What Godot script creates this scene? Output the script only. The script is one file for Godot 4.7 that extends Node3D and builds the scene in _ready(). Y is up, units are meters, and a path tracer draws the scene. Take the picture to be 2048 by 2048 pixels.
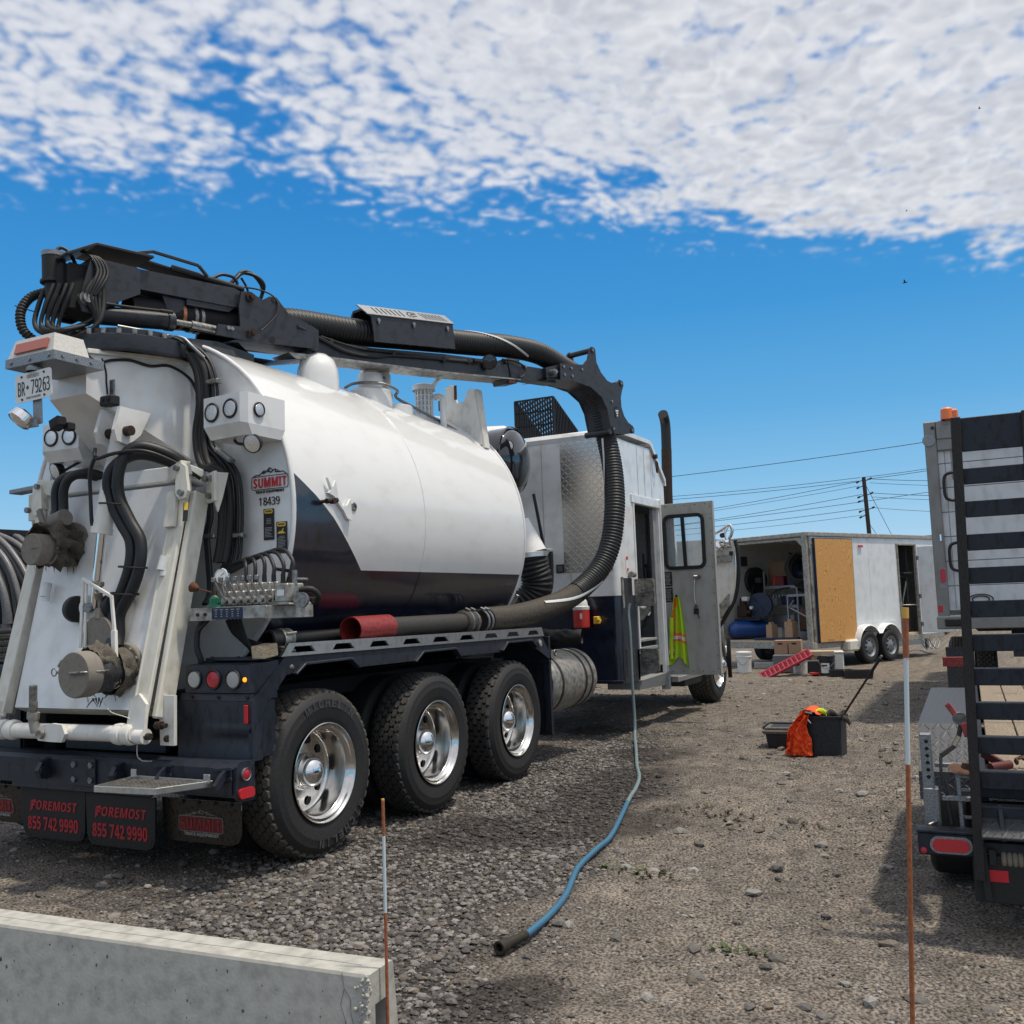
extends Node3D

# ------------------------------------------------------------------ mesh builder
class MB:
	var v := PackedVector3Array()
	var n := PackedVector3Array()
	var u := PackedVector2Array()
	var c := PackedColorArray()
	var tint := Color.WHITE

	func tri(a: Vector3, b: Vector3, d: Vector3, na: Vector3, nb: Vector3, nd: Vector3) -> void:
		# counter-clockwise corners as seen from outside; stored clockwise
		v.append_array([a, d, b]); n.append_array([na, nd, nb]); c.append_array([tint, tint, tint])
		u.append_array([Vector2.ZERO, Vector2.ZERO, Vector2.ZERO])

	func face(p: Array, from: Vector3) -> void:
		var nn: Vector3 = (p[1] - p[0]).cross(p[2] - p[0])
		if nn.length_squared() < 1e-14 and p.size() > 3:
			nn = (p[2] - p[0]).cross(p[3] - p[0])
		nn = nn.normalized()
		var q := p
		if nn.dot(p[0] - from) < 0.0:
			q = p.duplicate(); q.reverse(); nn = -nn
		for i in range(1, q.size() - 1):
			tri(q[0], q[i], q[i + 1], nn, nn, nn)

	func quad_uv(a: Vector3, b: Vector3, d: Vector3, e: Vector3) -> void:
		# a lower left, b lower right, d upper right, e upper left, seen from the front
		var nn := (b - a).cross(e - a).normalized()
		tri(a, b, d, nn, nn, nn); tri(a, d, e, nn, nn, nn)
		var k := u.size()
		u[k - 6] = Vector2(0, 1); u[k - 5] = Vector2(1, 0); u[k - 4] = Vector2(1, 1)
		u[k - 3] = Vector2(0, 1); u[k - 2] = Vector2(0, 0); u[k - 1] = Vector2(1, 0)

	func hexa(p: Array) -> void:
		# 8 corners: 0-3 one ring, 4-7 the opposite ring
		var m := Vector3.ZERO
		for q in p: m += q
		m /= 8.0
		for f in [[0, 1, 2, 3], [4, 5, 6, 7], [0, 1, 5, 4], [1, 2, 6, 5], [2, 3, 7, 6], [3, 0, 4, 7]]:
			face([p[f[0]], p[f[1]], p[f[2]], p[f[3]]], m)

	func box(at: Vector3, size: Vector3, b := Basis.IDENTITY, bev := 0.004) -> void:
		var h := size * 0.5
		var e: float = minf(bev, minf(h.x, minf(h.y, h.z)) * 0.45)
		var P := {}
		for sx in [-1, 1]:
			for sy in [-1, 1]:
				for sz in [-1, 1]:
					var k := Vector3i(sx, sy, sz)
					P[[k, 0]] = at + b * Vector3(sx * h.x, sy * (h.y - e), sz * (h.z - e))
					P[[k, 1]] = at + b * Vector3(sx * (h.x - e), sy * h.y, sz * (h.z - e))
					P[[k, 2]] = at + b * Vector3(sx * (h.x - e), sy * (h.y - e), sz * h.z)
					if e > 0.0:
						face([P[[k, 0]], P[[k, 1]], P[[k, 2]]], at)
		for ax in 3:
			var b1 := (ax + 1) % 3
			var b2 := (ax + 2) % 3
			for s in [-1, 1]:
				var ks := []
				for t in [[-1, -1], [1, -1], [1, 1], [-1, 1]]:
					var k := Vector3i.ZERO
					k[ax] = s; k[b1] = t[0]; k[b2] = t[1]
					ks.append(k)
				face([P[[ks[0], ax]], P[[ks[1], ax]], P[[ks[2], ax]], P[[ks[3], ax]]], at)
			if e > 0.0:
				for s1 in [-1, 1]:
					for s2 in [-1, 1]:
						var k0 := Vector3i.ZERO
						k0[ax] = -1; k0[b1] = s1; k0[b2] = s2
						var k1 := k0
						k1[ax] = 1
						face([P[[k0, b1]], P[[k1, b1]], P[[k1, b2]], P[[k0, b2]]], at)

	func bar(a: Vector3, b: Vector3, w: float, h: float, up := Vector3.UP, bev := 0.003) -> void:
		var z := (b - a).normalized()
		if absf(z.dot(up)) > 0.98: up = Vector3.RIGHT
		var x := up.cross(z).normalized()
		box((a + b) * 0.5, Vector3(w, h, a.distance_to(b)), Basis(x, z.cross(x), z), bev)

	func grid(rows: Array, wrap := false, flip := false) -> void:
		# rows[i][j]; outside is d/dj x d/di
		var R := rows.size()
		var W: int = rows[0].size()
		var N := []
		for i in R:
			var a := PackedVector3Array()
			for j in W:
				var j0 := j - 1
				var j1 := j + 1
				if wrap:
					j0 = (j0 + W) % W; j1 = j1 % W
				else:
					j0 = maxi(j0, 0); j1 = mini(j1, W - 1)
				var du: Vector3 = rows[i][j1] - rows[i][j0]
				var dv: Vector3 = rows[mini(i + 1, R - 1)][j] - rows[maxi(i - 1, 0)][j]
				var q := du.cross(dv)
				if q.length_squared() < 1e-16:
					var ii := 1 if i == 0 else R - 2
					if R > 1:
						du = rows[ii][j1] - rows[ii][j0]
						q = du.cross(dv)
				q = q.normalized()
				a.append(-q if flip else q)
			N.append(a)
		for i in R - 1:
			for j in (W if wrap else W - 1):
				var k := (j + 1) % W
				if flip:
					tri(rows[i][j], rows[i + 1][k], rows[i][k], N[i][j], N[i + 1][k], N[i][k])
					tri(rows[i][j], rows[i + 1][j], rows[i + 1][k], N[i][j], N[i + 1][j], N[i + 1][k])
				else:
					tri(rows[i][j], rows[i][k], rows[i + 1][k], N[i][j], N[i][k], N[i + 1][k])
					tri(rows[i][j], rows[i + 1][k], rows[i + 1][j], N[i][j], N[i + 1][k], N[i + 1][j])

	func tube(pts, r, sides := 10, caps := true) -> void:
		var rows := []
		var t: Vector3 = (pts[1] - pts[0]).normalized()
		var x := t.cross(Vector3.UP)
		if x.length() < 0.1: x = t.cross(Vector3.RIGHT)
		x = x.normalized()
		for i in pts.size():
			var t2: Vector3 = (pts[mini(i + 1, pts.size() - 1)] - pts[maxi(i - 1, 0)]).normalized()
			x = (x - t2 * x.dot(t2)).normalized()
			var y := t2.cross(x)
			var rr: float = r if (r is float or r is int) else r[i]
			var row := PackedVector3Array()
			for j in sides:
				var a := TAU * j / sides
				row.append(pts[i] + (x * cos(a) + y * sin(a)) * rr)
			rows.append(row)
		grid(rows, true)
		if caps:
			face(Array(rows[0]), pts[1])
			face(Array(rows[-1]), pts[-2])

	func cyl(a: Vector3, b: Vector3, r: float, sides := 20, r2 := -1.0) -> void:
		tube([a, b], [r, r if r2 < 0 else r2], sides)

	func lathe(prof: Array, at: Vector3, axis: Vector3, sides := 32, sharp := 32.0) -> void:
		# prof: Vector2(radius, height along axis)
		var y := axis.normalized()
		var z := y.cross(Vector3.RIGHT if absf(y.x) < 0.9 else Vector3.UP).normalized()
		var x := y.cross(z)
		var runs := [[prof[0]]]
		for i in range(1, prof.size()):
			runs[-1].append(prof[i])
			if i < prof.size() - 1:
				var d0: Vector2 = prof[i] - prof[i - 1]
				var d1: Vector2 = prof[i + 1] - prof[i]
				if absf(rad_to_deg(d0.angle_to(d1))) > sharp:
					runs.append([prof[i]])
		for run in runs:
			var rows := []
			for p in run:
				var row := PackedVector3Array()
				for j in sides:
					var a := TAU * j / sides
					row.append(at + y * p.y + (z * cos(a) + x * sin(a)) * maxf(p.x, 1e-5))
				rows.append(row)
			if rows.size() > 1: grid(rows, true)

	func prism(poly, xf: Transform3D, d0: float, d1: float) -> void:
		# polygon in xf's xy plane, pushed along its z from d0 to d1 (d0 < d1)
		var p := PackedVector2Array(poly)
		if Geometry2D.is_polygon_clockwise(p): p.reverse()
		var idx := Geometry2D.triangulate_polygon(p)
		var zf := (xf.basis * Vector3(0, 0, 1)).normalized()
		var mir := xf.basis.determinant() < 0
		for k in range(0, idx.size(), 3):
			var a := p[idx[k]]; var b := p[idx[k + 1]]; var d := p[idx[k + 2]]
			if (b - a).cross(d - a) < 0:
				var s := b; b = d; d = s
			for side in 2:
				var z := d1 if side == 1 else d0
				var A := xf * Vector3(a.x, a.y, z); var B := xf * Vector3(b.x, b.y, z); var D := xf * Vector3(d.x, d.y, z)
				var nn := zf if side == 1 else -zf
				if (side == 1) != mir: tri(A, B, D, nn, nn, nn)
				else: tri(A, D, B, nn, nn, nn)
		for i in p.size():
			var a := p[i]; var b := p[(i + 1) % p.size()]
			var A := xf * Vector3(a.x, a.y, d0); var B := xf * Vector3(b.x, b.y, d0)
			var A1 := xf * Vector3(a.x, a.y, d1); var B1 := xf * Vector3(b.x, b.y, d1)
			var e := (b - a)
			var nn := (xf.basis * Vector3(e.y, -e.x, 0)).normalized()
			if mir:
				tri(A, B1, B, nn, nn, nn); tri(A, A1, B1, nn, nn, nn)
			else:
				tri(A, B, B1, nn, nn, nn); tri(A, B1, A1, nn, nn, nn)

	func bolt(at: Vector3, axis: Vector3, r := 0.012, h := 0.01) -> void:
		cyl(at, at + axis.normalized() * h, r, 6)

	func mesh() -> ArrayMesh:
		var arr := []
		arr.resize(Mesh.ARRAY_MAX)
		arr[Mesh.ARRAY_VERTEX] = v; arr[Mesh.ARRAY_NORMAL] = n; arr[Mesh.ARRAY_TEX_UV] = u; arr[Mesh.ARRAY_COLOR] = c
		var m := ArrayMesh.new()
		m.add_surface_from_arrays(Mesh.PRIMITIVE_TRIANGLES, arr)
		return m

# ------------------------------------------------------------------ scene helpers
var taken := {}
var MT := {}
var T := {}

func numbered(parent: Node, called: String) -> String:
	var k := [parent, called]
	taken[k] = taken.get(k, -1) + 1
	return called if taken[k] == 0 else "%s_%03d" % [called, taken[k]]

func tag(o: Node, label: String, category: String, group := "") -> Node:
	o.set_meta("label", label); o.set_meta("category", category)
	if group: o.set_meta("group", group)
	return o

func thing(called: String, label: String, category: String, at: Vector3, turn := 0.0, group := "") -> Node3D:
	var o := Node3D.new()
	o.name = numbered(self, called)
	add_child(o, true)
	o.position = at; o.rotation.y = turn
	tag(o, label, category, group)
	return o

# commits a builder as one named mesh; the builder's points are in world space when world is true
func put(called: String, mb: MB, m: Material, parent: Node = self, world := true) -> MeshInstance3D:
	var o := MeshInstance3D.new()
	o.name = numbered(parent, called)
	o.mesh = mb.mesh()
	o.material_override = m
	parent.add_child(o, true)
	if world and parent != self: o.global_transform = Transform3D.IDENTITY
	return o

# like put, but every loose piece of the builder becomes a part of its own
func puts(called: String, mb: MB, m: Material, parent: Node = self) -> Node3D:
	var ids := {}
	var up := PackedInt32Array()
	var at := PackedInt32Array()
	for p in mb.v:
		var k := Vector3i((p * 5000.0).round())
		if not ids.has(k):
			ids[k] = up.size(); up.append(up.size())
		at.append(ids[k])
	var root := func(i: int) -> int:
		while up[i] != i: i = up[i]
		return i
	for i in range(0, at.size(), 3):
		var a: int = root.call(at[i])
		for j in [1, 2]:
			var b: int = root.call(at[i + j])
			if a != b: up[maxi(a, b)] = mini(a, b); a = mini(a, b)
	var parts := {}
	for i in range(0, at.size(), 3):
		var r: int = root.call(at[i])
		if not parts.has(r): parts[r] = [AABB(mb.v[i], Vector3.ZERO), []]
		for j in 3: parts[r][0] = parts[r][0].expand(mb.v[i + j])
		parts[r][1].append(i)
	var list := parts.values()
	var again := true
	while again:
		again = false
		for i in list.size():
			for j in range(i + 1, list.size()):
				var A: AABB = list[i][0]; var B: AABB = list[j][0]
				if A.grow(0.15 * maxf(A.get_longest_axis_size(), B.get_longest_axis_size())).intersects(B):
					list[i] = [A.merge(B), list[i][1] + list[j][1]]
					list.remove_at(j); again = true
					break
			if again: break
	var o: Node3D
	for l in list:
		var q := MB.new()
		for i in l[1]:
			for j in 3:
				q.v.append(mb.v[i + j]); q.n.append(mb.n[i + j]); q.u.append(mb.u[i + j]); q.c.append(mb.c[i + j])
		o = put(called, q, m, parent)
	return o

func solo(called: String, label: String, category: String, mb: MB, m: Material, group := "") -> MeshInstance3D:
	var o := put(called, mb, m)
	tag(o, label, category, group)
	return o

func text(called: String, s: String, parent: Node, centre: Vector3, right: Vector3, up: Vector3, w: float, h: float, m: Material, depth := 0.003, bold := true, italic := 0.0) -> MeshInstance3D:
	var tm := TextMesh.new()
	var f := SystemFont.new()
	f.font_names = PackedStringArray(["Droid Sans"])
	if bold: f.font_weight = 700
	tm.font = f
	tm.text = s
	tm.font_size = 32
	tm.pixel_size = 0.01
	tm.depth = 1.0
	tm.curve_step = 3.0
	var bb := tm.get_aabb()
	var o := MeshInstance3D.new()
	o.name = numbered(parent, called)
	o.mesh = tm
	o.material_override = m
	parent.add_child(o, true)
	var rx := right.normalized(); var uy := up.normalized(); var nz := rx.cross(uy)
	var sx := w / bb.size.x; var sy := h / bb.size.y
	var B := Basis(rx * sx, uy * sy + rx * italic * sy, nz * depth)
	var c := bb.position + bb.size * 0.5
	o.global_transform = Transform3D(B, centre + nz * depth * 0.5 - B * Vector3(c.x, c.y, c.z))
	return o

func spl(p: Array, step := 0.04) -> Array:
	var out := []
	for i in p.size() - 1:
		var a: Vector3 = p[maxi(i - 1, 0)]; var b: Vector3 = p[i]; var c: Vector3 = p[i + 1]; var d: Vector3 = p[mini(i + 2, p.size() - 1)]
		var k := maxi(1, int(ceil(b.distance_to(c) / step)))
		for j in k: out.append(b.cubic_interpolate(c, a, d, float(j) / k))
	out.append(p[-1])
	return out

func even(p: Array, step: float) -> Array:
	var out := [p[0]]
	var need := step
	for i in p.size() - 1:
		var a: Vector3 = p[i]; var b: Vector3 = p[i + 1]
		var L := a.distance_to(b)
		var at := 0.0
		while L - at >= need:
			at += need; need = step
			out.append(a.lerp(b, at / L))
		need -= L - at
	return out

func V(x: float, y: float, z: float) -> Vector3: return Vector3(x, y, z)
func V2(x: float, y: float) -> Vector2: return Vector2(x, y)

func rrect(w: float, h: float, r: float, k := 5) -> PackedVector2Array:
	var p := PackedVector2Array()
	for q in 4:
		var cx := (w / 2 - r) * (1 if q == 0 or q == 3 else -1)
		var cy := (h / 2 - r) * (1 if q < 2 else -1)
		for i in k + 1:
			var a := PI / 2 * (q + float(i) / k)
			p.append(Vector2(cx + r * cos(a), cy + r * sin(a)))
	return p

# a frame whose xy plane is (right, up) and z the outward normal
func fr(at: Vector3, right: Vector3, up: Vector3) -> Transform3D:
	return Transform3D(Basis(right.normalized(), up.normalized(), right.normalized().cross(up.normalized())), at)

func ribbed(path: Array, r: float, depth: float, pitch: float, sides := 18) -> MB:
	var mb := MB.new()
	var pts := even(path, pitch / 4.0)
	var rr := PackedFloat32Array()
	var prof := [0.0, 0.75, 1.0, 0.75]
	for i in pts.size(): rr.append(r - depth + depth * prof[i % 4])
	mb.tube(pts, rr, sides)
	return mb

# a flat stripe lying on a tube, winding from angle a0 to a1
func stripe(path: Array, r: float, a0: float, a1: float, w: float) -> MB:
	var mb := MB.new()
	var rows := []
	var x := Vector3.UP
	for i in path.size():
		var t: Vector3 = (path[mini(i + 1, path.size() - 1)] - path[maxi(i - 1, 0)]).normalized()
		var xx := (V(1, 0, 0.3) - t * V(1, 0, 0.3).dot(t)).normalized()
		var yy := t.cross(xx)
		var a := lerpf(a0, a1, float(i) / (path.size() - 1))
		var row := PackedVector3Array()
		for j in [-1.0, 0.0, 1.0]:
			var b: float = a + j * w / r
			row.append(path[i] + (xx * cos(b) + yy * sin(b)) * (r + (0.004 if j == 0.0 else 0.001)))
		rows.append(row)
	mb.grid(rows)
	return mb

# ------------------------------------------------------------------ materials
func noise_tex(key: String, sd: int, freq: float, stops: Array, size := 512, oct := 4, kind := FastNoiseLite.TYPE_SIMPLEX_SMOOTH) -> Texture2D:
	if T.has(key): return T[key]
	var f := FastNoiseLite.new()
	f.seed = sd; f.frequency = freq; f.noise_type = kind
	f.fractal_octaves = oct
	var t := NoiseTexture2D.new()
	t.width = size; t.height = size; t.seamless = true; t.noise = f
	if stops.size():
		var g := Gradient.new()
		var off := PackedFloat32Array(); var col := PackedColorArray()
		for s in stops:
			off.append(s[0]); col.append(s[1] if s[1] is Color else Color(s[1], s[1], s[1]))
		g.offsets = off; g.colors = col
		t.color_ramp = g
	T[key] = t
	return t

func normal_tex(key: String, sd: int, freq: float, bump: float, size := 512, kind := FastNoiseLite.TYPE_SIMPLEX_SMOOTH) -> Texture2D:
	if T.has(key): return T[key]
	var f := FastNoiseLite.new()
	f.seed = sd; f.frequency = freq; f.noise_type = kind
	var t := NoiseTexture2D.new()
	t.width = size; t.height = size; t.seamless = true; t.noise = f
	t.as_normal_map = true; t.bump_strength = bump
	T[key] = t
	return t

func mat(key: String, col: Color, rough := 0.5, metal := 0.0, tex: Texture2D = null, scale := Vector3.ONE, nrm: Texture2D = null, ns := 0.5) -> StandardMaterial3D:
	var m := StandardMaterial3D.new()
	m.albedo_color = col
	m.roughness = rough; m.metallic = metal
	if tex:
		m.albedo_texture = tex
	if nrm:
		m.normal_enabled = true; m.normal_texture = nrm; m.normal_scale = ns
	if tex or nrm:
		m.uv1_triplanar = true; m.uv1_world_triplanar = true; m.uv1_scale = scale
	MT[key] = m
	return m

func lin(r: float, g: float, b: float) -> Color: return Color(r, g, b).linear_to_srgb()

func make_materials() -> void:
	var dirt := noise_tex("dirt", 3, 0.012, [[0.0, Color(0.89, 0.88, 0.86)], [0.4, Color(0.975, 0.972, 0.965)], [0.6, 1.0], [1.0, 1.0]], 512, 5)
	var grime := noise_tex("grime", 5, 0.02, [[0.0, Color(0.55, 0.52, 0.48)], [0.5, Color(0.85, 0.84, 0.82)], [1.0, 1.0]], 512, 5)
	var streak := noise_tex("streak", 7, 0.02, [[0.0, Color(0.95, 0.945, 0.935)], [0.4, Color(0.99, 0.99, 0.985)], [1.0, 1.0]], 512, 4)
	var mott := noise_tex("mott", 11, 0.03, [[0.0, Color(0.6, 0.6, 0.6)], [1.0, 1.0]], 512, 5)
	var dust := noise_tex("dust", 13, 0.015, [[0.0, Color(1, 1, 1)], [0.55, Color(1.0, 1.0, 1.0)], [0.75, Color(0.72, 0.70, 0.66)], [1.0, Color(0.55, 0.53, 0.5)]], 512, 5)
	var fine := normal_tex("finen", 17, 0.08, 2.0, 512)
	var lump := normal_tex("lumpn", 19, 0.02, 4.0, 512)
	var wave := normal_tex("waven", 23, 0.004, 3.0, 512)

	var m: StandardMaterial3D
	m = mat("white", lin(0.75, 0.755, 0.755), 0.32, 0.0, dirt, V(0.6, 0.6, 0.6)); m.clearcoat_enabled = true; m.clearcoat = 0.6; m.clearcoat_roughness = 0.12
	m = mat("tankwhite", lin(0.76, 0.765, 0.765), 0.3, 0.0, streak, V(0.5, 0.5, 0.25), wave, 0.05); m.clearcoat_enabled = true; m.clearcoat = 0.9; m.clearcoat_roughness = 0.07
	m = mat("dirtywhite", lin(0.72, 0.71, 0.67), 0.45, 0.0, dirt, V(1.5, 0.9, 1.5))
	mat("cream", lin(0.66, 0.64, 0.57), 0.5, 0.0, dirt, V(2, 1, 2))
	m = mat("navy", lin(0.009, 0.013, 0.030), 0.28, 0.0, dust, V(0.9, 0.9, 0.9)); m.clearcoat_enabled = true; m.clearcoat = 0.7; m.clearcoat_roughness = 0.1
	m = mat("navyframe", lin(0.016, 0.020, 0.032), 0.45, 0.0, dust, V(1.6, 0.9, 1.6), fine, 0.15)
	m = mat("boom", lin(0.022, 0.025, 0.034), 0.42, 0.0, dust, V(1.2, 1.2, 1.2), fine, 0.12)
	mat("black", lin(0.012, 0.012, 0.014), 0.5, 0.0, mott, V(3, 3, 3))
	mat("dark", lin(0.006, 0.006, 0.008), 0.8)
	mat("rubber", lin(0.017, 0.017, 0.018), 0.62, 0.0, mott, V(4, 4, 4))
	mat("hose", lin(0.016, 0.017, 0.020), 0.5, 0.0, mott, V(5, 5, 5))
	mat("hosedusty", lin(0.075, 0.066, 0.055), 0.75, 0.0, grime, V(3, 3, 3))
	mat("tyre", lin(0.024, 0.024, 0.025), 0.68, 0.0, mott, V(2.5, 2.5, 2.5), fine, 0.2)
	mat("sidewall", lin(0.055, 0.055, 0.056), 0.5)
	mat("tread", lin(0.052, 0.050, 0.049), 0.8, 0.0, grime, V(2.0, 2.0, 2.0), fine, 0.3)
	mat("treaddusty", lin(0.105, 0.096, 0.086), 0.85, 0.0, grime, V(2.0, 2.0, 2.0), fine, 0.3)
	mat("rim", lin(0.72, 0.70, 0.67), 0.17, 1.0, dirt, V(3, 3, 3))
	mat("chrome", lin(0.82, 0.82, 0.82), 0.06, 1.0)
	mat("alu", lin(0.62, 0.61, 0.59), 0.36, 1.0, dirt, V(2, 2, 2), fine, 0.08)
	mat("aludull", lin(0.50, 0.49, 0.47), 0.48, 0.7, grime, V(1.2, 1.2, 1.2), fine, 0.15)
	mat("steel", lin(0.36, 0.37, 0.38), 0.42, 0.8, grime, V(3, 3, 3), fine, 0.1)
	mat("galv", lin(0.42, 0.44, 0.46), 0.45, 0.7, mott, V(6, 6, 6))
	mat("mudmetal", lin(0.055, 0.05, 0.045), 0.38, 0.55, noise_tex("mud", 37, 0.02, [[0.0, Color(0.35,0.33,0.3)],[0.45, Color(1,1,1)],[0.6, Color(1,1,1)],[1.0, Color(1,0.9,0.75)]]), V(3,3,3))
	mat("rubbergrey", lin(0.05, 0.048, 0.045), 0.6, 0.0, grime, V(4,4,4))
	mat("cement", lin(0.215, 0.195, 0.17), 0.9, 0.0, dirt, V(3, 3, 3), fine, 0.3)
	mat("rag", lin(0.15, 0.135, 0.115), 0.95, 0.0, grime, V(7, 7, 7), lump, 0.9)
	mat("rust", lin(0.17, 0.075, 0.04), 0.85, 0.3, grime, V(5, 5, 5), fine, 0.3)
	mat("darkrust", lin(0.055, 0.034, 0.026), 0.7, 0.3, grime, V(3, 2, 3))
	mat("copper", lin(0.42, 0.17, 0.09), 0.45, 0.6)
	m = mat("redlens", lin(0.42, 0.012, 0.022), 0.18); m.clearcoat_enabled = true; m.clearcoat = 0.6
	mat("redrefl", lin(0.50, 0.02, 0.03), 0.25)
	mat("redpaint", lin(0.33, 0.035, 0.035), 0.45, 0.0, grime, V(3, 3, 3))
	mat("redtext", lin(0.36, 0.022, 0.03), 0.6)
	mat("dullred", lin(0.22, 0.03, 0.04), 0.7, 0.0, grime, V(6, 6, 6))
	mat("logored", lin(0.55, 0.02, 0.035), 0.4)
	mat("print", lin(0.012, 0.012, 0.015), 0.5)
	mat("printwhite", lin(0.75, 0.75, 0.74), 0.5)
	mat("printgrey", lin(0.30, 0.30, 0.30), 0.5)
	mat("yellow", lin(0.72, 0.48, 0.05), 0.5)
	mat("whitelens", lin(0.62, 0.62, 0.60), 0.2, 0.0, mott, V(30, 30, 30), fine, 0.8)
	mat("reflector", lin(0.78, 0.78, 0.78), 0.18, 0.9, null, V(20, 20, 20), normal_tex("facet", 29, 0.06, 8.0, 256, FastNoiseLite.TYPE_CELLULAR), 0.8)
	m = mat("amber", lin(0.9, 0.35, 0.02), 0.3); m.emission_enabled = true; m.emission = Color(1.0, 0.5, 0.05); m.emission_energy_multiplier = 2.0
	m = mat("orangelens", lin(0.80, 0.16, 0.01), 0.2); m.clearcoat_enabled = true
	mat("lightbarclear", lin(0.60, 0.59, 0.56), 0.22, 0.0, dirt, V(6, 6, 6))
	mat("lightbarred", lin(0.44, 0.13, 0.09), 0.35)
	mat("greydoor", lin(0.36, 0.36, 0.34), 0.5, 0.1, dirt, V(0.9, 0.5, 0.9))
	mat("greypanel", lin(0.28, 0.29, 0.30), 0.6, 0.0, dirt, V(2, 2, 2))
	mat("darkpanel", lin(0.05, 0.052, 0.058), 0.6, 0.0, mott, V(2, 2, 2))
	m = mat("glass", Color(0.78, 0.84, 0.86, 0.22), 0.05); m.transparency = BaseMaterial3D.TRANSPARENCY_ALPHA
	m = mat("darkgloss", lin(0.010, 0.012, 0.018), 0.1); m.clearcoat_enabled = true; m.clearcoat = 1.0; m.clearcoat_roughness = 0.03
	mat("greengoo", lin(0.02, 0.16, 0.09), 0.4)
	m = mat("bluehose", lin(0.05, 0.15, 0.225), 0.45, 0.0, noise_tex("hosefade", 31, 0.01, [[0.0, Color(0.8, 0.9, 1.0)], [1.0, 1.0]], 256), V(1, 1, 1))
	mat("palehose", lin(0.25, 0.34, 0.36), 0.5, 0.0, mott, V(4, 4, 4))
	mat("brasscap", lin(0.055, 0.047, 0.038), 0.7, 0.4, grime, V(10, 10, 10))
	m = mat("limevest", lin(0.42, 0.62, 0.015), 0.8); m.rim_enabled = true; m.rim = 0.3
	mat("orangevest", lin(0.85, 0.085, 0.012), 0.8)
	mat("orangetape", lin(0.85, 0.16, 0.03), 0.7)
	mat("silvertape", lin(0.60, 0.62, 0.62), 0.4)
	mat("stakeorange", lin(0.48, 0.15, 0.055), 0.5, 0.0, mott, V(8, 4, 8))
	mat("stakewhite", lin(0.55, 0.62, 0.66), 0.4)
	mat("stakeyellow", lin(0.62, 0.36, 0.07), 0.5)
	mat("bintub", lin(0.017, 0.021, 0.028), 0.45, 0.0, dust, V(3, 3, 3))
	mat("tote", lin(0.013, 0.014, 0.019), 0.55, 0.0, dust, V(3, 3, 3))
	mat("totelid", lin(0.16, 0.15, 0.135), 0.7, 0.0, grime, V(4, 4, 4))
	mat("glove", lin(0.05, 0.042, 0.036), 0.9)
	m = mat("trailerwhite", lin(0.70, 0.73, 0.76), 0.35, 0.0, dirt, V(0.6, 0.4, 0.6), wave, 0.05); m.clearcoat_enabled = true; m.clearcoat = 0.4
	mat("trailerinside", lin(0.42, 0.42, 0.40), 0.7, 0.0, dirt, V(1, 1, 1))
	mat("trailerframe", lin(0.46, 0.45, 0.42), 0.5, 0.3, grime, V(1.5, 1.0, 1.5))
	mat("bluetank", lin(0.012, 0.085, 0.36), 0.35, 0.0, mott, V(4, 4, 4))
	mat("darkblue", lin(0.012, 0.03, 0.09), 0.5, 0.0, mott, V(3, 3, 3))
	mat("card", lin(0.36, 0.23, 0.15), 0.85, 0.0, dirt, V(3, 3, 3))
	mat("bucketwhite", lin(0.66, 0.67, 0.66), 0.5, 0.0, dirt, V(4, 4, 4))
	mat("bucketdark", lin(0.02, 0.02, 0.024), 0.5)
	mat("boardred", lin(0.36, 0.035, 0.055), 0.55, 0.0, dirt, V(5, 5, 5))
	mat("brightred", lin(0.50, 0.03, 0.02), 0.5)
	mat("timberpole", lin(0.07, 0.055, 0.045), 0.9, 0.0, mott, V(2, 0.3, 2))
	mat("wire", lin(0.03, 0.034, 0.04), 0.7)
	mat("ceramic", lin(0.025, 0.022, 0.025), 0.4)
	mat("vangrey", lin(0.24, 0.235, 0.225), 0.42, 0.35, dirt, V(1, 0.4, 1))
	mat("vanwhite", lin(0.58, 0.61, 0.64), 0.4, 0.0, dirt, V(1, 0.5, 1))
	mat("ramp", lin(0.013, 0.017, 0.028), 0.5, 0.2, dust, V(3, 1.2, 3), fine, 0.2)
	mat("ramprust", lin(0.028, 0.024, 0.024), 0.6, 0.2, grime, V(8, 4, 8), fine, 0.3)
	mat("chainrust", lin(0.16, 0.085, 0.06), 0.8, 0.4, grime, V(12, 12, 12))
	mat("binder", lin(0.12, 0.022, 0.022), 0.6, 0.2, grime, V(12, 12, 12))
	mat("rope", lin(0.36, 0.31, 0.24), 0.95, 0.0, mott, V(20, 20, 20))
	mat("cablegrey", lin(0.22, 0.22, 0.23), 0.4, 0.0, mott, V(4, 4, 4))
	mat("weed", lin(0.075, 0.11, 0.03), 0.8)
	mat("dryweed", lin(0.10, 0.085, 0.045), 0.9)
	mat("bird", lin(0.02, 0.02, 0.022), 0.8)
	mat("redstrap", lin(0.62, 0.06, 0.04), 0.7)
	# timber: long grain
	var wood := wood_image(256, 512, 5)
	m = mat("plank", lin(0.29, 0.25, 0.20), 0.8, 0.0, wood, V(3.2, 1.0, 1.0))
	m = mat("lumber", lin(0.72, 0.60, 0.44), 0.8, 0.0, wood, V(2.0, 5.0, 1.0))
	m = StandardMaterial3D.new(); m.albedo_texture = ply_image(256, 640); m.roughness = 0.75; m.albedo_color = lin(1, 1, 1)
	MT["ply"] = m
	# chequer plate
	var cn := plate_image(128)
	m = mat("chequer", lin(0.56, 0.53, 0.49), 0.27, 1.0, dirt, V(10.5, 10.5, 10.5), cn, 1.0)
	m = mat("chequerdark", lin(0.10, 0.105, 0.115), 0.42, 0.5, mott, V(12, 12, 12), cn, 0.9)
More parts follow.
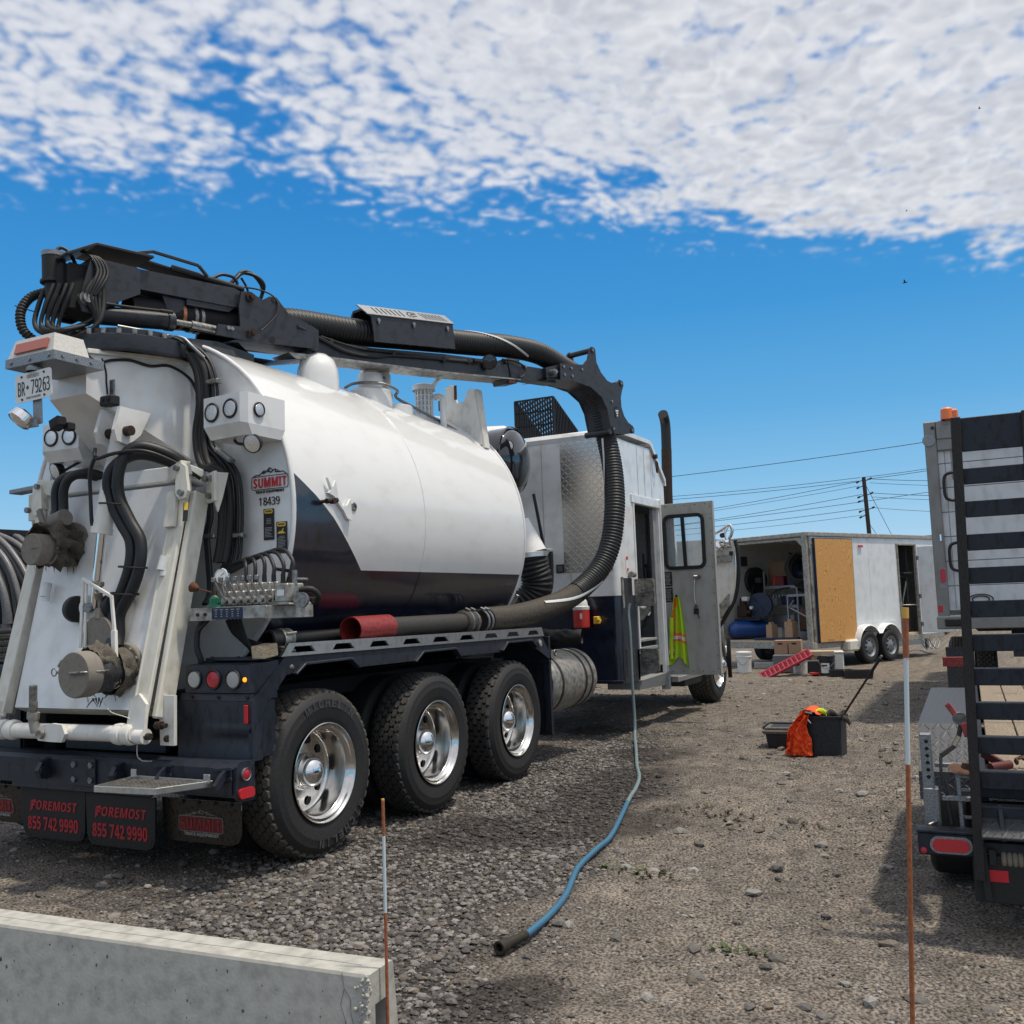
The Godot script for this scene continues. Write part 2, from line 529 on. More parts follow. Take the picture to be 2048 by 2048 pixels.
	m = mat("chequergrey", lin(0.085, 0.09, 0.102), 0.5, 0.3, mott, V(14, 14, 14), cn, 0.7)
	# cast concrete with pinholes
	var pores := noise_tex("conc", 41, 0.02, [[0.0, Color(0.80, 0.80, 0.80)], [0.5, Color(0.93, 0.93, 0.92)], [1.0, 1.0]], 512, 6)
	m = mat("concrete", lin(0.44, 0.43, 0.395), 0.85, 0.0, pores, V(1.4, 1.4, 1.4), fine, 0.15)
	mat("pit", lin(0.13, 0.125, 0.115), 0.95)
	m = mat("ground", Color.WHITE, 0.95, 0.0, noise_tex("gnd", 43, 0.05, [[0.25, Color(0.42, 0.40, 0.39)], [0.5, Color(0.80, 0.79, 0.78)], [0.75, 1.0]], 1024, 5), V(0.9, 0.9, 0.9), normal_tex("gndn", 47, 0.05, 12.0, 1024), 0.8)
	m.vertex_color_use_as_albedo = true
	m = mat("stone", Color.WHITE, 0.85, 0.0, mott, V(9, 9, 9), fine, 0.4)
	m.vertex_color_use_as_albedo = true

func tex_of(im: Image) -> Texture2D:
	return ImageTexture.create_from_image(im)

func wood_image(w: int, h: int, sd: int) -> Texture2D:
	var f := FastNoiseLite.new(); f.seed = sd; f.frequency = 0.012; f.fractal_octaves = 3
	var g := FastNoiseLite.new(); g.seed = sd + 1; g.frequency = 0.25
	var im := Image.create_empty(w, h, false, Image.FORMAT_RGB8)
	for y in h:
		for x in w:
			var a := TAU * y / h
			var q := f.get_noise_3d(x * 1.0, 40.0 * cos(a), 40.0 * sin(a))
			var ring := 0.5 + 0.5 * sin(x * 0.35 + q * 26.0)
			var fib := g.get_noise_3d(x * 2.0, 30.0 * cos(a), 30.0 * sin(a)) * 0.09
			var s := clampf(0.80 + 0.16 * ring + fib, 0, 1)
			im.set_pixel(x, y, Color(s, s * (0.94 + 0.05 * ring), s * (0.88 + 0.09 * ring)))
	return tex_of(im)

func ply_image(w: int, h: int) -> Texture2D:
	var f := FastNoiseLite.new(); f.seed = 77; f.frequency = 0.008; f.fractal_octaves = 3
	var g := FastNoiseLite.new(); g.seed = 78; g.frequency = 0.2
	var im := Image.create_empty(w, h, false, Image.FORMAT_RGB8)
	for y in h:
		for x in w:
			var q := f.get_noise_2d(x * 1.0, y * 0.28)
			var r := fposmod(q * 16.0, 1.0)
			var line := smoothstep(0.72, 0.98, r) * (1.0 - smoothstep(0.98, 1.0, r))
			var fib := g.get_noise_2d(x * 1.0, y * 0.06) * 0.06
			var s := 1.0 - 0.30 * line + fib
			im.set_pixel(x, y, Color(0.80 * s, 0.60 * s * (1.0 - 0.08 * line), 0.345 * s * (1.0 - 0.15 * line)))
	return tex_of(im)

func plate_image(s: int) -> Texture2D:
	var im := Image.create_empty(s, s, false, Image.FORMAT_RGB8)
	im.fill(Color(0, 0, 0))
	# four lozenges per repeat, turned alternately
	for y in s:
		for x in s:
			var hgt := 0.0
			for k in 5:
				var cx: float = [0.25, 0.75, 0.25, 0.75, 0.25][k] * s
				var cy: float = [0.25, 0.75, 0.75, 0.25, 0.25][k] * s
				var dir: float = 1.0 if k % 4 < 2 else -1.0
				var dx := x - cx
				var dy := y - cy
				var a := (dx + dir * dy) * 0.7071
				var b := (dx - dir * dy) * 0.7071
				var e := pow(absf(a) / (0.30 * s), 2.0) + absf(b) / (0.085 * s)
				hgt = maxf(hgt, clampf((1.0 - e) * 2.2, 0, 1))
			im.set_pixel(x, y, Color(hgt, hgt, hgt))
	im.bump_map_to_normal_map(7.0)
	return tex_of(im)

# ------------------------------------------------------------------ camera, sky, sun
func set_view() -> void:
	var cam := Camera3D.new()
	cam.name = "camera"
	cam.fov = 56.2
	cam.near = 0.05; cam.far = 2000.0
	add_child(cam)
	cam.basis = Basis(Vector3.UP, deg_to_rad(27.05)) * Basis(Vector3.RIGHT, deg_to_rad(5.56)) * Basis(Vector3.BACK, deg_to_rad(-2.06))
	cam.position = V(0, 1.524, 0)
	cam.current = true
	var we := WorldEnvironment.new()
	we.name = "environment"
	var e := Environment.new()
	e.background_mode = Environment.BG_SKY
	var sky := Sky.new()
	var pm := PanoramaSkyMaterial.new()
	pm.panorama = sky_texture(SKYW)
	pm.energy_multiplier = 1.0
	sky.sky_material = pm
	e.sky = sky
	e.background_energy_multiplier = 1.0
	e.tonemap_mode = Environment.TONE_MAPPER_LINEAR
	e.tonemap_exposure = 1.3
	e.ambient_light_source = Environment.AMBIENT_SOURCE_SKY
	e.sdfgi_enabled = true; e.ssao_enabled = true; e.ssil_enabled = true
	we.environment = e
	add_child(we)
	var sun := DirectionalLight3D.new()
	sun.name = "sun"
	sun.light_energy = 0.82
	sun.light_color = Color(1.0, 0.955, 0.88)
	sun.light_angular_distance = 2.8
	sun.shadow_enabled = true
	add_child(sun)
	sun.look_at_from_position(V(0.30, 0.95, -0.06) * 20.0, Vector3.ZERO, Vector3.UP)

const SKYW := 3072

func sky_texture(w: int) -> Texture2D:
	var h := w / 2
	var low := FastNoiseLite.new(); low.seed = 4; low.frequency = 1.6; low.fractal_octaves = 3
	var warp := FastNoiseLite.new(); warp.seed = 8; warp.frequency = 7.0; warp.fractal_octaves = 2
	var c1 := FastNoiseLite.new(); c1.seed = 12; c1.noise_type = FastNoiseLite.TYPE_CELLULAR; c1.frequency = 11.5
	c1.cellular_return_type = FastNoiseLite.RETURN_DISTANCE; c1.fractal_type = FastNoiseLite.FRACTAL_NONE; c1.cellular_jitter = 0.95
	var c2 := FastNoiseLite.new(); c2.seed = 12; c2.noise_type = FastNoiseLite.TYPE_CELLULAR; c2.frequency = 11.5
	c2.cellular_return_type = FastNoiseLite.RETURN_DISTANCE2_SUB; c2.fractal_type = FastNoiseLite.FRACTAL_NONE; c2.cellular_jitter = 0.95
	var fin := FastNoiseLite.new(); fin.seed = 16; fin.frequency = 17.0; fin.fractal_octaves = 4; fin.fractal_gain = 0.55
	var veil := FastNoiseLite.new(); veil.seed = 20; veil.frequency = 4.0; veil.fractal_octaves = 4
	var stops := [[0.0, Color8(176, 208, 232)], [3.0, Color8(166, 206, 233)], [7.0, Color8(130, 187, 227)], [11.0, Color8(97, 168, 220)], [17.0, Color8(66, 148, 211)], [24.0, Color8(50, 131, 200)], [33.0, Color8(46, 118, 188)], [60.0, Color8(40, 100, 170)], [90.0, Color8(36, 90, 160)]]
	var im := Image.create_empty(w, h, false, Image.FORMAT_RGBF)
	var dim := 1.0 / 1.24
	var sd := V(0.30, 0.95, -0.06).normalized()
	var ground := lin(0.16, 0.145, 0.125).srgb_to_linear()
	for y in h:
		var el := 90.0 - 180.0 * (y + 0.5) / h
		if el < -1.0:
			im.fill_rect(Rect2i(0, y, w, 1), ground)
			continue
		var blue := (stops[0][1] as Color).srgb_to_linear()
		for k in stops.size() - 1:
			if el >= stops[k][0]:
				var t: float = clampf((el - stops[k][0]) / (stops[k + 1][0] - stops[k][0]), 0, 1)
				blue = (stops[k][1] as Color).srgb_to_linear().lerp((stops[k + 1][1] as Color).srgb_to_linear(), t)
		blue = Color(blue.r * dim, blue.g * dim, blue.b * dim)
		if el < 11.0:
			im.fill_rect(Rect2i(0, y, w, 1), blue)
			continue
		var er := deg_to_rad(el)
		var cot := cos(er) / sin(er)
		for x in w:
			var az := TAU * (x + 0.5) / w
			var px := sin(az) * cot
			var pz := -cos(az) * cot
			var d := (px + 1.96) * 0.68 + (pz + 1.34) * 0.73
			d += 0.13 * low.get_noise_2d(px, pz)
			if d < -0.16:
				im.set_pixel(x, y, blue)
				continue
			# the thin notch between the two cloud fields
			var g := V2(px + 1.28, pz + 1.40)
			var along := g.dot(V2(0.55, 0.83)); var across := g.dot(V2(0.83, -0.55))
			var notch := exp(-pow(across / 0.085, 2.0) - pow((along + 0.05) / 0.26, 2.0))
			var g2 := V2(px + 0.70, pz + 2.12)
			var notch2 := exp(-pow(g2.dot(V2(0.5, 0.86)) / 0.085, 2.0) - pow(g2.dot(V2(0.86, -0.5)) / 0.28, 2.0))
			var right := smoothstep(-1.05, -0.45, px + 0.12 * low.get_noise_2d(px + 9.0, pz))
			var cov := smoothstep(-0.12, 0.30, d) * (0.80 + 0.28 * right) - 0.60 * notch - 0.50 * notch2 + 0.20 * veil.get_noise_2d(px, pz)
			var wx := px + 0.06 * warp.get_noise_2d(px, pz)
			var wz := (pz + 0.06 * warp.get_noise_2d(px + 31.0, pz)) * 0.9
			var sc := 1.0 + 0.35 * (1.0 - right)
			var f1 := clampf(c1.get_noise_2d(wx * sc, wz * sc) + 1.0, 0.0, 1.0)
			var f21 := clampf(c2.get_noise_2d(wx * sc, wz * sc) + 1.0, 0.0, 1.0)
			var fn := fin.get_noise_2d(px, pz)
			var puff := 1.0 - f1 + 0.42 * fn
			var thr := lerpf(1.05, -0.10, clampf(cov, 0.0, 1.0))
			var dens := smoothstep(thr - 0.30, thr + 0.62, puff)
			dens = clampf(dens, 0.0, 1.0) * smoothstep(-0.16, -0.02, d)
			var ridge := 1.0 - smoothstep(0.0, 0.55, f21 + 0.25 * fn)
			var lit_l := 0.62 + 0.34 * clampf(puff - 0.25, 0, 1) + 0.18 * fn
			var big := low.get_noise_2d(px * 2.6 + 5.0, pz * 2.6)
			var lit_r := 0.52 + 0.26 * ridge * ridge + 0.30 * fn + 0.20 * veil.get_noise_2d(px * 2.2, pz * 2.2) + 0.16 * big
			var lit := clampf(lerpf(lit_l, lit_r, right), 0.3, 1.0)
			# thin cloud glows round the sun behind it
			var toward := V(sin(az) * cos(er), sin(er), -cos(az) * cos(er)).dot(sd)
			var glow := 1.0 + 1.3 * exp(-(1.0 - toward) / 0.10)
			var cloud := Color(0.37, 0.395, 0.45).lerp(Color(0.66, 0.665, 0.685), clampf(lit * 1.2 - 0.24, 0, 1))
			cloud = Color(cloud.r * glow, cloud.g * glow, cloud.b * glow)
			im.set_pixel(x, y, blue.lerp(cloud, dens * lerpf(0.88, 0.97, right)))
	return ImageTexture.create_from_image(im)

# ------------------------------------------------------------------ ground
var gn1 := FastNoiseLite.new()
var gn2 := FastNoiseLite.new()
var gn3 := FastNoiseLite.new()

func hose_line(z: float) -> float:
	# right-hand edge of the coarse gravel
	var p := [[-3.0, -1.4], [-4.0, -1.95], [-5.2, -2.35], [-6.5, -2.45], [-8.0, -2.7], [-9.2, -3.1], [-11.0, -3.4]]
	if z > p[0][0]: return p[0][1]
	for i in p.size() - 1:
		if z > p[i + 1][0]:
			return lerpf(p[i][1], p[i + 1][1], (z - p[i][0]) / (p[i + 1][0] - p[i][0]))
	return -3.9

func gravelly(x: float, z: float) -> float:
	var e := hose_line(z) - x + 0.55 * gn1.get_noise_2d(x * 1.5, z * 1.5)
	var a := smoothstep(-0.15, 0.35, e)
	var left := -4.3 + 0.9 * smoothstep(-4.2, -2.6, z) + 0.35 * gn2.get_noise_2d(x, z)
	return a * smoothstep(-12.5, -9.5, z) * smoothstep(left - 0.5, left + 0.4, x)

func wet(x: float, z: float) -> float:
	var s := 0.0
	for b in [[-3.0, -7.6, 0.55, 1.5], [-2.6, -6.4, 0.5, 0.7], [-3.3, -9.3, 0.5, 0.6], [-4.5, -10.9, 0.5, 0.5], [-1.85, -3.45, 0.22, 0.35], [-3.3, -5.9, 0.7, 0.6]]:
		s = maxf(s, exp(-pow((x - b[0]) / b[2], 2.0) - pow((z - b[1]) / b[3], 2.0)))
	return smoothstep(0.25, 0.75, s + 0.4 * gn2.get_noise_2d(x * 1.6, z * 1.6))

func ground_h(x: float, z: float) -> float:
	var near := smoothstep(-40.0, -20.0, z) * smoothstep(-30.0, -14.0, x) * (1.0 - smoothstep(10.0, 24.0, x))
	var h := 0.022 * gn1.get_noise_2d(x, z) + 0.014 * gn2.get_noise_2d(x * 2.0, z * 2.0) + 0.014 * gn3.get_noise_2d(x * 7.0, z * 7.0) + 0.007 * absf(gn2.get_noise_2d(x * 9.0, z * 9.0))
	var t := 1.0 - gravelly(x, z)
	# wheel ruts and cleat marks in the fine dirt on the right
	var q := exp(-pow((x + 0.95) / 0.22, 2.0)) * smoothstep(-9.5, -8.0, z) * (1.0 - smoothstep(-6.4, -5.6, z))
	h += q * 0.010 * signf(sin(z * 52.0)) * smoothstep(0.2, 0.5, absf(sin(z * 52.0))) - q * 0.008
	for cx in [-1.9, -1.3]:
		var r := exp(-pow((x - cx - 0.15 * sin(z * 0.6)) / 0.16, 2.0)) * smoothstep(-19.0, -12.0, z) * (1.0 - smoothstep(-4.6, -3.4, z)) * t
		h -= r * 0.016; h += r * 0.010 * sin(z * 34.0 + x * 9.0)
	return h * near - 0.012

func ground_c(x: float, z: float) -> Color:
	var g := gravelly(x, z)
	var b := gn2.get_noise_2d(x * 0.9, z * 0.9)
	var f := gn3.get_noise_2d(x * 3.0, z * 3.0)
	var tan_ := Color(0.275, 0.243, 0.207).lerp(Color(0.195, 0.176, 0.157), clampf(0.45 + 0.9 * b, 0, 1))
	var sand := smoothstep(0.12, 0.45, gn1.get_noise_2d(x * 2.4 + 40.0, z * 3.2))
	tan_ = tan_.lerp(Color(0.36, 0.31, 0.255), 0.45 * sand)
	var far := smoothstep(-10.0, -18.0, z)
	tan_ = tan_.lerp(Color(0.30, 0.255, 0.20), far * 0.7)
	var grey := Color(0.085, 0.077, 0.072).lerp(Color(0.055, 0.048, 0.044), clampf(0.5 + b, 0, 1))
	var c := tan_.lerp(grey, g)
	c = c.lerp(Color(0.045, 0.034, 0.029), 0.78 * wet(x, z))
	var fine := gn1.get_noise_2d(x * 16.0, z * 16.0)
	var clod := smoothstep(0.15, 0.5, gn2.get_noise_2d(x * 3.5, z * 3.5))
	var s := (1.0 + 0.25 * f + 0.45 * fine) * (1.0 - 0.34 * clod)
	return Color(c.r * s, c.g * s, c.b * s)

func axis_steps(a: float, b: float, step: float, reach: float) -> PackedFloat32Array:
	var p := PackedFloat32Array()
	var back := []
	var d := step; var q := a
	while q > -reach:
		d *= 1.35; q -= d; back.append(q)
	back.reverse()
	for k in back: p.append(k)
	var n := int((b - a) / step)
	for i in n + 1: p.append(a + i * step)
	q = p[-1]; d = step
	while q < reach:
		d *= 1.35; q += d; p.append(q)
	return p

func make_ground() -> void:
	gn1.seed = 61; gn1.frequency = 0.55; gn1.fractal_octaves = 3
	gn2.seed = 62; gn2.frequency = 0.9; gn2.fractal_octaves = 4
	gn3.seed = 63; gn3.frequency = 1.3; gn3.fractal_octaves = 3
	var xs := axis_steps(-7.2, 1.6, 0.036, 900.0)
	var zs := axis_steps(-21.0, -1.9, 0.042, 900.0)
	var W := xs.size(); var H := zs.size()
	var v := PackedVector3Array(); var c := PackedColorArray(); var n := PackedVector3Array(); var idx := PackedInt32Array()
	v.resize(W * H); c.resize(W * H); n.resize(W * H)
	for j in H:
		for i in W:
			v[j * W + i] = V(xs[i], ground_h(xs[i], zs[j]), zs[j])
			c[j * W + i] = ground_c(xs[i], zs[j])
	for j in H:
		for i in W:
			var a := v[j * W + mini(i + 1, W - 1)] - v[j * W + maxi(i - 1, 0)]
			var b := v[mini(j + 1, H - 1) * W + i] - v[maxi(j - 1, 0) * W + i]
			n[j * W + i] = b.cross(a).normalized()
			if i < W - 1 and j < H - 1:
				var k := j * W + i
				idx.append_array([k, k + 1, k + W, k + 1, k + W + 1, k + W])
	var arr := []
	arr.resize(Mesh.ARRAY_MAX)
	arr[Mesh.ARRAY_VERTEX] = v; arr[Mesh.ARRAY_NORMAL] = n; arr[Mesh.ARRAY_COLOR] = c; arr[Mesh.ARRAY_INDEX] = idx
	var m := ArrayMesh.new()
	m.add_surface_from_arrays(Mesh.PRIMITIVE_TRIANGLES, arr)
	var o := MeshInstance3D.new()
	o.name = "ground"; o.mesh = m; o.material_override = MT.ground
	o.set_meta("kind", "structure")
	add_child(o)

func pebble(sd: int) -> ArrayMesh:
	var r := RandomNumberGenerator.new(); r.seed = sd
	var t := (1.0 + sqrt(5.0)) / 2.0
	var p := []
	for q in [[-1, t, 0], [1, t, 0], [-1, -t, 0], [1, -t, 0], [0, -1, t], [0, 1, t], [0, -1, -t], [0, 1, -t], [t, 0, -1], [t, 0, 1], [-t, 0, -1], [-t, 0, 1]]:
		var k := Vector3(q[0], q[1], q[2]).normalized() * r.randf_range(0.72, 1.15)
		p.append(Vector3(k.x, k.y * 0.72, k.z))
	var mb := MB.new()
	for f in [[0, 11, 5], [0, 5, 1], [0, 1, 7], [0, 7, 10], [0, 10, 11], [1, 5, 9], [5, 11, 4], [11, 10, 2], [10, 7, 6], [7, 1, 8], [3, 9, 4], [3, 4, 2], [3, 2, 6], [3, 6, 8], [3, 8, 9], [4, 9, 5], [2, 4, 11], [6, 2, 10], [8, 6, 7], [9, 8, 1]]:
		mb.face([p[f[0]], p[f[1]], p[f[2]]], Vector3.ZERO)
	return mb.mesh()

func make_gravel() -> void:
	var r := RandomNumberGenerator.new(); r.seed = 99
	var xf := []; var cols := []
	var tries := 520000
	for i in tries:
		var z := -1.9 - 16.0 * pow(r.randf(), 1.35)
		var x := r.randf_range(-7.6, 2.2)
		# only where the yard in view is
		if x < -1.1 + z * 1.3 or x > 0.9 - (z + 2.0) * 0.15: continue
		var g := gravelly(x, z)
		var cl := clampf(0.5 + 0.9 * gn2.get_noise_2d(x * 2.2, z * 2.2), 0, 1)
		var dens := lerpf(0.16 + 0.42 * cl * cl, 0.60, g)
		if r.randf() > dens: continue
		var big := pow(r.randf(), lerpf(4.0, 2.4, g))
		var s := lerpf(lerpf(0.0025, 0.0115, big), lerpf(0.006, 0.022, big), g)
		if g < 0.4 and r.randf() < 0.006: s = r.randf_range(0.022, 0.04)
		var b := Basis.from_euler(V(r.randf_range(-0.5, 0.5), r.randf() * TAU, r.randf_range(-0.5, 0.5))).scaled(V(s * r.randf_range(0.8, 1.5), s * r.randf_range(0.6, 0.95), s * r.randf_range(0.8, 1.3)))
		xf.append(Transform3D(b, V(x, ground_h(x, z) + s * 0.22, z)))
		var k := r.randf()
		var c := Color(0.20, 0.185, 0.17)
		if k < 0.34: c = Color(0.40, 0.38, 0.355)
		elif k < 0.50: c = Color(0.13, 0.12, 0.115)
		elif k < 0.60: c = Color(0.24, 0.20, 0.155)
		if g > 0.5: c = Color(c.r * 0.80, c.g * 0.79, c.b * 0.80)
		var w := 1.0 - 0.6 * wet(x, z)
		var j := r.randf_range(0.75, 1.2) * w
		cols.append(Color(c.r * j, c.g * j, c.b * j))
	var mm := MultiMesh.new()
	mm.transform_format = MultiMesh.TRANSFORM_3D
	mm.use_colors = true
	mm.mesh = pebble(5)
	mm.instance_count = xf.size()
	for i in xf.size():
		mm.set_instance_transform(i, xf[i]); mm.set_instance_color(i, cols[i])
	var o := MultiMeshInstance3D.new()
	o.name = "gravel"; o.multimesh = mm; o.material_override = MT.stone
	o.set_meta("kind", "stuff")
	tag(o, "loose crushed gravel stones scattered over the yard", "gravel")
	add_child(o)

func make_weeds() -> void:
	var r := RandomNumberGenerator.new(); r.seed = 7
	for w in [[-2.02, -5.35, 0.16, 26, "weed", "small green weed growing beside the blue hose"], [-1.15, -4.25, 0.085, 16, "weed", "tiny green weed sprouting alone in the bare dirt"], [-2.05, -6.9, 0.30, 44, "dryweed", "flattened patch of trampled olive weeds right of the hose"], [-1.45, -6.75, 0.30, 26, "dryweed", "thin trailing weed stems lying on the dirt"]]:
		var mb := MB.new()
		var at := V(w[0], ground_h(w[0], w[1]) , w[1])
		for i in w[3]:
			var a := r.randf() * TAU
			var far: float = w[2] * sqrt(r.randf())
			var b := at + V(cos(a) * far * 1.3, 0, sin(a) * far * 0.6)
			b.y = ground_h(b.x, b.z)
			for k in 5:
				var dir := V(cos(a + r.randf_range(-1, 1)), r.randf_range(0.2, 0.9), sin(a + r.randf_range(-1, 1))).normalized()
				var L := r.randf_range(0.018, 0.045)
				var side := dir.cross(Vector3.UP).normalized() * L * 0.16
				var tip := b + dir * L
				var mid := b + dir * L * 0.5 + V(0, 0.003, 0)
				mb.face([b, mid + side, tip, mid - side], mid - V(0, 1, 0))
		solo("weed", w[5], "weed", mb, MT[w[4]])

# ------------------------------------------------------------------ foreground
func make_barrier() -> void:
	var at := V(-1.60, 0, -2.19)
	var b := thing("concrete_barrier", "long grey concrete barrier across the near left corner, chipped end, pitted face", "barrier", at)
	var along := V(-0.9979, 0, 0.0648)
	var out := V(0.0648, 0, 0.9979)
	var f := Transform3D(Basis(-out, Vector3.UP, along), at)
	if f.basis.determinant() < 0: f.basis.x = -f.basis.x
	# profile in (toward the truck, up)
	var pr := [V2(0.004, 0.55), V2(0.0, 0.542), V2(-0.035, 0.24), V2(-0.14, 0.10), V2(-0.14, 0.0), V2(0.27, 0.0), V2(0.27, 0.10), V2(0.163, 0.24), V2(0.128, 0.542), V2(0.122, 0.55)]
	var fx := Transform3D(Basis(-out, Vector3.UP, (-out).cross(Vector3.UP)), at)
	var s := signf(fx.basis.z.dot(along))
	var mb := MB.new()
	mb.prism(pr, fx, minf(0.05 * s, 5.5 * s), maxf(0.05 * s, 5.5 * s))
	# the end stands round a recess
	var ep := [V2(0.004, 0.55), V2(0.0, 0.542), V2(-0.035, 0.24), V2(-0.14, 0.10), V2(-0.14, 0.0), V2(0.03, 0.0), V2(0.03, 0.465), V2(0.098, 0.465), V2(0.098, 0.0), V2(0.27, 0.0), V2(0.27, 0.10), V2(0.163, 0.24), V2(0.128, 0.542), V2(0.122, 0.55)]
	mb.prism(ep, fx, minf(0.0, 0.05 * s), maxf(0.0, 0.05 * s))
	put("block", mb, MT.concrete, b)
	var r := RandomNumberGenerator.new(); r.seed = 21
	var ag := MB.new()
	var pm := pebble(9)
	var arr: PackedVector3Array = pm.surface_get_arrays(0)[Mesh.ARRAY_VERTEX]
	for i in 130:
		var t := r.randf()
		var y := 0.548 - 0.20 * t
		var q := at + along * (r.randf() * r.randf() * (0.055 - 0.02 * t)) + Vector3.UP * y + out * (0.006 - 0.02 * r.randf() + (0.542 - y) * 0.11)
		var sc := r.randf_range(0.004, 0.0085)
		var bs := Basis.from_euler(V(r.randf() * 6, r.randf() * 6, r.randf() * 6)) * sc
		for k in range(0, arr.size(), 3):
			ag.face([q + bs * arr[k], q + bs * arr[k + 1], q + bs * arr[k + 2]], q)
	var o := put("exposed_aggregate", ag, MT.concrete, b); o.set_meta("kind", "stuff")
	var holes := MB.new()
	for i in 62:
		var x := 0.12 + 1.6 * r.randf(); var y := r.randf_range(0.33, 0.535)
		var q := at + along * x + Vector3.UP * y + out * ((0.542 - y) * 0.116 + 0.0006)
		var sz := r.randf_range(0.0012, 0.0030)
		if i < 8: sz = r.randf_range(0.004, 0.0065)
		var pl := []
		for k in 9: pl.append(q + along * cos(k * TAU / 9.0) * sz * r.randf_range(0.5, 1.0) + Vector3.UP * sin(k * TAU / 9.0) * sz * r.randf_range(0.8, 1.8))
		holes.face(pl, q - out)
	o = put("air_holes", holes, MT.pit, b); o.set_meta("kind", "stuff")
	var crack := MB.new()
	for c in [[V2(0.085, 0.548), V2(0.075, 0.51), V2(0.084, 0.47), V2(0.066, 0.43), V2(0.072, 0.39), V2(0.06, 0.33)], [V2(0.075, 0.51), V2(0.055, 0.49), V2(0.05, 0.45), V2(0.04, 0.42)], [V2(0.066, 0.43), V2(0.05, 0.40), V2(0.054, 0.36)]]:
		for k in c.size() - 1:
			var p0: Vector3 = at + along * c[k].x + Vector3.UP * c[k].y + out * ((0.542 - c[k].y) * 0.116 + 0.0003)
			var p1: Vector3 = at + along * c[k + 1].x + Vector3.UP * c[k + 1].y + out * ((0.542 - c[k + 1].y) * 0.116 + 0.0003)
			crack.bar(p0, p1, 0.0012, 0.0012, out, 0.0)
	# the hairline along the top
	var pts := []
	for k in 40:
		var x := 0.06 + k * 0.09
		pts.append(at + along * x + Vector3.UP * 0.5502 - out * (0.060 + 0.0025 * sin(k * 1.7) * (1.0 if k < 12 else 0.3)))
	for k in pts.size() - 1: crack.bar(pts[k], pts[k + 1], 0.0011 if k > 9 else 0.0017, 0.0008, Vector3.UP, 0.0)
	put("crack", crack, MT.pit, b)

func stake(label: String, top: Vector3, foot: Vector3, marks: Array, r: float) -> void:
	var t := thing("marker_stake", label, "marker stake", foot, 0.0, "fibreglass marker stakes")
	var L := top.distance_to(foot)
	for m in marks:
		var a := top.lerp(foot, m[0] / L); var b := top.lerp(foot, minf(m[1] / L, 1.0))
		var mb := MB.new()
		mb.cyl(b, a, r * m[3], 12)
		put(m[4], mb, MT[m[2]], t)

func make_foreground() -> void:
	make_barrier()
	stake("thin orange and white marker stake standing at the chipped barrier end", V(-1.583, 1.003, -2.25), V(-1.583, 0.0, -2.25), [[0.0, 0.004, "stakeyellow", 1.0, "cap"], [0.004, 0.10, "stakeorange", 1.0, "orange_band"], [0.10, 0.305, "stakewhite", 1.0, "white_band"], [0.305, 2.0, "stakeorange", 1.0, "shaft"]], 0.0045)
	stake("tall orange and white marker stake with a yellow cap, nearest the ramp trailer", V(-0.182, 1.492, -2.05), V(-0.262, 0.0, -2.05), [[0.0, 0.021, "stakeyellow", 1.45, "cap"], [0.021, 0.098, "stakeorange", 1.3, "sleeve"], [0.098, 0.305, "stakewhite", 1.0, "white_band"], [0.305, 2.0, "stakeorange", 1.0, "shaft"]], 0.0046)
	# blue water hose from the truck's hatch across the gravel
	var hp := [V(-3.80, 1.50, -10.30), V(-3.82, 1.40, -10.28), V(-3.80, 1.15, -10.25), V(-3.79, 0.6, -10.22), V(-3.775, 0.2, -10.2), V(-3.73, 0.045, -10.06), V(-3.48, 0.018, -9.40), V(-3.164, 0.018, -8.55), V(-2.93, 0.018, -7.96), V(-2.78, 0.018, -7.45), V(-2.70, 0.018, -7.1), V(-2.41, 0.018, -5.99), V(-2.36, 0.018, -5.60), V(-2.30, 0.018, -5.17), V(-2.156, 0.018, -4.675), V(-2.098, 0.018, -4.331), V(-2.079, 0.02, -4.053)]
	var h := thing("water_hose", "blue water hose hanging from the truck cabin side and trailing over the gravel", "hose", V(-2.1, 0, -4.0))
	var path := spl(hp, 0.05)
	var cut := 0
	for i in path.size():
		if path[i].z < -6.9: cut = i
	var mb := MB.new(); mb.tube(path.slice(0, cut + 1), 0.0165, 10); put("faded_length", mb, MT.palehose, h)
	mb = MB.new(); mb.tube(path.slice(cut), 0.0172, 10); put("blue_length", mb, MT.bluehose, h)
	var e := MB.new()
	var a := V(-2.079, 0.022, -4.06); var b := V(-2.108, 0.026, -3.845)
	var dir := (b - a).normalized()
	e.tube([a, a + dir * 0.02, a + dir * 0.06, a + dir * 0.10, a + dir * 0.14], [0.019, 0.022, 0.0205, 0.0225, 0.021], 14)
	e.lathe([V2(0.021, -0.02), V2(0.026, 0.0), V2(0.030, 0.008), V2(0.030, 0.05), V2(0.029, 0.055), V2(0.021, 0.055), V2(0.017, 0.05), V2(0.017, 0.02), V2(0.0, 0.02)], a + dir * 0.16, dir, 20)
	put("coupling", e, MT.brasscap, h)

# ------------------------------------------------------------------ the vacuum truck
const TX := -5.2     # centre line of the truck
var K: Node3D        # the truck

func lamp(parent: Node, at: Vector3, axis: Vector3, r: float, lens: String, called := "light", ring := "rubber") -> void:
	var mb := MB.new()
	mb.lathe([V2(r * 1.18, 0.0), V2(r * 1.2, 0.008), V2(r * 1.14, 0.013), V2(r * 1.0, 0.010)], at, axis, 24)
	var o := put(called, mb, MT[ring], parent)
	mb = MB.new()
	mb.lathe([V2(r * 1.01, 0.004), V2(r * 0.9, 0.010), V2(r * 0.5, 0.0135), V2(0.0, 0.0145)], at, axis, 24)
	put("lens", mb, MT[lens], o)

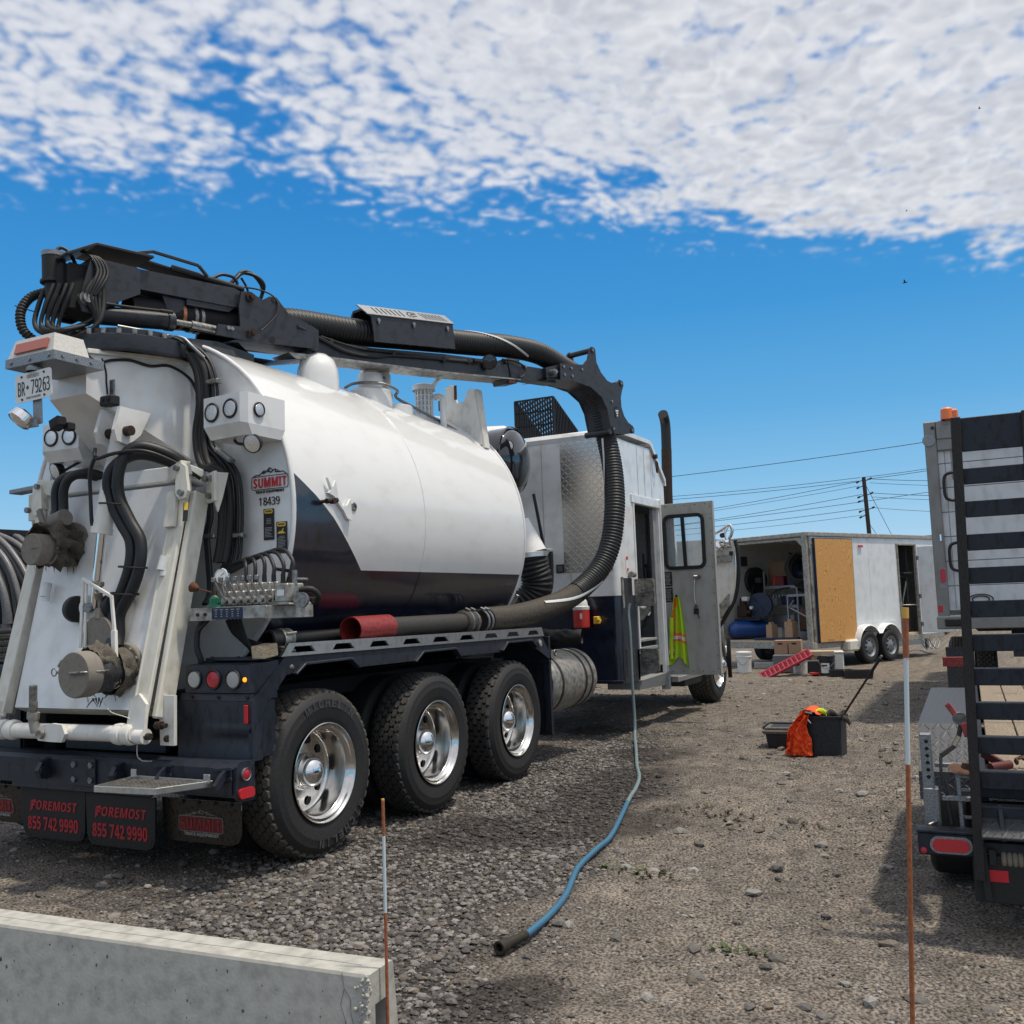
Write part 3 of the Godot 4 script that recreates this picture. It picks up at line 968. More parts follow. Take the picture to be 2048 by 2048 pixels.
# ---- wheels, built round the origin with the outer face at x = 0 and the axle along x
func tyre_mesh(R: float, w: float, flat := 0.0) -> MB:
	var mb := MB.new()
	var p := [V2(0.302, -0.012), V2(0.318, -0.004), V2(0.345, 0.006), V2(0.40, 0.012), V2(0.405, 0.0145), V2(0.412, 0.012), V2(0.445, 0.006), V2(0.450, 0.0085), V2(0.457, 0.005), V2(0.482, -0.010), V2(R - 0.022, -0.028), V2(R - 0.016, -0.040), V2(R - 0.016, -w + 0.04), V2(R - 0.022, -w + 0.028), V2(0.45, -w - 0.006), V2(0.40, -w - 0.012), V2(0.302, -w + 0.01)]
	p.reverse()
	mb.lathe(p, Vector3.ZERO, Vector3.RIGHT, 72, 60.0)
	return mb

func tread_mesh(R: float, w: float, style: int) -> MB:
	var mb := MB.new()
	var rows := 6 if style == 0 else 5
	var n := 46
	if style == 1: n = 36
	var mar := 0.034 if style == 0 else 0.09
	for k in rows:
		var xc := -mar * 0.5 - (w - mar) * (k + 0.5) / rows
		for i in n:
			var a := TAU * (i + 0.5 * (k % 2)) / n
			var da := TAU / n * 0.5 * 0.86
			var hw := (w - mar) / rows * 0.5 * 0.90
			var drop := func(x: float) -> float: return R - 0.03 * pow(absf((x + w * 0.5) / (w * 0.5)), 6.0)
			var poly := []
			if style == 0:
				poly = [V2(-0.55, -1.0), V2(0.55, -1.0), V2(1.0, 0.0), V2(0.55, 1.0), V2(-0.55, 1.0), V2(-1.0, 0.0)]
			else:
				poly = [V2(-1.0, -1.05), V2(0.8, -1.05), V2(1.0, -0.2), V2(0.85, 1.05), V2(-1.0, 1.05), V2(-0.8, 0.2)]
			var lo := []; var hi := []
			for q in poly:
				var aa: float = a + q.x * da * (1.12 if style == 0 else 1.0)
				var x: float = xc + q.y * hw
				var ro: float = drop.call(x)
				lo.append(V(x, cos(aa) * (ro - 0.02), sin(aa) * (ro - 0.02)))
				hi.append(V(xc + q.y * hw * 0.93, cos(a + q.x * da * 1.05) * ro, sin(a + q.x * da * 1.05) * ro))
			var mid := V(xc, cos(a) * (R - 0.03), sin(a) * (R - 0.03))
			mb.face(hi, mid)
			for j in 6: mb.face([lo[j], lo[(j + 1) % 6], hi[(j + 1) % 6], hi[j]], mid)
		# shoulder lugs
	for s in (2 if style == 1 else 0):
		for i in n:
			var a := TAU * (i + 0.25) / n
			var da := TAU / n * 0.36
			var x0 := -0.016 if s == 0 else -w + 0.016
			var x1 := -0.044 if s == 0 else -w + 0.044
			var P := []
			for q in [-1.0, 1.0]:
				var e: float = a + q * da
				P.append([V(x0, cos(e) * (R - 0.045), sin(e) * (R - 0.045)), V(x0 + (x1 - x0) * 0.3, cos(e) * (R - 0.010), sin(e) * (R - 0.010)), V(x1, cos(e) * R, sin(e) * R), V(x1, cos(e) * (R - 0.03), sin(e) * (R - 0.03))])
			var mid := V((x0 + x1) * 0.5, cos(a) * (R - 0.03), sin(a) * (R - 0.03))
			for j in 3: mb.face([P[0][j], P[0][j + 1], P[1][j + 1], P[1][j]], mid)
			mb.face(P[0], mid); mb.face(P[1], mid)
	return mb

func rear_wheel(parent: Node, at: Vector3, side: float, spin: float, style: int, dust: bool) -> void:
	var o := Node3D.new()
	o.name = numbered(parent, "wheel"); parent.add_child(o, true)
	o.global_transform = Transform3D(Basis(V(side, 0, 0), V(0, cos(spin), sin(spin)), V(0, -sin(spin), cos(spin)) * side), at)
	put("tyre", tyre_mesh(0.52, 0.275), MT.tyre, o, false)
	var t := put("tread", tread_mesh(0.52, 0.275, style), MT.treaddusty if dust else MT.tread, o, false); t.set_meta("kind", "stuff")
	var mb := tyre_mesh(0.52, 0.275)
	var inn := put("inner_tyre", mb, MT.tyre, o, false); inn.position.x = -0.335
	mb = MB.new()
	# deep polished dish
	mb.lathe([V2(0.290, -0.012), V2(0.300, 0.0), V2(0.3085, 0.006), V2(0.310, 0.010), V2(0.304, 0.012), V2(0.296, 0.006), V2(0.290, -0.010), V2(0.282, -0.030), V2(0.270, -0.036), V2(0.262, -0.044), V2(0.262, -0.165), V2(0.256, -0.185), V2(0.235, -0.197), V2(0.17, -0.185), V2(0.165, -0.181), V2(0.11, -0.18)], Vector3.ZERO, Vector3.RIGHT, 64, 55.0)
	put("rim", mb, MT.rim, o, false)
	mb = MB.new()
	for i in 10:
		var a := TAU * i / 10.0
		var c := V(-0.1855, cos(a) * 0.205, sin(a) * 0.205)
		var pts := []
		for k in 16: pts.append(c + V(0, cos(k * TAU / 16) * 0.028, sin(k * TAU / 16) * 0.028) + V(0.0015 - 0.0075 * (cos(a) * cos(k * TAU / 16) + sin(a) * sin(k * TAU / 16)), 0, 0))
		mb.face(pts, c - V(1, 0, 0))
	put("hand_hole", mb, MT.dark, o, false)
	mb = MB.new()
	mb.lathe([V2(0.118, -0.182), V2(0.116, -0.145), V2(0.112, -0.135), V2(0.104, -0.130), V2(0.100, -0.105), V2(0.088, -0.075), V2(0.063, -0.052), V2(0.032, -0.040), V2(0.0, -0.036)], Vector3.ZERO, Vector3.RIGHT, 40, 50.0)
	put("hub_cap", mb, MT.chrome, o, false)
	if side > 0 and dust:
		for word in [["MICHELIN", 0.12], ["MICHELIN", PI - 0.4]]:
			for i in 8:
				var a: float = word[1] + (i - 3.5) * 0.155
				var d := V(0, cos(a), -sin(a)) 
				var c := at + V(0.013, 0, 0) + d * 0.43
				text("lettering", word[0][i], o, c, V(0, 0, -1).rotated(V(1, 0, 0), -a) , d, 0.042 if word[0][i] != "I" else 0.012, 0.048, MT.sidewall, 0.003)

func front_wheel(parent: Node, at: Vector3, side: float) -> void:
	var o := Node3D.new()
	o.name = numbered(parent, "wheel"); parent.add_child(o, true)
	o.global_transform = Transform3D(Basis(V(side, 0, 0), V(0, 1, 0), V(0, 0, side)), at)
	put("tyre", tyre_mesh(0.52, 0.36), MT.tyre, o, false)
	var t := put("tread", tread_mesh(0.52, 0.36, 0), MT.treaddusty, o, false); t.set_meta("kind", "stuff")
	var mb := MB.new()
	mb.lathe([V2(0.290, -0.02), V2(0.306, 0.004), V2(0.310, 0.010), V2(0.300, 0.008), V2(0.285, -0.03), V2(0.265, -0.05), V2(0.24, -0.03), V2(0.19, 0.0), V2(0.11, 0.004)], Vector3.ZERO, Vector3.RIGHT, 48, 55.0)
	put("rim", mb, MT.rim, o, false)
	mb = MB.new()
	mb.lathe([V2(0.11, 0.0), V2(0.108, 0.05), V2(0.09, 0.10), V2(0.05, 0.12), V2(0.0, 0.122)], Vector3.ZERO, Vector3.RIGHT, 24, 50.0)
	put("hub_cap", mb, MT.chrome, o, false)
	mb = MB.new()
	for i in 10:
		var a := TAU * i / 10.0
		mb.cyl(V(0, cos(a) * 0.145, sin(a) * 0.145), V(0.065, cos(a) * 0.145, sin(a) * 0.145), 0.019, 10, 0.016)
	put("lug_nuts", mb, MT.chrome, o, false)

func make_truck() -> void:
	K = thing("hydrovac_truck", "white and navy hydro vacuum truck with big tank and black boom hose", "truck", V(TX, 0, -9.0))
	truck_tank()
	truck_rear()
	truck_chassis()
	truck_box()
	truck_cab()
	truck_boom()

func on_tank(th: float, z: float, r := 1.24) -> Vector3:
	return V(TX + r * sin(deg_to_rad(th)), 2.2 + r * cos(deg_to_rad(th)), z)

func edge_angle(z: float) -> float:
	var p := [[-4.74, 79.5], [-4.957, 86.0], [-5.14, 92.4], [-5.325, 100.4], [-5.517, 108.5]]
	if z <= -5.517: return 108.5
	for i in 4:
		if z >= p[i + 1][0]: return lerpf(p[i][1], p[i + 1][1], (p[i][0] - z) / (p[i][0] - p[i + 1][0]))
	return 108.5

func truck_tank() -> void:
	var zs := [-4.74, -4.85, -4.957, -5.05, -5.14, -5.23, -5.325, -5.42, -5.517, -5.8, -6.1, -6.28, -6.6, -7.0, -7.4, -7.7, -8.0]
	var up := MB.new(); var lo := MB.new()
	var ru := []; var rl := []
	for z in zs:
		var e := edge_angle(z)
		var a := PackedVector3Array(); var b := PackedVector3Array()
		for i in 65: a.append(on_tank(lerpf(-e, e, i / 64.0), z))
		for i in 49: b.append(on_tank(lerpf(e, 360.0 - e, i / 48.0), z))
		ru.append(a); rl.append(b)
	up.grid(ru); lo.grid(rl)
	put("tank_shell", up, MT.tankwhite, K)
	put("navy_paint_band", lo, MT.navy, K)
	# raised seams and rims
	for q in [[-6.28, 1.2395, 0.006], [-4.735, 1.237, 0.017], [-8.0, 1.238, 0.016]]:
		var seam: bool = q[0] == -6.28
		for h in [[-108.5, 108.5, MT.white], [108.5, 251.5, MT.navy if seam else MT.white]]:
			var pts := []
			for i in 61: pts.append(on_tank(lerpf(h[0], h[1], i / 60.0), q[0], q[1]))
			var mb := MB.new(); mb.tube(pts, q[2], 8, false)
			put("weld_seam" if seam else "tank_rim", mb, h[2], K)
	# rear plate and front dished head
	var rp := MB.new()
	rp.lathe([V2(1.236, 0.0), V2(1.2, 0.008), V2(0.0, 0.012)], V(TX, 2.2, -4.74), Vector3.BACK, 72, 60)
	put("rear_plate", rp, MT.white, K)
	var hd := MB.new()
	var pf := []
	for i in 13:
		var a := PI / 2 * i / 12.0
		pf.append(V2(1.19 * cos(a), 0.46 * sin(a)))
	hd.lathe(pf, V(TX, 2.2, -8.0), Vector3.FORWARD, 64, 60)
	put("front_head", hd, MT.white, K)
	# beak above the tailgate
	var b := MB.new()
	var B := [V(-5.37, 3.20, -4.05), V(-5.03, 3.20, -4.05), V(-4.77, 3.23, -4.75), V(-5.63, 3.23, -4.75), V(-5.37, 2.94, -4.05), V(-5.03, 2.94, -4.05), V(-4.77, 2.54, -4.75), V(-5.63, 2.54, -4.75)]
	b.hexa(B)
	put("hopper_beak", b, MT.white, K)
	var t := MB.new()
	for e in [[0, 1], [1, 2], [0, 3]]: t.bar(B[e[0]] + V(0, 0.01, 0), B[e[1]] + V(0, 0.01, 0), 0.05, 0.03)
	put("beak_flange", t, MT.dirtywhite, K)
	# wiring along the flange
	var w := MB.new()
	var wp := spl([V(-5.02, 3.20, -4.02), V(-4.99, 3.14, -4.10), V(-4.97, 3.17, -4.18), V(-4.93, 3.19, -4.30), V(-4.88, 3.17, -4.42), V(-4.84, 3.19, -4.55), V(-4.79, 3.12, -4.68), V(-4.74, 3.0, -4.70)], 0.03)
	w.tube(wp, 0.010, 6)
	w.tube(spl([V(-5.0, 3.18, -4.14), V(-4.985, 3.10, -4.16), V(-4.985, 3.02, -4.165), V(-4.98, 2.95, -4.17)], 0.03), 0.006, 6)
	put("wiring", w, MT.rubber, K)
	var cm := MB.new()
	cm.box(V(-4.965, 2.99, -4.19), V(0.05, 0.11, 0.012))
	put("camera_bracket", cm, MT.steel, K)
	cm = MB.new()
	cm.box(V(-4.955, 2.90, -4.165), V(0.115, 0.065, 0.07), Basis.IDENTITY, 0.008)
	for i in 2: cm.cyl(V(-4.985 + i * 0.05, 2.905, -4.131), V(-4.985 + i * 0.05, 2.905, -4.126), 0.014, 12)
	put("rear_camera", cm, MT.black, K)
	# bracket, light bar and plate at the very back
	var lb := MB.new()
	lb.hexa([V(-5.30, 3.115, -3.69), V(-4.86, 3.115, -3.69), V(-4.86, 3.115, -4.04), V(-5.30, 3.115, -4.04), V(-5.30, 3.06, -3.69), V(-4.86, 3.06, -3.69), V(-4.86, 3.06, -4.04), V(-5.30, 3.06, -4.04)])
	for i in 3: lb.bolt(V(-5.25 + i * 0.17, 3.088, -3.69), V(0, 0, 1), 0.013, 0.008)
	for i in 3: lb.bolt(V(-4.86, 3.088, -3.75 - i * 0.1), V(1, 0, 0), 0.011, 0.008)
	put("light_bar_bracket", lb, MT.galv, K)
	lb = MB.new()
	lb.hexa([V(-5.29, 3.12, -3.70), V(-4.88, 3.12, -3.70), V(-4.88, 3.12, -3.95), V(-5.29, 3.12, -3.95), V(-5.26, 3.235, -3.73), V(-4.91, 3.235, -3.73), V(-4.91, 3.235, -3.93), V(-5.26, 3.235, -3.93)])
	var lo2 := put("light_bar", lb, MT.lightbarclear, K)
	lb = MB.new(); lb.box(V(-5.08, 3.172, -3.704), V(0.29, 0.066, 0.012), Basis(Vector3.RIGHT, -0.25), 0.002)
	put("red_strip", lb, MT.lightbarred, lo2)
	var st := MB.new()
	st.bar(V(-5.08, 3.06, -3.74), V(-5.06, 2.70, -3.74), 0.075, 0.012, V(0, 0, 1))
	st.bar(V(-5.06, 2.71, -3.74), V(-5.13, 2.70, -3.70), 0.05, 0.012, V(0, 0, 1))
	st.lathe([V2(0.05, 0.0), V2(0.05, 0.02), V2(0.03, 0.045), V2(0.0, 0.05)], V(-5.08, 3.02, -3.73), Vector3.UP, 16)
	put("plate_bracket", st, MT.galv, K)
	plate_sign()
	# chrome round lamp beneath the plate
	var ax := V(-0.25, -0.75, 0.6).normalized()
	var lm := MB.new()
	lm.lathe([V2(0.0, -0.05), V2(0.05, -0.05), V2(0.068, -0.035), V2(0.072, 0.015), V2(0.066, 0.02)], V(-5.14, 2.73, -3.68), ax, 24)
	var lm2 := put("work_lamp", lm, MT.chrome, K)
	lm = MB.new(); lm.lathe([V2(0.066, 0.016), V2(0.03, 0.03), V2(0.0, 0.032)], V(-5.14, 2.73, -3.68), ax, 24)
	put("lens", lm, MT.reflector, lm2)
	lm = MB.new(); lm.box(V(-5.04, 2.72, -3.86), V(0.09, 0.07, 0.07), Basis(V(0, 0, 1), 0.3), 0.01); lm.box(V(-4.99, 2.70, -3.9), V(0.06, 0.05, 0.05), Basis.IDENTITY, 0.008)
	put("valve_knob", lm, MT.black, K)
	# lamp boxes either side of the rear plate
	for s in [1.0, -1.0]:
		var c := V(TX + s * 0.99, 2.75, -4.56)
		var bx := MB.new()
		var P := [V2(-4.40, -4.41), V2(-4.075, -4.38), V2(-4.035, -4.41), V2(-4.03, -4.74), V2(-4.40, -4.74)]
		var pl := []; var pb := []
		for p in P:
			pl.append(V(TX + s * (p.x - TX), 2.885, p.y)); pb.append(V(TX + s * (p.x - TX), 2.665 if p.y > -4.43 else 2.645, p.y))
		bx.face(pl, c)
		var lip := [2.70, 2.70, 2.69, 2.69, 2.70]
		var pm := []
		for i in 5: pm.append(V(pl[i].x, lip[i], pl[i].z))
		var po := []
		for i in 5: po.append(V(lerpf(pl[i].x, c.x, 0.06), 2.625, lerpf(pl[i].z, -4.62, 0.22)))
		for i in 5:
			var j := (i + 1) % 5
			bx.face([pl[i], pl[j], pm[j], pm[i]], c); bx.face([pm[i], pm[j], po[j], po[i]], c)
		bx.face(po, c)
		var o := put("lamp_box", bx, MT.white, K)
		lamp(o, V(TX + s * 0.88, 2.785, -4.402), V(0.09 * s, 0, -1) * -1.0, 0.052, "reflector")
		lamp(o, V(TX + s * 1.045, 2.79, -4.388), V(0.09 * s, 0, -1) * -1.0, 0.052, "reflector")
		if s > 0: lamp(o, V(-4.032, 2.785, -4.50), V(1, 0, 0), 0.04, "reflector")
		var wl := MB.new()
		var wx := V(0.15 * s, -0.35, 0.9).normalized()
		var wc := V(TX + s * 1.13, 2.575, -4.48)
		wl.lathe([V2(0.0, -0.06), V2(0.045, -0.055), V2(0.06, -0.02), V2(0.062, 0.0), V2(0.055, 0.004)], wc, wx, 20)
		wl.bar(wc + V(0, 0.03, -0.03), wc + V(0, 0.09, -0.05), 0.03, 0.02)
		wl.tube(spl([wc + V(-0.05 * s, 0.0, -0.03), wc + V(-0.14 * s, 0.02, -0.02), wc + V(-0.2 * s, 0.06, -0.06)], 0.03), 0.010, 6)
		var w2 := put("work_lamp", wl, MT.black, K)
		wl = MB.new(); wl.lathe([V2(0.056, 0.002), V2(0.03, 0.007), V2(0.0, 0.008)], wc, wx, 20)
		put("lens", wl, MT.reflector, w2)
		if s < 0: o.position.x += 0.45; w2.position.x += 0.45
	# fixtures along the top
	var f := MB.new()
	f.lathe([V2(0.165, -0.2), V2(0.165, 0.02), V2(0.158, 0.11), V2(0.13, 0.19), V2(0.075, 0.235), V2(0.0, 0.25)], V(-4.68, 3.30, -5.9), Vector3.UP, 32)
	put("vent_dome", f, MT.white, K)
	f = MB.new()
	f.lathe([V2(0.19, -0.25), V2(0.19, 0.0), V2(0.17, 0.02), V2(0.11, 0.04), V2(0.115, 0.10), V2(0.10, 0.16), V2(0.065, 0.19), V2(0.06, 0.21), V2(0.075, 0.22), V2(0.075, 0.30), V2(0.0, 0.30)], V(-4.68, 3.36, -6.6), Vector3.UP, 28)
	f.lathe([V2(0.145, -0.02), V2(0.145, 0.02), V2(0.0, 0.02)], V(-4.72, 3.50, -6.72), V(0.3, 0, 1), 24)
	put("pressure_valve", f, MT.white, K)
	f = MB.new()
	for i in 10: f.bolt(V(-4.72, 3.50, -6.70) + V(cos(i * TAU / 10) * 0.12, sin(i * TAU / 10) * 0.12, 0), V(0.3, 0, 1), 0.012, 0.02)
	f.tube(spl([V(-4.83, 3.40, -6.45), V(-4.70, 3.415, -6.42), V(-4.50, 3.40, -6.5), V(-4.44, 3.36, -6.65), V(-4.52, 3.33, -6.75), V(-4.5, 3.28, -7.0), V(-4.45, 3.2, -7.4), V(-4.42, 3.15, -7.6)], 0.04), 0.013, 8)
	put("top_line", f, MT.steel, K)
	f = MB.new()
	f.lathe([V2(0.155, -0.3), V2(0.155, 0.0), V2(0.15, 0.012), V2(0.0, 0.012)], V(-4.60, 3.26, -6.85), Vector3.UP, 28)
	put("manway_collar", f, MT.white, K)
	# strainer: cap, slotted cage of bars, spout
	var sc := V(-4.585, 3.24, -7.3)
	f = MB.new()
	f.lathe([V2(0.105, 0.255), V2(0.105, 0.30), V2(0.09, 0.31), V2(0.0, 0.31)], sc, Vector3.UP, 24)
	f.lathe([V2(0.0, 0.255), V2(0.105, 0.255)], sc, Vector3.DOWN, 24)
	for i in 14:
		var a := TAU * i / 14.0
		f.bar(sc + V(cos(a) * 0.075, -0.05, sin(a) * 0.075), sc + V(cos(a) * 0.075, 0.26, sin(a) * 0.075), 0.014, 0.014, V(cos(a), 0, sin(a)), 0.0)
	for k in 5: f.lathe([V2(0.078, 0), V2(0.083, 0.006), V2(0.078, 0.012), V2(0.07, 0.006), V2(0.078, 0.0)], sc + V(0, 0.05 * k, 0), Vector3.UP, 24, 180)
	f.bar(sc + V(0.09, 0.28, 0.0), sc + V(0.16, 0.35, 0.0), 0.02, 0.035)
	f.hexa([sc + V(0.15, 0.33, -0.01), sc + V(0.18, 0.33, -0.01), sc + V(0.20, 0.42, -0.01), sc + V(0.17, 0.39, -0.01), sc + V(0.15, 0.33, 0.01), sc + V(0.18, 0.33, 0.01), sc + V(0.20, 0.42, 0.01), sc + V(0.17, 0.39, 0.01)])
	f.tube(spl([sc + V(0.08, 0.19, -0.05), sc + V(0.13, 0.20, -0.05), sc + V(0.165, 0.17, -0.05), sc + V(0.17, 0.1, -0.05), sc + V(0.17, -0.1, -0.05)], 0.03), 0.03, 12)
	put("strainer", f, MT.white, K)
	# boom rest: a forked saddle
	f = MB.new()
	var fork := [V2(-4.64, 3.10), V2(-4.63, 3.62), V2(-4.59, 3.645), V2(-4.545, 3.62), V2(-4.535, 3.50), V2(-4.52, 3.455), V2(-4.44, 3.465), V2(-4.42, 3.52), V2(-4.40, 3.565), V2(-4.36, 3.58), V2(-4.325, 3.56), V2(-4.26, 3.03)]
	f.prism(fork, Transform3D(Basis.IDENTITY, V(0, 0, -7.8)), -0.02, 0.02)
	f.bar(V(-4.32, 3.57, -7.84), V(-4.25, 3.0, -7.84), 0.03, 0.10, V(0, 0, 1))
	f.bar(V(-4.635, 3.62, -7.84), V(-4.645, 3.1, -7.84), 0.03, 0.10, V(0, 0, 1))
	put("boom_rest", f, MT.dirtywhite, K)
	f = MB.new(); f.bar(V(-4.53, 3.63, -7.776), V(-4.53, 3.49, -7.776), 0.03, 0.006, V(0, 0, 1)); f.box(V(-4.70, 3.46, -7.8), V(0.07, 0.10, 0.02))
	puts("wear_pad", f, MT.rust, K)
	# star hook on the flank, handle and filler eye
	f = MB.new()
	var sx := fr(V(-3.958, 2.26, -5.16), V(0, 0, -1), V(0, 1, 0))
	f.prism([V2(-0.11, 0.15), V2(-0.055, 0.09), V2(-0.02, 0.14), V2(0.0, 0.03), V2(0.05, -0.03), V2(0.10, -0.02), V2(0.14, 0.03), V2(0.15, -0.12), V2(0.10, -0.11), V2(0.06, -0.06), V2(0.01, -0.02), V2(-0.04, 0.03), V2(-0.10, 0.05), V2(-0.07, 0.075)], sx, 0.0, 0.02)
	put("hook_plate", f, MT.white, K)
	f = MB.new(); f.cyl(V(-3.97, 2.245, -5.0), V(-3.90, 2.25, -5.02), 0.012, 10); f.cyl(V(-3.905, 2.245, -4.99), V(-3.905, 2.26, -5.10), 0.018, 10); f.cyl(V(-3.915, 2.25, -5.05), V(-3.88, 2.25, -5.05), 0.02, 10)
	put("latch_bolt", f, MT.darkrust, K)
	f = MB.new(); f.lathe([V2(0.030, 0.0), V2(0.030, 0.008), V2(0.018, 0.010), V2(0.018, 0.003), V2(0.0, 0.003)], V(-3.962, 2.24, -5.36), Vector3.RIGHT, 20)
	put("filler_eye", f, MT.steel, K)
	f = MB.new(); f.cyl(V(-4.045, 1.74, -4.78), V(-4.045, 1.74, -4.95), 0.013, 8)
	put("grab_pin", f, MT.steel, K)
	decals()

func plate_sign() -> void:
	var c := V(-5.07, 2.93, -3.715)
	var R := V(1, 0.03, 0).normalized(); var U := V(-0.03, 1, 0.02).normalized()
	var mb := MB.new()
	mb.prism(rrect(0.325, 0.175, 0.02), fr(c, R, U), 0.0, 0.004)
	var o := put("number_plate", mb, MT.printwhite, K)
	var nz := R.cross(U) * 0.0045
	text("lettering", "BR", o, c + nz - R * 0.105 - U * 0.005, R, U, 0.062, 0.085, MT.print, 0.002, false)
	text("lettering", "79263", o, c + nz + R * 0.065 - U * 0.005, R, U, 0.165, 0.085, MT.print, 0.002, false)
	text("lettering", "ONTARIO", o, c + nz + U * 0.062, R, U, 0.11, 0.022, MT.printgrey, 0.002, false)
	text("lettering", "YOURS TO DISCOVER", o, c + nz - U * 0.067, R, U, 0.13, 0.012, MT.printgrey, 0.002, false)
	mb = MB.new()
	mb.prism([V2(-0.008, -0.012), V2(0.008, -0.012), V2(0.011, 0.003), V2(0.005, 0.0), V2(0.0, 0.012), V2(-0.005, 0.0), V2(-0.011, 0.003)], fr(c + nz - R * 0.05, R, U), 0.0, 0.002)
	for q in [[-0.10, 0.068], [0.10, 0.068], [-0.10, -0.07], [0.10, -0.07]]: mb.bolt(c + nz + R * q[0] + U * q[1], R.cross(U), 0.007, 0.005)
	puts("plate_mark", mb, MT.print, o)

func ridge(parent: Node, c: Vector3, R: Vector3, U: Vector3, w: float, h: float, m: Material) -> void:
	# the mountain outline over the badge
	var mb := MB.new()
	var p := [V2(-0.5, 0.0), V2(-0.38, 0.28), V2(-0.30, 0.22), V2(-0.16, 0.72), V2(-0.10, 0.6), V2(0.0, 1.0), V2(0.10, 0.66), V2(0.16, 0.78), V2(0.30, 0.38), V2(0.37, 0.45), V2(0.5, 0.0)]
	var N := R.cross(U)
	for i in p.size() - 1:
		mb.bar(c + R * p[i].x * w + U * p[i].y * h, c + R * p[i + 1].x * w + U * p[i + 1].y * h, h * 0.10, 0.002, N, 0.0)
	for q in [[V2(0.0, 1.0), V2(-0.05, 0.5), V2(0.0, 0.62), V2(0.03, 0.4), V2(0.10, 0.66)], [V2(-0.16, 0.72), V2(-0.20, 0.35), V2(-0.14, 0.45), V2(-0.10, 0.6)], [V2(0.16, 0.78), V2(0.17, 0.4), V2(0.22, 0.45), V2(0.30, 0.38)]]:
		var t := []
		for s in q: t.append(c + R * s.x * w + U * s.y * h + N * 0.001)
		for i in t.size() - 1: mb.bar(t[i], t[i + 1], h * 0.12, 0.002, N, 0.0)
	put("mountain_mark", mb, m, parent)

func decals() -> void:
	var R := Vector3.RIGHT; var U := Vector3.UP
	var z := -4.7265
	var o := MB.new()
	# the badge: rounded outline, red word, black ridge
	var outline := rrect(0.30, 0.085, 0.016)
	for i in outline.size():
		var a := outline[i]; var b := outline[(i + 1) % outline.size()]
		o.bar(V(-4.15 + a.x, 2.366 + a.y, z), V(-4.15 + b.x, 2.366 + b.y, z), 0.004, 0.002, V(0, 0, 1), 0.0)
	var badge := put("badge", o, MT.print, K)
	text("lettering", "SUMMIT", badge, V(-4.15, 2.366, z - 0.001), R, U, 0.27, 0.062, MT.logored, 0.003, true)
	text("lettering", "TRUCK EQUIPMENT", badge, V(-4.15, 2.306, z - 0.001), R, U, 0.235, 0.020, MT.print, 0.003, true)
	ridge(badge, V(-4.15, 2.405, z), R, U, 0.29, 0.055, MT.print)
	text("fleet_number", "18439", K, V(-4.155, 2.245, z - 0.001), R, U, 0.17, 0.052, MT.print, 0.003, false)
	for q in [[V(-4.16, 2.095, z), 0.085, 0.20, false], [V(-4.055, 2.005, z), 0.085, 0.20, true]]:
		var c: Vector3 = q[0]
		var mb := MB.new(); mb.box(c, V(q[1], q[2], 0.003), Basis.IDENTITY, 0.0)
		var d := put("warning_label", mb, MT.print, K)
		mb = MB.new()
		mb.prism(rrect(0.07, 0.026, 0.012), fr(c + V(0, 0.083, 0.0016), R, U), 0.0, 0.001)
		if q[3]: mb.prism([V2(-0.034, -0.02), V2(-0.02, -0.006), V2(0.0, -0.004), V2(0.012, 0.012), V2(0.018, 0.014), V2(0.01, -0.006), V2(0.034, -0.02)], fr(c + V(0, 0.045, 0.0016), R, U), 0.0, 0.001)
		puts("warning_header", mb, MT.yellow, d)
		text("lettering", "WARNING", d, c + V(0, 0.083, 0.0026), R, U, 0.052, 0.012, MT.print, 0.001)
		mb = MB.new()
		var r := RandomNumberGenerator.new(); r.seed = 5
		for i in 13:
			var yy := 0.035 - i * 0.0095
			if q[3] and yy > 0.015: continue
			if not q[3] and i in [4, 5]: continue
			var ww := r.randf_range(0.04, 0.064) * (0.7 if i < 4 else 1.0)
			mb.box(c + V(0.0 if i < 4 else (ww - 0.066) * 0.5, yy, 0.0018), V(ww, 0.0035, 0.0008), Basis.IDENTITY, 0.0)
		put("text_lines", mb, MT.printgrey, d)

func lumpy_tube(pts: Array, r: float, sd: int, amp: float, sides := 26) -> MB:
	var mb := MB.new()
	var f := FastNoiseLite.new(); f.seed = sd; f.frequency = 9.0; f.fractal_octaves = 3
	var rows := []
	var t: Vector3 = (pts[-1] - pts[0]).normalized()
	var x := t.cross(Vector3.UP).normalized(); var y := t.cross(x)
	for i in pts.size():
		var row := PackedVector3Array()
		var e := sin(PI * clampf(float(i) / (pts.size() - 1), 0.02, 0.98))
		for j in sides:
			var a := TAU * j / sides
			var d := x * cos(a) + y * sin(a)
			var p: Vector3 = pts[i] + d * r
			row.append(p + d * amp * f.get_noise_3dv(p * 1.3) * (0.4 + e))
		rows.append(row)
	mb.grid(rows, true)
	return mb

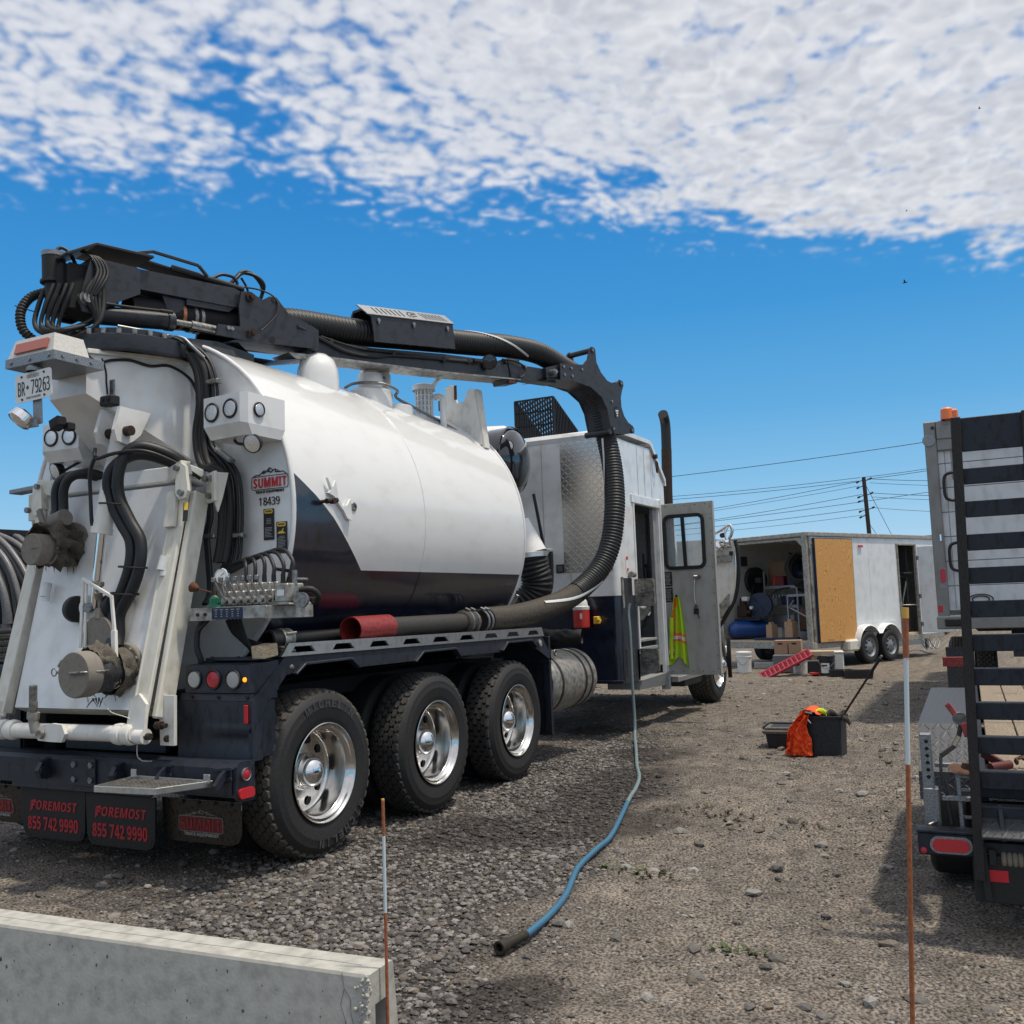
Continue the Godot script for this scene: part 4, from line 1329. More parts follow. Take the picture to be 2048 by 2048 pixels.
func truck_rear() -> void:
	# tailgate: a slanting plate between two edge channels
	var g := MB.new()
	var top_y := 2.36; var bot_y := 0.985
	var zt := -4.40; var zb := -4.10
	var xl := -5.74; var xr := -4.60
	g.hexa([V(xl, bot_y, zb), V(xr, bot_y, zb), V(xr, top_y, zt), V(xl, top_y, zt), V(xl, bot_y, zb - 0.10), V(xr, bot_y, zb - 0.10), V(xr, top_y, zt - 0.14), V(xl, top_y, zt - 0.14)])
	var gate := put("tailgate", g, MT.white, K)
	g = MB.new()
	g.hexa([V(xl, bot_y - 0.045, zb - 0.10), V(xr, bot_y - 0.045, zb - 0.10), V(xr, bot_y - 0.004, zb - 0.004), V(xl, bot_y - 0.004, zb - 0.004), V(xl, bot_y - 0.06, zb - 0.2), V(xr, bot_y - 0.06, zb - 0.2), V(xr, bot_y - 0.004, zb - 0.2), V(xl, bot_y - 0.004, zb - 0.2)])
	put("bottom_lip", g, MT.cream, gate)
	g = MB.new()
	g.box(V(-5.17, 2.425, -4.50), V(1.24, 0.11, 0.16), Basis(Vector3.RIGHT, -0.2), 0.01)
	put("top_beam", g, MT.white, gate)
	g = MB.new()
	for e in [[V(-4.585, 1.90, -4.27), V(-4.595, 1.815, -4.25)], [V(-5.60, 1.78, -4.22), V(-5.60, 1.69, -4.20)]]:
		g.cyl(e[0], e[1], 0.032, 14); g.cyl(e[0] + V(0, -0.09, 0.01), e[0] + V(0, -0.12, 0.012), 0.026, 14)
	puts("drain_cock", g, MT.white, gate)
	# edge channels and the lift arms
	for s in [1.0, -1.0]:
		var x: float = TX + s * 0.635
		var a := MB.new()
		a.bar(V(x, 2.28, -4.385), V(x, 0.93, -4.055), 0.115, 0.03, V(0, 0.2, 1), 0.012)
		a.bar(V(x - s * 0.05, 2.28, -4.40), V(x - s * 0.05, 0.95, -4.075), 0.016, 0.07, V(0, 0.2, 1), 0.004)
		a.bar(V(x + s * 0.075, 2.30, -4.47), V(x + s * 0.075, 0.93, -4.155), 0.045, 0.13, V(0, 0.2, 1), 0.012)
		# plates at the top: link, lug and pins
		var px := fr(V(x + s * 0.03, 2.33, -4.36), V(s * 0.5, 0, 0.86), V(0, 1, 0))
		var ln := [V2(-0.04, 0.13), V2(0.0, 0.155), V2(0.04, 0.13), V2(0.085, -0.03), V2(0.07, -0.075), V2(0.02, -0.085), V2(-0.02, -0.04)]
		a.prism(ln, fr(V(x + s * 0.04, 2.33, -4.33), V(1, 0, 0), V(0, 1, -0.15)), -0.012, 0.012)
		a.prism(ln, fr(V(x + s * -0.02, 2.35, -4.40), V(1, 0, 0), V(0, 1, -0.15)), -0.012, 0.012)
		a.prism([V2(-0.05, 0.10), V2(0.0, 0.115), V2(0.03, 0.06), V2(0.05, -0.12), V2(-0.04, -0.12)], fr(V(x - s * 0.02, 2.20, -4.335), V(1, 0, 0), V(0, 1, -0.2)), 0.0, 0.02)
		a.bar(V(x - s * 0.09, 2.42, -4.40), V(x + s * 0.05, 2.46, -4.38), 0.07, 0.09)
		a.box(V(x + s * 0.17, 2.33, -4.47), V(0.17, 0.19, 0.02), Basis(Vector3.UP, -s * 0.5), 0.004)
		a.prism([V2(-0.05, 0.10), V2(0.05, 0.10), V2(0.05, -0.06), V2(0.02, -0.15), V2(-0.01, -0.06)], fr(V(x + s * 0.235, 2.32, -4.48), V(-s * 0.3, 0, 0.9), V(0, 1, 0)), -0.008, 0.008)
		put("lift_arm", a, MT.cream, K)
		var bl := MB.new()
		for q in [V(x + s * 0.145, 2.385, -4.455), V(x + s * 0.185, 2.385, -4.47), V(x + s * 0.17, 2.275, -4.46), V(x + s * 0.08, 2.29, -4.315)]: bl.cyl(q, q + V(0, 0.0, 0.03), 0.02, 8)
		bl.cyl(V(x + s * 0.02, 2.45, -4.34), V(x + s * 0.02, 2.45, -4.31), 0.018, 12)
		puts("pin", bl, MT.steel, K)
		# foot casting at the lower pivot
		var ft := MB.new()
		ft.prism([V2(-0.08, 0.18), V2(-0.02, 0.22), V2(0.05, 0.16), V2(0.06, -0.02), V2(0.02, -0.06), V2(-0.05, -0.05), V2(-0.09, 0.0)], fr(V(x + s * 0.02, 0.87, -4.03), V(1, 0, 0), V(0, 1, -0.15)), -0.012, 0.012)
		ft.prism([V2(-0.06, 0.2), V2(0.06, 0.2), V2(0.06, -0.09), V2(-0.05, -0.09)], fr(V(x + s * 0.12, 0.87, -4.16), V(1, 0, 0), V(0, 1, 0)), -0.012, 0.012)
		ft.cyl(V(x, 0.845, -4.04), V(x + s * 0.075, 0.845, -4.04), 0.045, 18)
		put("pivot_foot", ft, MT.dirtywhite, K)
		ft = MB.new()
		ft.cyl(V(x + s * 0.075, 0.845, -4.04), V(x + s * 0.11, 0.845, -4.04), 0.02, 8)
		ft.cyl(V(x + s * 0.08, 0.90, -4.11), V(x + s * 0.125, 0.90, -4.11), 0.026, 6); ft.cyl(V(x + s * 0.125, 0.90, -4.11), V(x + s * 0.16, 0.90, -4.11), 0.014, 10)
		ft.cyl(V(x + s * 0.12, 0.82, -4.145), V(x + s * 0.14, 0.82, -4.145), 0.02, 10)
		puts("pivot_bolt", ft, MT.darkrust, K)
	# yellow caution label on the arm
	var lab := MB.new(); lab.box(V(-4.465, 2.17, -4.32), V(0.03, 0.12, 0.003), Basis(Vector3.UP, 0.5) * Basis(Vector3.RIGHT, -0.2), 0.0)
	put("caution_label", lab, MT.print, K)
	lab = MB.new(); lab.box(V(-4.4635, 2.205, -4.324), V(0.024, 0.05, 0.003), Basis(Vector3.UP, 0.5) * Basis(Vector3.RIGHT, -0.2), 0.0)
	put("caution_label", lab, MT.yellow, K)
	# torque tube across the bottom
	var tb := MB.new()
	tb.cyl(V(-5.82, 0.85, -4.04), V(-4.58, 0.855, -4.04), 0.048, 24)
	for x in [-5.76, -5.67, -4.70, -4.62]: tb.lathe([V2(0.05, -0.035), V2(0.06, -0.03), V2(0.064, 0.0), V2(0.06, 0.03), V2(0.05, 0.035)], V(x, 0.853, -4.04), Vector3.RIGHT, 24)
	tb.prism([V2(-0.06, -0.02), V2(-0.02, 0.045), V2(0.08, 0.06), V2(0.17, 0.055), V2(0.2, 0.0), V2(0.17, -0.05), V2(0.06, -0.05), V2(-0.04, -0.045)], fr(V(-5.30, 0.85, -3.985), V(1, 0, 0), V(0, 1, 0)), -0.012, 0.012)
	put("torque_tube", tb, MT.dirtywhite, K)
	tb = MB.new()
	tb.cyl(V(-5.30, 0.845, -3.97), V(-5.30, 0.845, -3.945), 0.03, 6)
	tb.tube([V(-5.37, 1.05, -3.96), V(-5.385, 0.98, -3.97)], 0.026, 12); tb.cyl(V(-5.38, 0.975, -3.97), V(-5.385, 0.935, -3.97), 0.04, 6); tb.cyl(V(-5.385, 0.935, -3.97), V(-5.37, 0.85, -3.98), 0.03, 14)
	put("ram_eye", tb, MT.aludull, K)
	tb = MB.new(); tb.cyl(V(-5.36, 1.14, -3.95), V(-5.38, 0.98, -3.965), 0.024, 14)
	put("ram_rod", tb, MT.steel, K)
	# big suction outlet with its dusty cap
	var c := V(-4.815, 1.215, -4.15)
	var fl := MB.new()
	fl.lathe([V2(0.168, 0.0), V2(0.168, 0.03), V2(0.16, 0.035), V2(0.12, 0.035)], c + V(0, 0, -0.03), Vector3.BACK, 36)
	for i in 12: fl.bolt(c + V(cos(i * TAU / 12) * 0.145, sin(i * TAU / 12) * 0.145, 0.003), Vector3.BACK, 0.014, 0.018)
	put("outlet_flange", fl, MT.cement, K)
	var body := []
	for i in 9: body.append(c + V(0, 0.0, 0.0 + 0.25 * i / 8.0))
	put("outlet_body", lumpy_tube(body, 0.118, 3, 0.012), MT.darkpanel, K)
	var wr := []
	for i in 6: wr.append(c + V(0, 0.0, -0.0 + 0.10 * i / 5.0))
	put("grime_wrap", lumpy_tube(wr, 0.138, 5, 0.05), MT.rag, K)
	wr = []
	for i in 8: wr.append(c + V(-0.0, 0.035, 0.13 + 0.11 * i / 7.0))
	put("grime_wrap", lumpy_tube(wr, 0.112, 7, 0.06, 34), MT.rag, K)
	var cap := MB.new()
	cap.lathe([V2(0.130, 0.0), V2(0.134, 0.012), V2(0.134, 0.095), V2(0.130, 0.105), V2(0.126, 0.107), V2(0.0, 0.107)], c + V(0, 0, 0.24), Vector3.BACK, 44)
	put("outlet_cap", cap, MT.cement, K)
	cap = MB.new()
	cap.tube([c + V(-0.02, 0.01, 0.355), c + V(0.075, 0.015, 0.36)], 0.009, 8); cap.tube([c + V(0.135, 0.015, 0.22), c + V(0.12, 0.015, 0.34), c + V(0.08, 0.015, 0.362)], 0.009, 8)
	cap.tube([c + V(-0.135, 0.01, 0.28), c + V(-0.20, 0.012, 0.30)], 0.008, 8)
	var ring := []
	for i in 17: ring.append(c + V(-0.225 + 0.022 * cos(i * TAU / 16), 0.012 + 0.022 * sin(i * TAU / 16), 0.30))
	cap.tube(ring, 0.004, 6, false)
	cap.tube([c + V(-0.09, 0.10, 0.29), c + V(-0.15, 0.075, 0.31), c + V(-0.165, 0.045, 0.315)], 0.010, 8)
	puts("cap_latch", cap, MT.steel, K)
	# ragged shreds hanging off the wrap
	var rg := RandomNumberGenerator.new(); rg.seed = 4
	var sh := MB.new()
	for i in 46:
		var a := rg.randf() * TAU
		var p := c + V(cos(a) * 0.135, sin(a) * 0.13, rg.randf_range(0.02, 0.24))
		if i < 10: p = c + V(rg.randf_range(-0.05, 0.03), -0.145, 0.16 + rg.randf() * 0.05)
		var q := p + V(rg.randf_range(-0.03, 0.03) + cos(a) * 0.015, -rg.randf_range(0.015, 0.06), rg.randf_range(-0.01, 0.03))
		var w := rg.randf_range(0.004, 0.012)
		sh.face([p - V(w, 0, 0), p + V(w, 0, 0.004), q + V(w * 0.4, 0, 0), q - V(w * 0.3, 0, 0)], p - V(0, 0, 1))
	var shn := put("shreds", sh, MT.rag, K); shn.set_meta("kind", "stuff")
	sh = MB.new(); sh.tube(spl([c + V(0.03, -0.17, 0.16), c + V(0.08, -0.23, 0.15), c + V(0.20, -0.27, 0.12), c + V(0.24, -0.34, 0.10), c + V(0.225, -0.5, 0.08), c + V(0.25, -0.53, 0.0)], 0.03), 0.003, 5)
	put("loose_cord", sh, MT.cream, K)
	# gate valve disc with its handle frame
	var d := MB.new()
	var dp := rrect(0.255, 0.30, 0.125, 10)
	d.prism(dp, fr(V(-4.985, 1.40, -4.135), V(1, 0, 0), V(0, 1, 0)), -0.03, 0.03)
	put("gate_valve", d, MT.cement, K)
	d = MB.new()
	d.cyl(V(-4.985, 1.535, -4.13), V(-4.985, 1.60, -4.13), 0.035, 14, 0.026)
	d.cyl(V(-4.985, 1.60, -4.13), V(-4.985, 1.74, -4.12), 0.017, 12); d.box(V(-4.985, 1.745, -4.12), V(0.05, 0.03, 0.04)); d.cyl(V(-4.99, 1.66, -4.12), V(-4.97, 1.70, -4.1), 0.024, 10)
	put("valve_spindle", d, MT.cement, K)
	d = MB.new()
	d.bar(V(-5.125, 1.785, -4.115), V(-5.115, 1.36, -4.09), 0.022, 0.014, V(0, 0, 1)); d.bar(V(-5.095, 1.77, -4.115), V(-5.075, 1.36, -4.09), 0.018, 0.014, V(0, 0, 1))
	d.bar(V(-5.125, 1.785, -4.11), V(-4.83, 1.665, -4.08), 0.022, 0.014, V(0, 0, 1))
	d.bar(V(-4.83, 1.67, -4.08), V(-4.765, 1.44, -4.05), 0.024, 0.014, V(0, 0, 1)); d.bar(V(-4.77, 1.46, -4.05), V(-4.74, 1.30, -4.03), 0.038, 0.022, V(0, 0, 1))
	put("valve_handle", d, MT.dirtywhite, K)
	# lower ram eye on the plate
	d = MB.new()
	for q in [[V(-5.29, 1.60, -4.20), 0.085, "dark"], [V(-4.93, 1.61, -4.19), 0.085, "steel"]]:
		d.lathe([V2(q[1], -0.02), V2(q[1], 0.02), V2(q[1] * 0.9, 0.028), V2(0.0, 0.03)], q[0], V(1, 0, 0.25), 24)
	puts("ram_lug", d, MT.black, K)
	d = MB.new()
	d.lathe([V2(0.078, -0.01), V2(0.078, 0.014), V2(0.07, 0.02), V2(0.0, 0.02)], V(-5.09, 1.605, -4.155), V(0.5, 0, 1), 24)
	d.lathe([V2(0.09, -0.01), V2(0.09, 0.01), V2(0.0, 0.012)], V(-4.99, 1.595, -4.21), V(0.5, 0, 1), 24)
	puts("ram_lug", d, MT.dirtywhite, K)
	d = MB.new(); d.cyl(V(-5.085, 1.605, -4.14), V(-5.07, 1.605, -4.10), 0.032, 6)
	put("ram_pin", d, MT.steel, K)
	# hydraulic ram from the beak to the gate
	d = MB.new()
	d.cyl(V(-4.915, 2.70, -4.22), V(-5.0, 2.08, -4.15), 0.058, 24); d.cyl(V(-5.0, 2.10, -4.152), V(-5.005, 2.06, -4.148), 0.066, 24)
	put("ram_barrel", d, MT.dirtywhite, K)
	d = MB.new(); d.cyl(V(-5.0, 2.07, -4.15), V(-5.065, 1.60, -4.15), 0.030, 20)
	put("ram_rod", d, MT.chrome, K)
	d = MB.new()
	for x in [-5.02, -4.86]: d.prism([V2(-0.13, 0.17), V2(0.10, 0.11), V2(0.10, -0.05), V2(0.06, -0.11), V2(-0.03, -0.10), V2(-0.10, 0.0)], fr(V(x, 2.72, -4.22), V(0, 0.3, 1), V(0, 1, -0.3)), -0.014, 0.014)
	puts("ram_clevis", d, MT.white, K)
	d = MB.new(); d.cyl(V(-5.05, 2.70, -4.20), V(-4.80, 2.70, -4.20), 0.032, 16)
	put("ram_pin", d, MT.darkrust, K)
	d = MB.new(); d.tube(spl([V(-5.03, 2.60, -4.12), V(-5.0, 2.53, -4.1), V(-4.86, 2.55, -4.12), V(-4.70, 2.56, -4.2), V(-4.6, 2.50, -4.35), V(-4.52, 2.40, -4.5)], 0.03), 0.012, 8); d.tube(spl([V(-5.0, 2.55, -4.1), V(-5.05, 2.45, -4.1), V(-5.07, 2.30, -4.12), V(-5.065, 2.12, -4.13), V(-5.02, 2.10, -4.13)], 0.03), 0.012, 8)
	puts("ram_line", d, MT.hose, K)
	# fat black hoses looping over the gate
	for k in 2:
		var dx := 0.042 * (k * 2 - 1)
		d = MB.new()
		d.tube(spl([V(-4.60 + dx * 0.3, 2.44, -4.52), V(-4.66 + dx * 0.3, 2.53 + dx * 0.4, -4.38), V(-4.76, 2.575 + dx * 0.6, -4.24), V(-4.85 + dx * 0.6, 2.53 + dx * 0.5, -4.18), V(-4.90 + dx, 2.42, -4.15), V(-4.90 + dx, 2.28, -4.16), V(-4.83 + dx, 2.13, -4.18), V(-4.75 + dx, 2.0, -4.19), V(-4.745 + dx, 1.85, -4.18), V(-4.80 + dx, 1.70, -4.17), V(-4.885 + dx * 0.7, 1.56, -4.165), V(-4.87 + dx * 0.6, 1.44, -4.15), V(-4.85 + dx * 0.6, 1.36, -4.12)], 0.03), 0.036, 14)
		put("gate_hose", d, MT.hose, K)
	d = MB.new()
	for q in [V(-4.90, 2.24, -4.15), V(-4.75, 1.84, -4.17), V(-4.81, 1.68, -4.16)]: d.lathe([V2(0.085, -0.006), V2(0.087, 0.0), V2(0.085, 0.006)], q, V(0.1, 1, 0), 16)
	puts("hose_tie", d, MT.rubber, K)
	# smaller upper outlet on the left
	c = V(-5.50, 2.03, -4.32)
	fl = MB.new(); fl.lathe([V2(0.15, 0.0), V2(0.15, 0.03), V2(0.0, 0.035)], c, V(0.35, 0, 1), 28)
	put("outlet_flange", fl, MT.cement, K)
	body = []
	for i in 8: body.append(c + V(0.03 * i / 7.0, -0.02 * i / 7.0, 0.26 * i / 7.0))
	put("grime_wrap", lumpy_tube(body, 0.125, 15, 0.10, 34), MT.rag, K)
	cap = MB.new()
	cap.lathe([V2(0.098, 0.0), V2(0.101, 0.01), V2(0.101, 0.12), V2(0.096, 0.126), V2(0.0, 0.127)], V(-5.455, 1.985, -4.12), V(-0.05, 0, 1), 36)
	put("outlet_cap", cap, MT.cement, K)
	cap = MB.new(); cap.bar(V(-5.44, 2.0, -3.985), V(-5.36, 2.0, -4.0), 0.022, 0.014, V(0, 0, 1)); cap.bar(V(-5.61, 2.26, -4.16), V(-5.52, 2.12, -4.14), 0.04, 0.03, V(0, 0, 1), 0.012); cap.cyl(V(-5.52, 2.17, -4.2), V(-5.40, 2.20, -4.2), 0.055, 16)
	puts("cap_latch", cap, MT.cement, K)
	sh = MB.new()
	for i in 40:
		var p := c + V(rg.randf_range(-0.14, 0.16), -0.10 - rg.randf() * 0.05, rg.randf_range(0.0, 0.2))
		var q := p + V(rg.randf_range(-0.02, 0.02), -rg.randf_range(0.02, 0.075), 0)
		var w := rg.randf_range(0.003, 0.01)
		sh.face([p - V(w, 0, 0), p + V(w, 0, 0.003), q], p - V(0, 0, 1))
	shn = put("shreds", sh, MT.rag, K); shn.set_meta("kind", "stuff")
	for k in 2:
		var dx := 0.075 * k
		d = MB.new(); d.tube(spl([V(-5.34 + dx * 0.3, 2.46, -4.5), V(-5.44 + dx * 0.6, 2.50 + dx * 0.1, -4.38), V(-5.55 + dx, 2.48, -4.30), V(-5.60 + dx, 2.40, -4.28), V(-5.60 + dx, 2.26, -4.28), V(-5.56 + dx, 2.14, -4.24)], 0.03), 0.031, 12)
		put("gate_hose", d, MT.hose, K)
	# ladder rail peeping out on the far side
	d = MB.new()
	for q in [[V(-6.08, 3.0, -4.66), V(-6.17, 1.2, -4.56)]]: d.tube([q[0], q[1]], 0.018, 10)
	d.bar(V(-6.30, 2.46, -4.48), V(-5.82, 2.48, -4.48), 0.10, 0.03)
	put("far_rail", d, MT.galv, K)
	# hose bundle down the right of the rear plate
	var bun := [V(-4.86, 3.37, -4.52), V(-4.72, 3.335, -4.62), V(-4.61, 3.24, -4.655), V(-4.55, 3.11, -4.66), V(-4.53, 2.94, -4.66), V(-4.56, 2.74, -4.66), V(-4.54, 2.63, -4.66), V(-4.44, 2.54, -4.66), V(-4.35, 2.42, -4.66), V(-4.325, 2.24, -4.66), V(-4.325, 2.05, -4.66), V(-4.33, 1.90, -4.65), V(-4.34, 1.80, -4.60)]
	for k in 6:
		d = MB.new()
		var pp := []
		for i in bun.size(): pp.append(bun[i] + V(-0.021 * (k % 6) - 0.004 * sin(i * 1.3 + k), -0.012 * (k % 3) * (1.0 if i < 4 else 0.2), 0.014 * (k % 2)))
		d.tube(spl(pp, 0.03), 0.0115, 8)
		put("rear_line", d, MT.hose if k != 2 else MT.rubber, K)
	var b2 := [V(-4.66, 3.26, -4.60), V(-4.61, 3.13, -4.63), V(-4.60, 2.92, -4.64), V(-4.63, 2.74, -4.64), V(-4.61, 2.60, -4.63), V(-4.56, 2.50, -4.62), V(-4.47, 2.47, -4.60), V(-4.40, 2.40, -4.60), V(-4.37, 2.22, -4.60), V(-4.385, 2.0, -4.60), V(-4.40, 1.86, -4.58)]
	for k in 3:
		d = MB.new()
		var pp := []
		for i in b2.size(): pp.append(b2[i] + V(-0.022 * k, 0, 0.012 * k))
		d.tube(spl(pp, 0.03), [0.026, 0.02, 0.024][k], 10)
		put("rear_line", d, MT.rubber, K)
	var lp := [V(-4.52, 2.29, -4.56), V(-4.51, 2.15, -4.56), V(-4.54, 2.04, -4.56), V(-4.525, 1.86, -4.56), V(-4.515, 1.68, -4.56), V(-4.50, 1.60, -4.5)]
	for k in 3:
		d = MB.new()
		var pp := []
		for i in lp.size(): pp.append(lp[i] + V(0.022 * k, 0, 0.01 * k))
		d.tube(spl(pp, 0.03), 0.012, 8)
		put("rear_line", d, MT.hose, K)
	d = MB.new()
	for q in [V(-4.57, 3.06, -4.64), V(-4.45, 2.56, -4.64), V(-4.36, 2.03, -4.63), V(-4.52, 2.03, -4.55)]: d.box(q, V(0.17, 0.03, 0.05), Basis(V(0, 0, 1), -0.6 if q.y < 2.6 and q.y > 2.5 else 0.0), 0.006)
	puts("line_clamp", d, MT.steel, K)
	valve_bank()
	tail_boxes()
	bumper()

func valve_bank() -> void:
	var t := MB.new()
	t.box(V(-4.30, 1.535, -4.30), V(0.22, 0.075, 0.012)); t.box(V(-4.0, 1.54, -4.30), V(0.39, 0.075, 0.012))
	t.hexa([V(-3.81, 1.575, -4.295), V(-3.80, 1.575, -4.70), V(-4.42, 1.575, -4.70), V(-4.42, 1.575, -4.295), V(-3.81, 1.565, -4.295), V(-3.80, 1.565, -4.70), V(-4.42, 1.565, -4.70), V(-4.42, 1.565, -4.295)])
	t.box(V(-3.806, 1.535, -4.50), V(0.012, 0.075, 0.42))
	var tray := put("valve_tray", t, MT.aludull, K)
	t = MB.new(); t.box(V(-4.105, 1.537, -4.2925), V(0.24, 0.068, 0.004), Basis.IDENTITY, 0.0)
	var lb := put("control_label", t, MT.darkblue, tray)
	t = MB.new()
	for i in 5:
		for j in 4: t.box(V(-4.19 + i * 0.043, 1.560 - j * 0.013, -4.290), V(0.026 if j == 0 else 0.012, 0.005, 0.001), Basis.IDENTITY, 0.0)
	put("text_lines", t, MT.printgrey, lb)
	t = MB.new()
	for i in 2: t.bolt(V(-4.34 + i * 0.06, 1.535, -4.294), V(0, 0, 1), 0.012, 0.006)
	puts("bolt", t, MT.darkrust, tray)
	t = MB.new()
	for i in 7:
		var x := -4.17 + i * 0.056
		t.box(V(x, 1.625, -4.42), V(0.050, 0.09, 0.13), Basis.IDENTITY, 0.008)
		t.cyl(V(x, 1.615, -4.355), V(x, 1.615, -4.33), 0.020, 12)
		t.box(V(x, 1.69, -4.43), V(0.03, 0.05, 0.05), Basis.IDENTITY, 0.006)
	t.box(V(-3.74, 1.645, -4.42), V(0.10, 0.11, 0.15), Basis.IDENTITY, 0.008)
	t.hexa([V(-3.84, 1.577, -4.35), V(-3.68, 1.577, -4.35), V(-3.68, 1.577, -4.55), V(-3.84, 1.577, -4.55), V(-3.81, 1.60, -4.35), V(-3.71, 1.60, -4.35), V(-3.71, 1.60, -4.55), V(-3.81, 1.60, -4.55)])
	put("valve_block", t, MT.aludull, K)
	for i in 7:
		var x := -4.17 + i * 0.056
		t = MB.new()
		t.bar(V(x, 1.625, -4.335), V(x - 0.045, 1.735, -4.30), 0.012, 0.008, V(0, 0, 1)); t.box(V(x - 0.047, 1.74, -4.30), V(0.03, 0.03, 0.02), Basis.IDENTITY, 0.006)
		put("valve_lever", t, MT.steel, K)
	t = MB.new(); t.box(V(-3.74, 1.645, -4.342), V(0.05, 0.035, 0.003), Basis.IDENTITY, 0.0)
	put("valve_label", t, MT.printwhite, K)
	t = MB.new(); t.lathe([V2(0.0, -0.03), V2(0.04, -0.03), V2(0.046, -0.02), V2(0.046, 0.0), V2(0.040, 0.004)], V(-4.195, 1.765, -4.34), V(0.2, 0.1, 1), 20)
	t.cyl(V(-4.195, 1.72, -4.36), V(-4.195, 1.64, -4.38), 0.012, 8)
	var g := put("pressure_gauge", t, MT.chrome, K)
	t = MB.new(); t.lathe([V2(0.041, 0.002), V2(0.0, 0.003)], V(-4.195, 1.765, -4.34), V(0.2, 0.1, 1), 20); put("dial", t, MT.printwhite, g)
	t = MB.new(); t.bar(V(-4.192, 1.765, -4.335), V(-4.172, 1.78, -4.338), 0.003, 0.002, V(0, 0, 1), 0.0); put("needle", t, MT.print, g)
	for i in 6:
		var x := -4.10 + i * 0.072
		t = MB.new()
		t.cyl(V(x, 1.70, -4.45), V(x, 1.76, -4.45), 0.014, 8)
		t.tube(spl([V(x, 1.76, -4.45), V(x - 0.01, 1.82 + 0.012 * (i % 3), -4.46), V(x - 0.07 - 0.02 * i, 1.86 + 0.01 * i, -4.50), V(-4.36, 1.84 - 0.01 * i, -4.56), V(-4.44 + 0.012 * i, 1.90, -4.60)], 0.03), 0.012, 8)
		put("valve_line", t, MT.hose, K)
	t = MB.new(); t.tube(spl([V(-3.70, 1.66, -4.46), V(-3.64, 1.66, -4.5), V(-3.625, 1.62, -4.54), V(-3.66, 1.59, -4.56), V(-3.72, 1.60, -4.6), V(-4.0, 1.62, -4.66)], 0.02), 0.02, 10); t.tube(spl([V(-3.72, 1.72, -4.42), V(-3.70, 1.76, -4.43), V(-3.78, 1.775, -4.47), V(-4.0, 1.80, -4.6)], 0.02), 0.011, 8)
	put("valve_line", t, MT.rubber, K)
	t = MB.new(); t.cyl(V(-3.70, 1.69, -4.42), V(-3.70, 1.775, -4.42), 0.016, 8); t.cyl(V(-3.655, 1.60, -4.43), V(-3.645, 1.60, -4.40), 0.045, 18)
	puts("fitting", t, MT.steel, K)
	# green grease fitting on the tray
	t = MB.new()
	t.lathe([V2(0.05, 0.0), V2(0.05, 0.012), V2(0.03, 0.014), V2(0.034, 0.05), V2(0.022, 0.062), V2(0.014, 0.07)], V(-4.235, 1.578, -4.33), Vector3.UP, 14); t.bar(V(-4.27, 1.60, -4.33), V(-4.2, 1.615, -4.33), 0.03, 0.03)
	put("green_valve", t, MT.greengoo, K)
	t = MB.new(); t.cyl(V(-4.235, 1.645, -4.33), V(-4.235, 1.675, -4.33), 0.012, 10); t.tube([V(-4.38, 1.70, -4.30), V(-4.24, 1.665, -4.31)], 0.005, 6); t.lathe([V2(0.008, 0.0), V2(0.02, 0.01), V2(0.034, 0.05), V2(0.0, 0.05)], V(-4.34, 1.69, -4.30), V(-1, 0.3, 0), 10)
	put("rusty_nozzle", t, MT.rust, K)
	# lines falling from the tray to the frame
	for k in 4:
		t = MB.new()
		t.tube(spl([V(-4.30 + 0.03 * k, 1.50, -4.50), V(-4.26 + 0.03 * k, 1.40 - 0.02 * k, -4.54), V(-4.12, 1.33 - 0.02 * k, -4.62), V(-3.99 + 0.01 * k, 1.30 - 0.015 * k, -4.75)], 0.03), 0.016, 8)
		put("frame_line", t, MT.rubber, K)
	t = MB.new()
	t.tube(spl([V(-4.36, 1.50, -4.36), V(-4.385, 1.44, -4.34), V(-4.385, 1.34, -4.33), V(-4.365, 1.27, -4.34), V(-4.37, 1.22, -4.36)], 0.02), 0.018, 8); t.tube(spl([V(-4.30, 1.50, -4.34), V(-4.37, 1.44, -4.33)], 0.02), 0.010, 6)
	put("frame_line", t, MT.rubber, K)

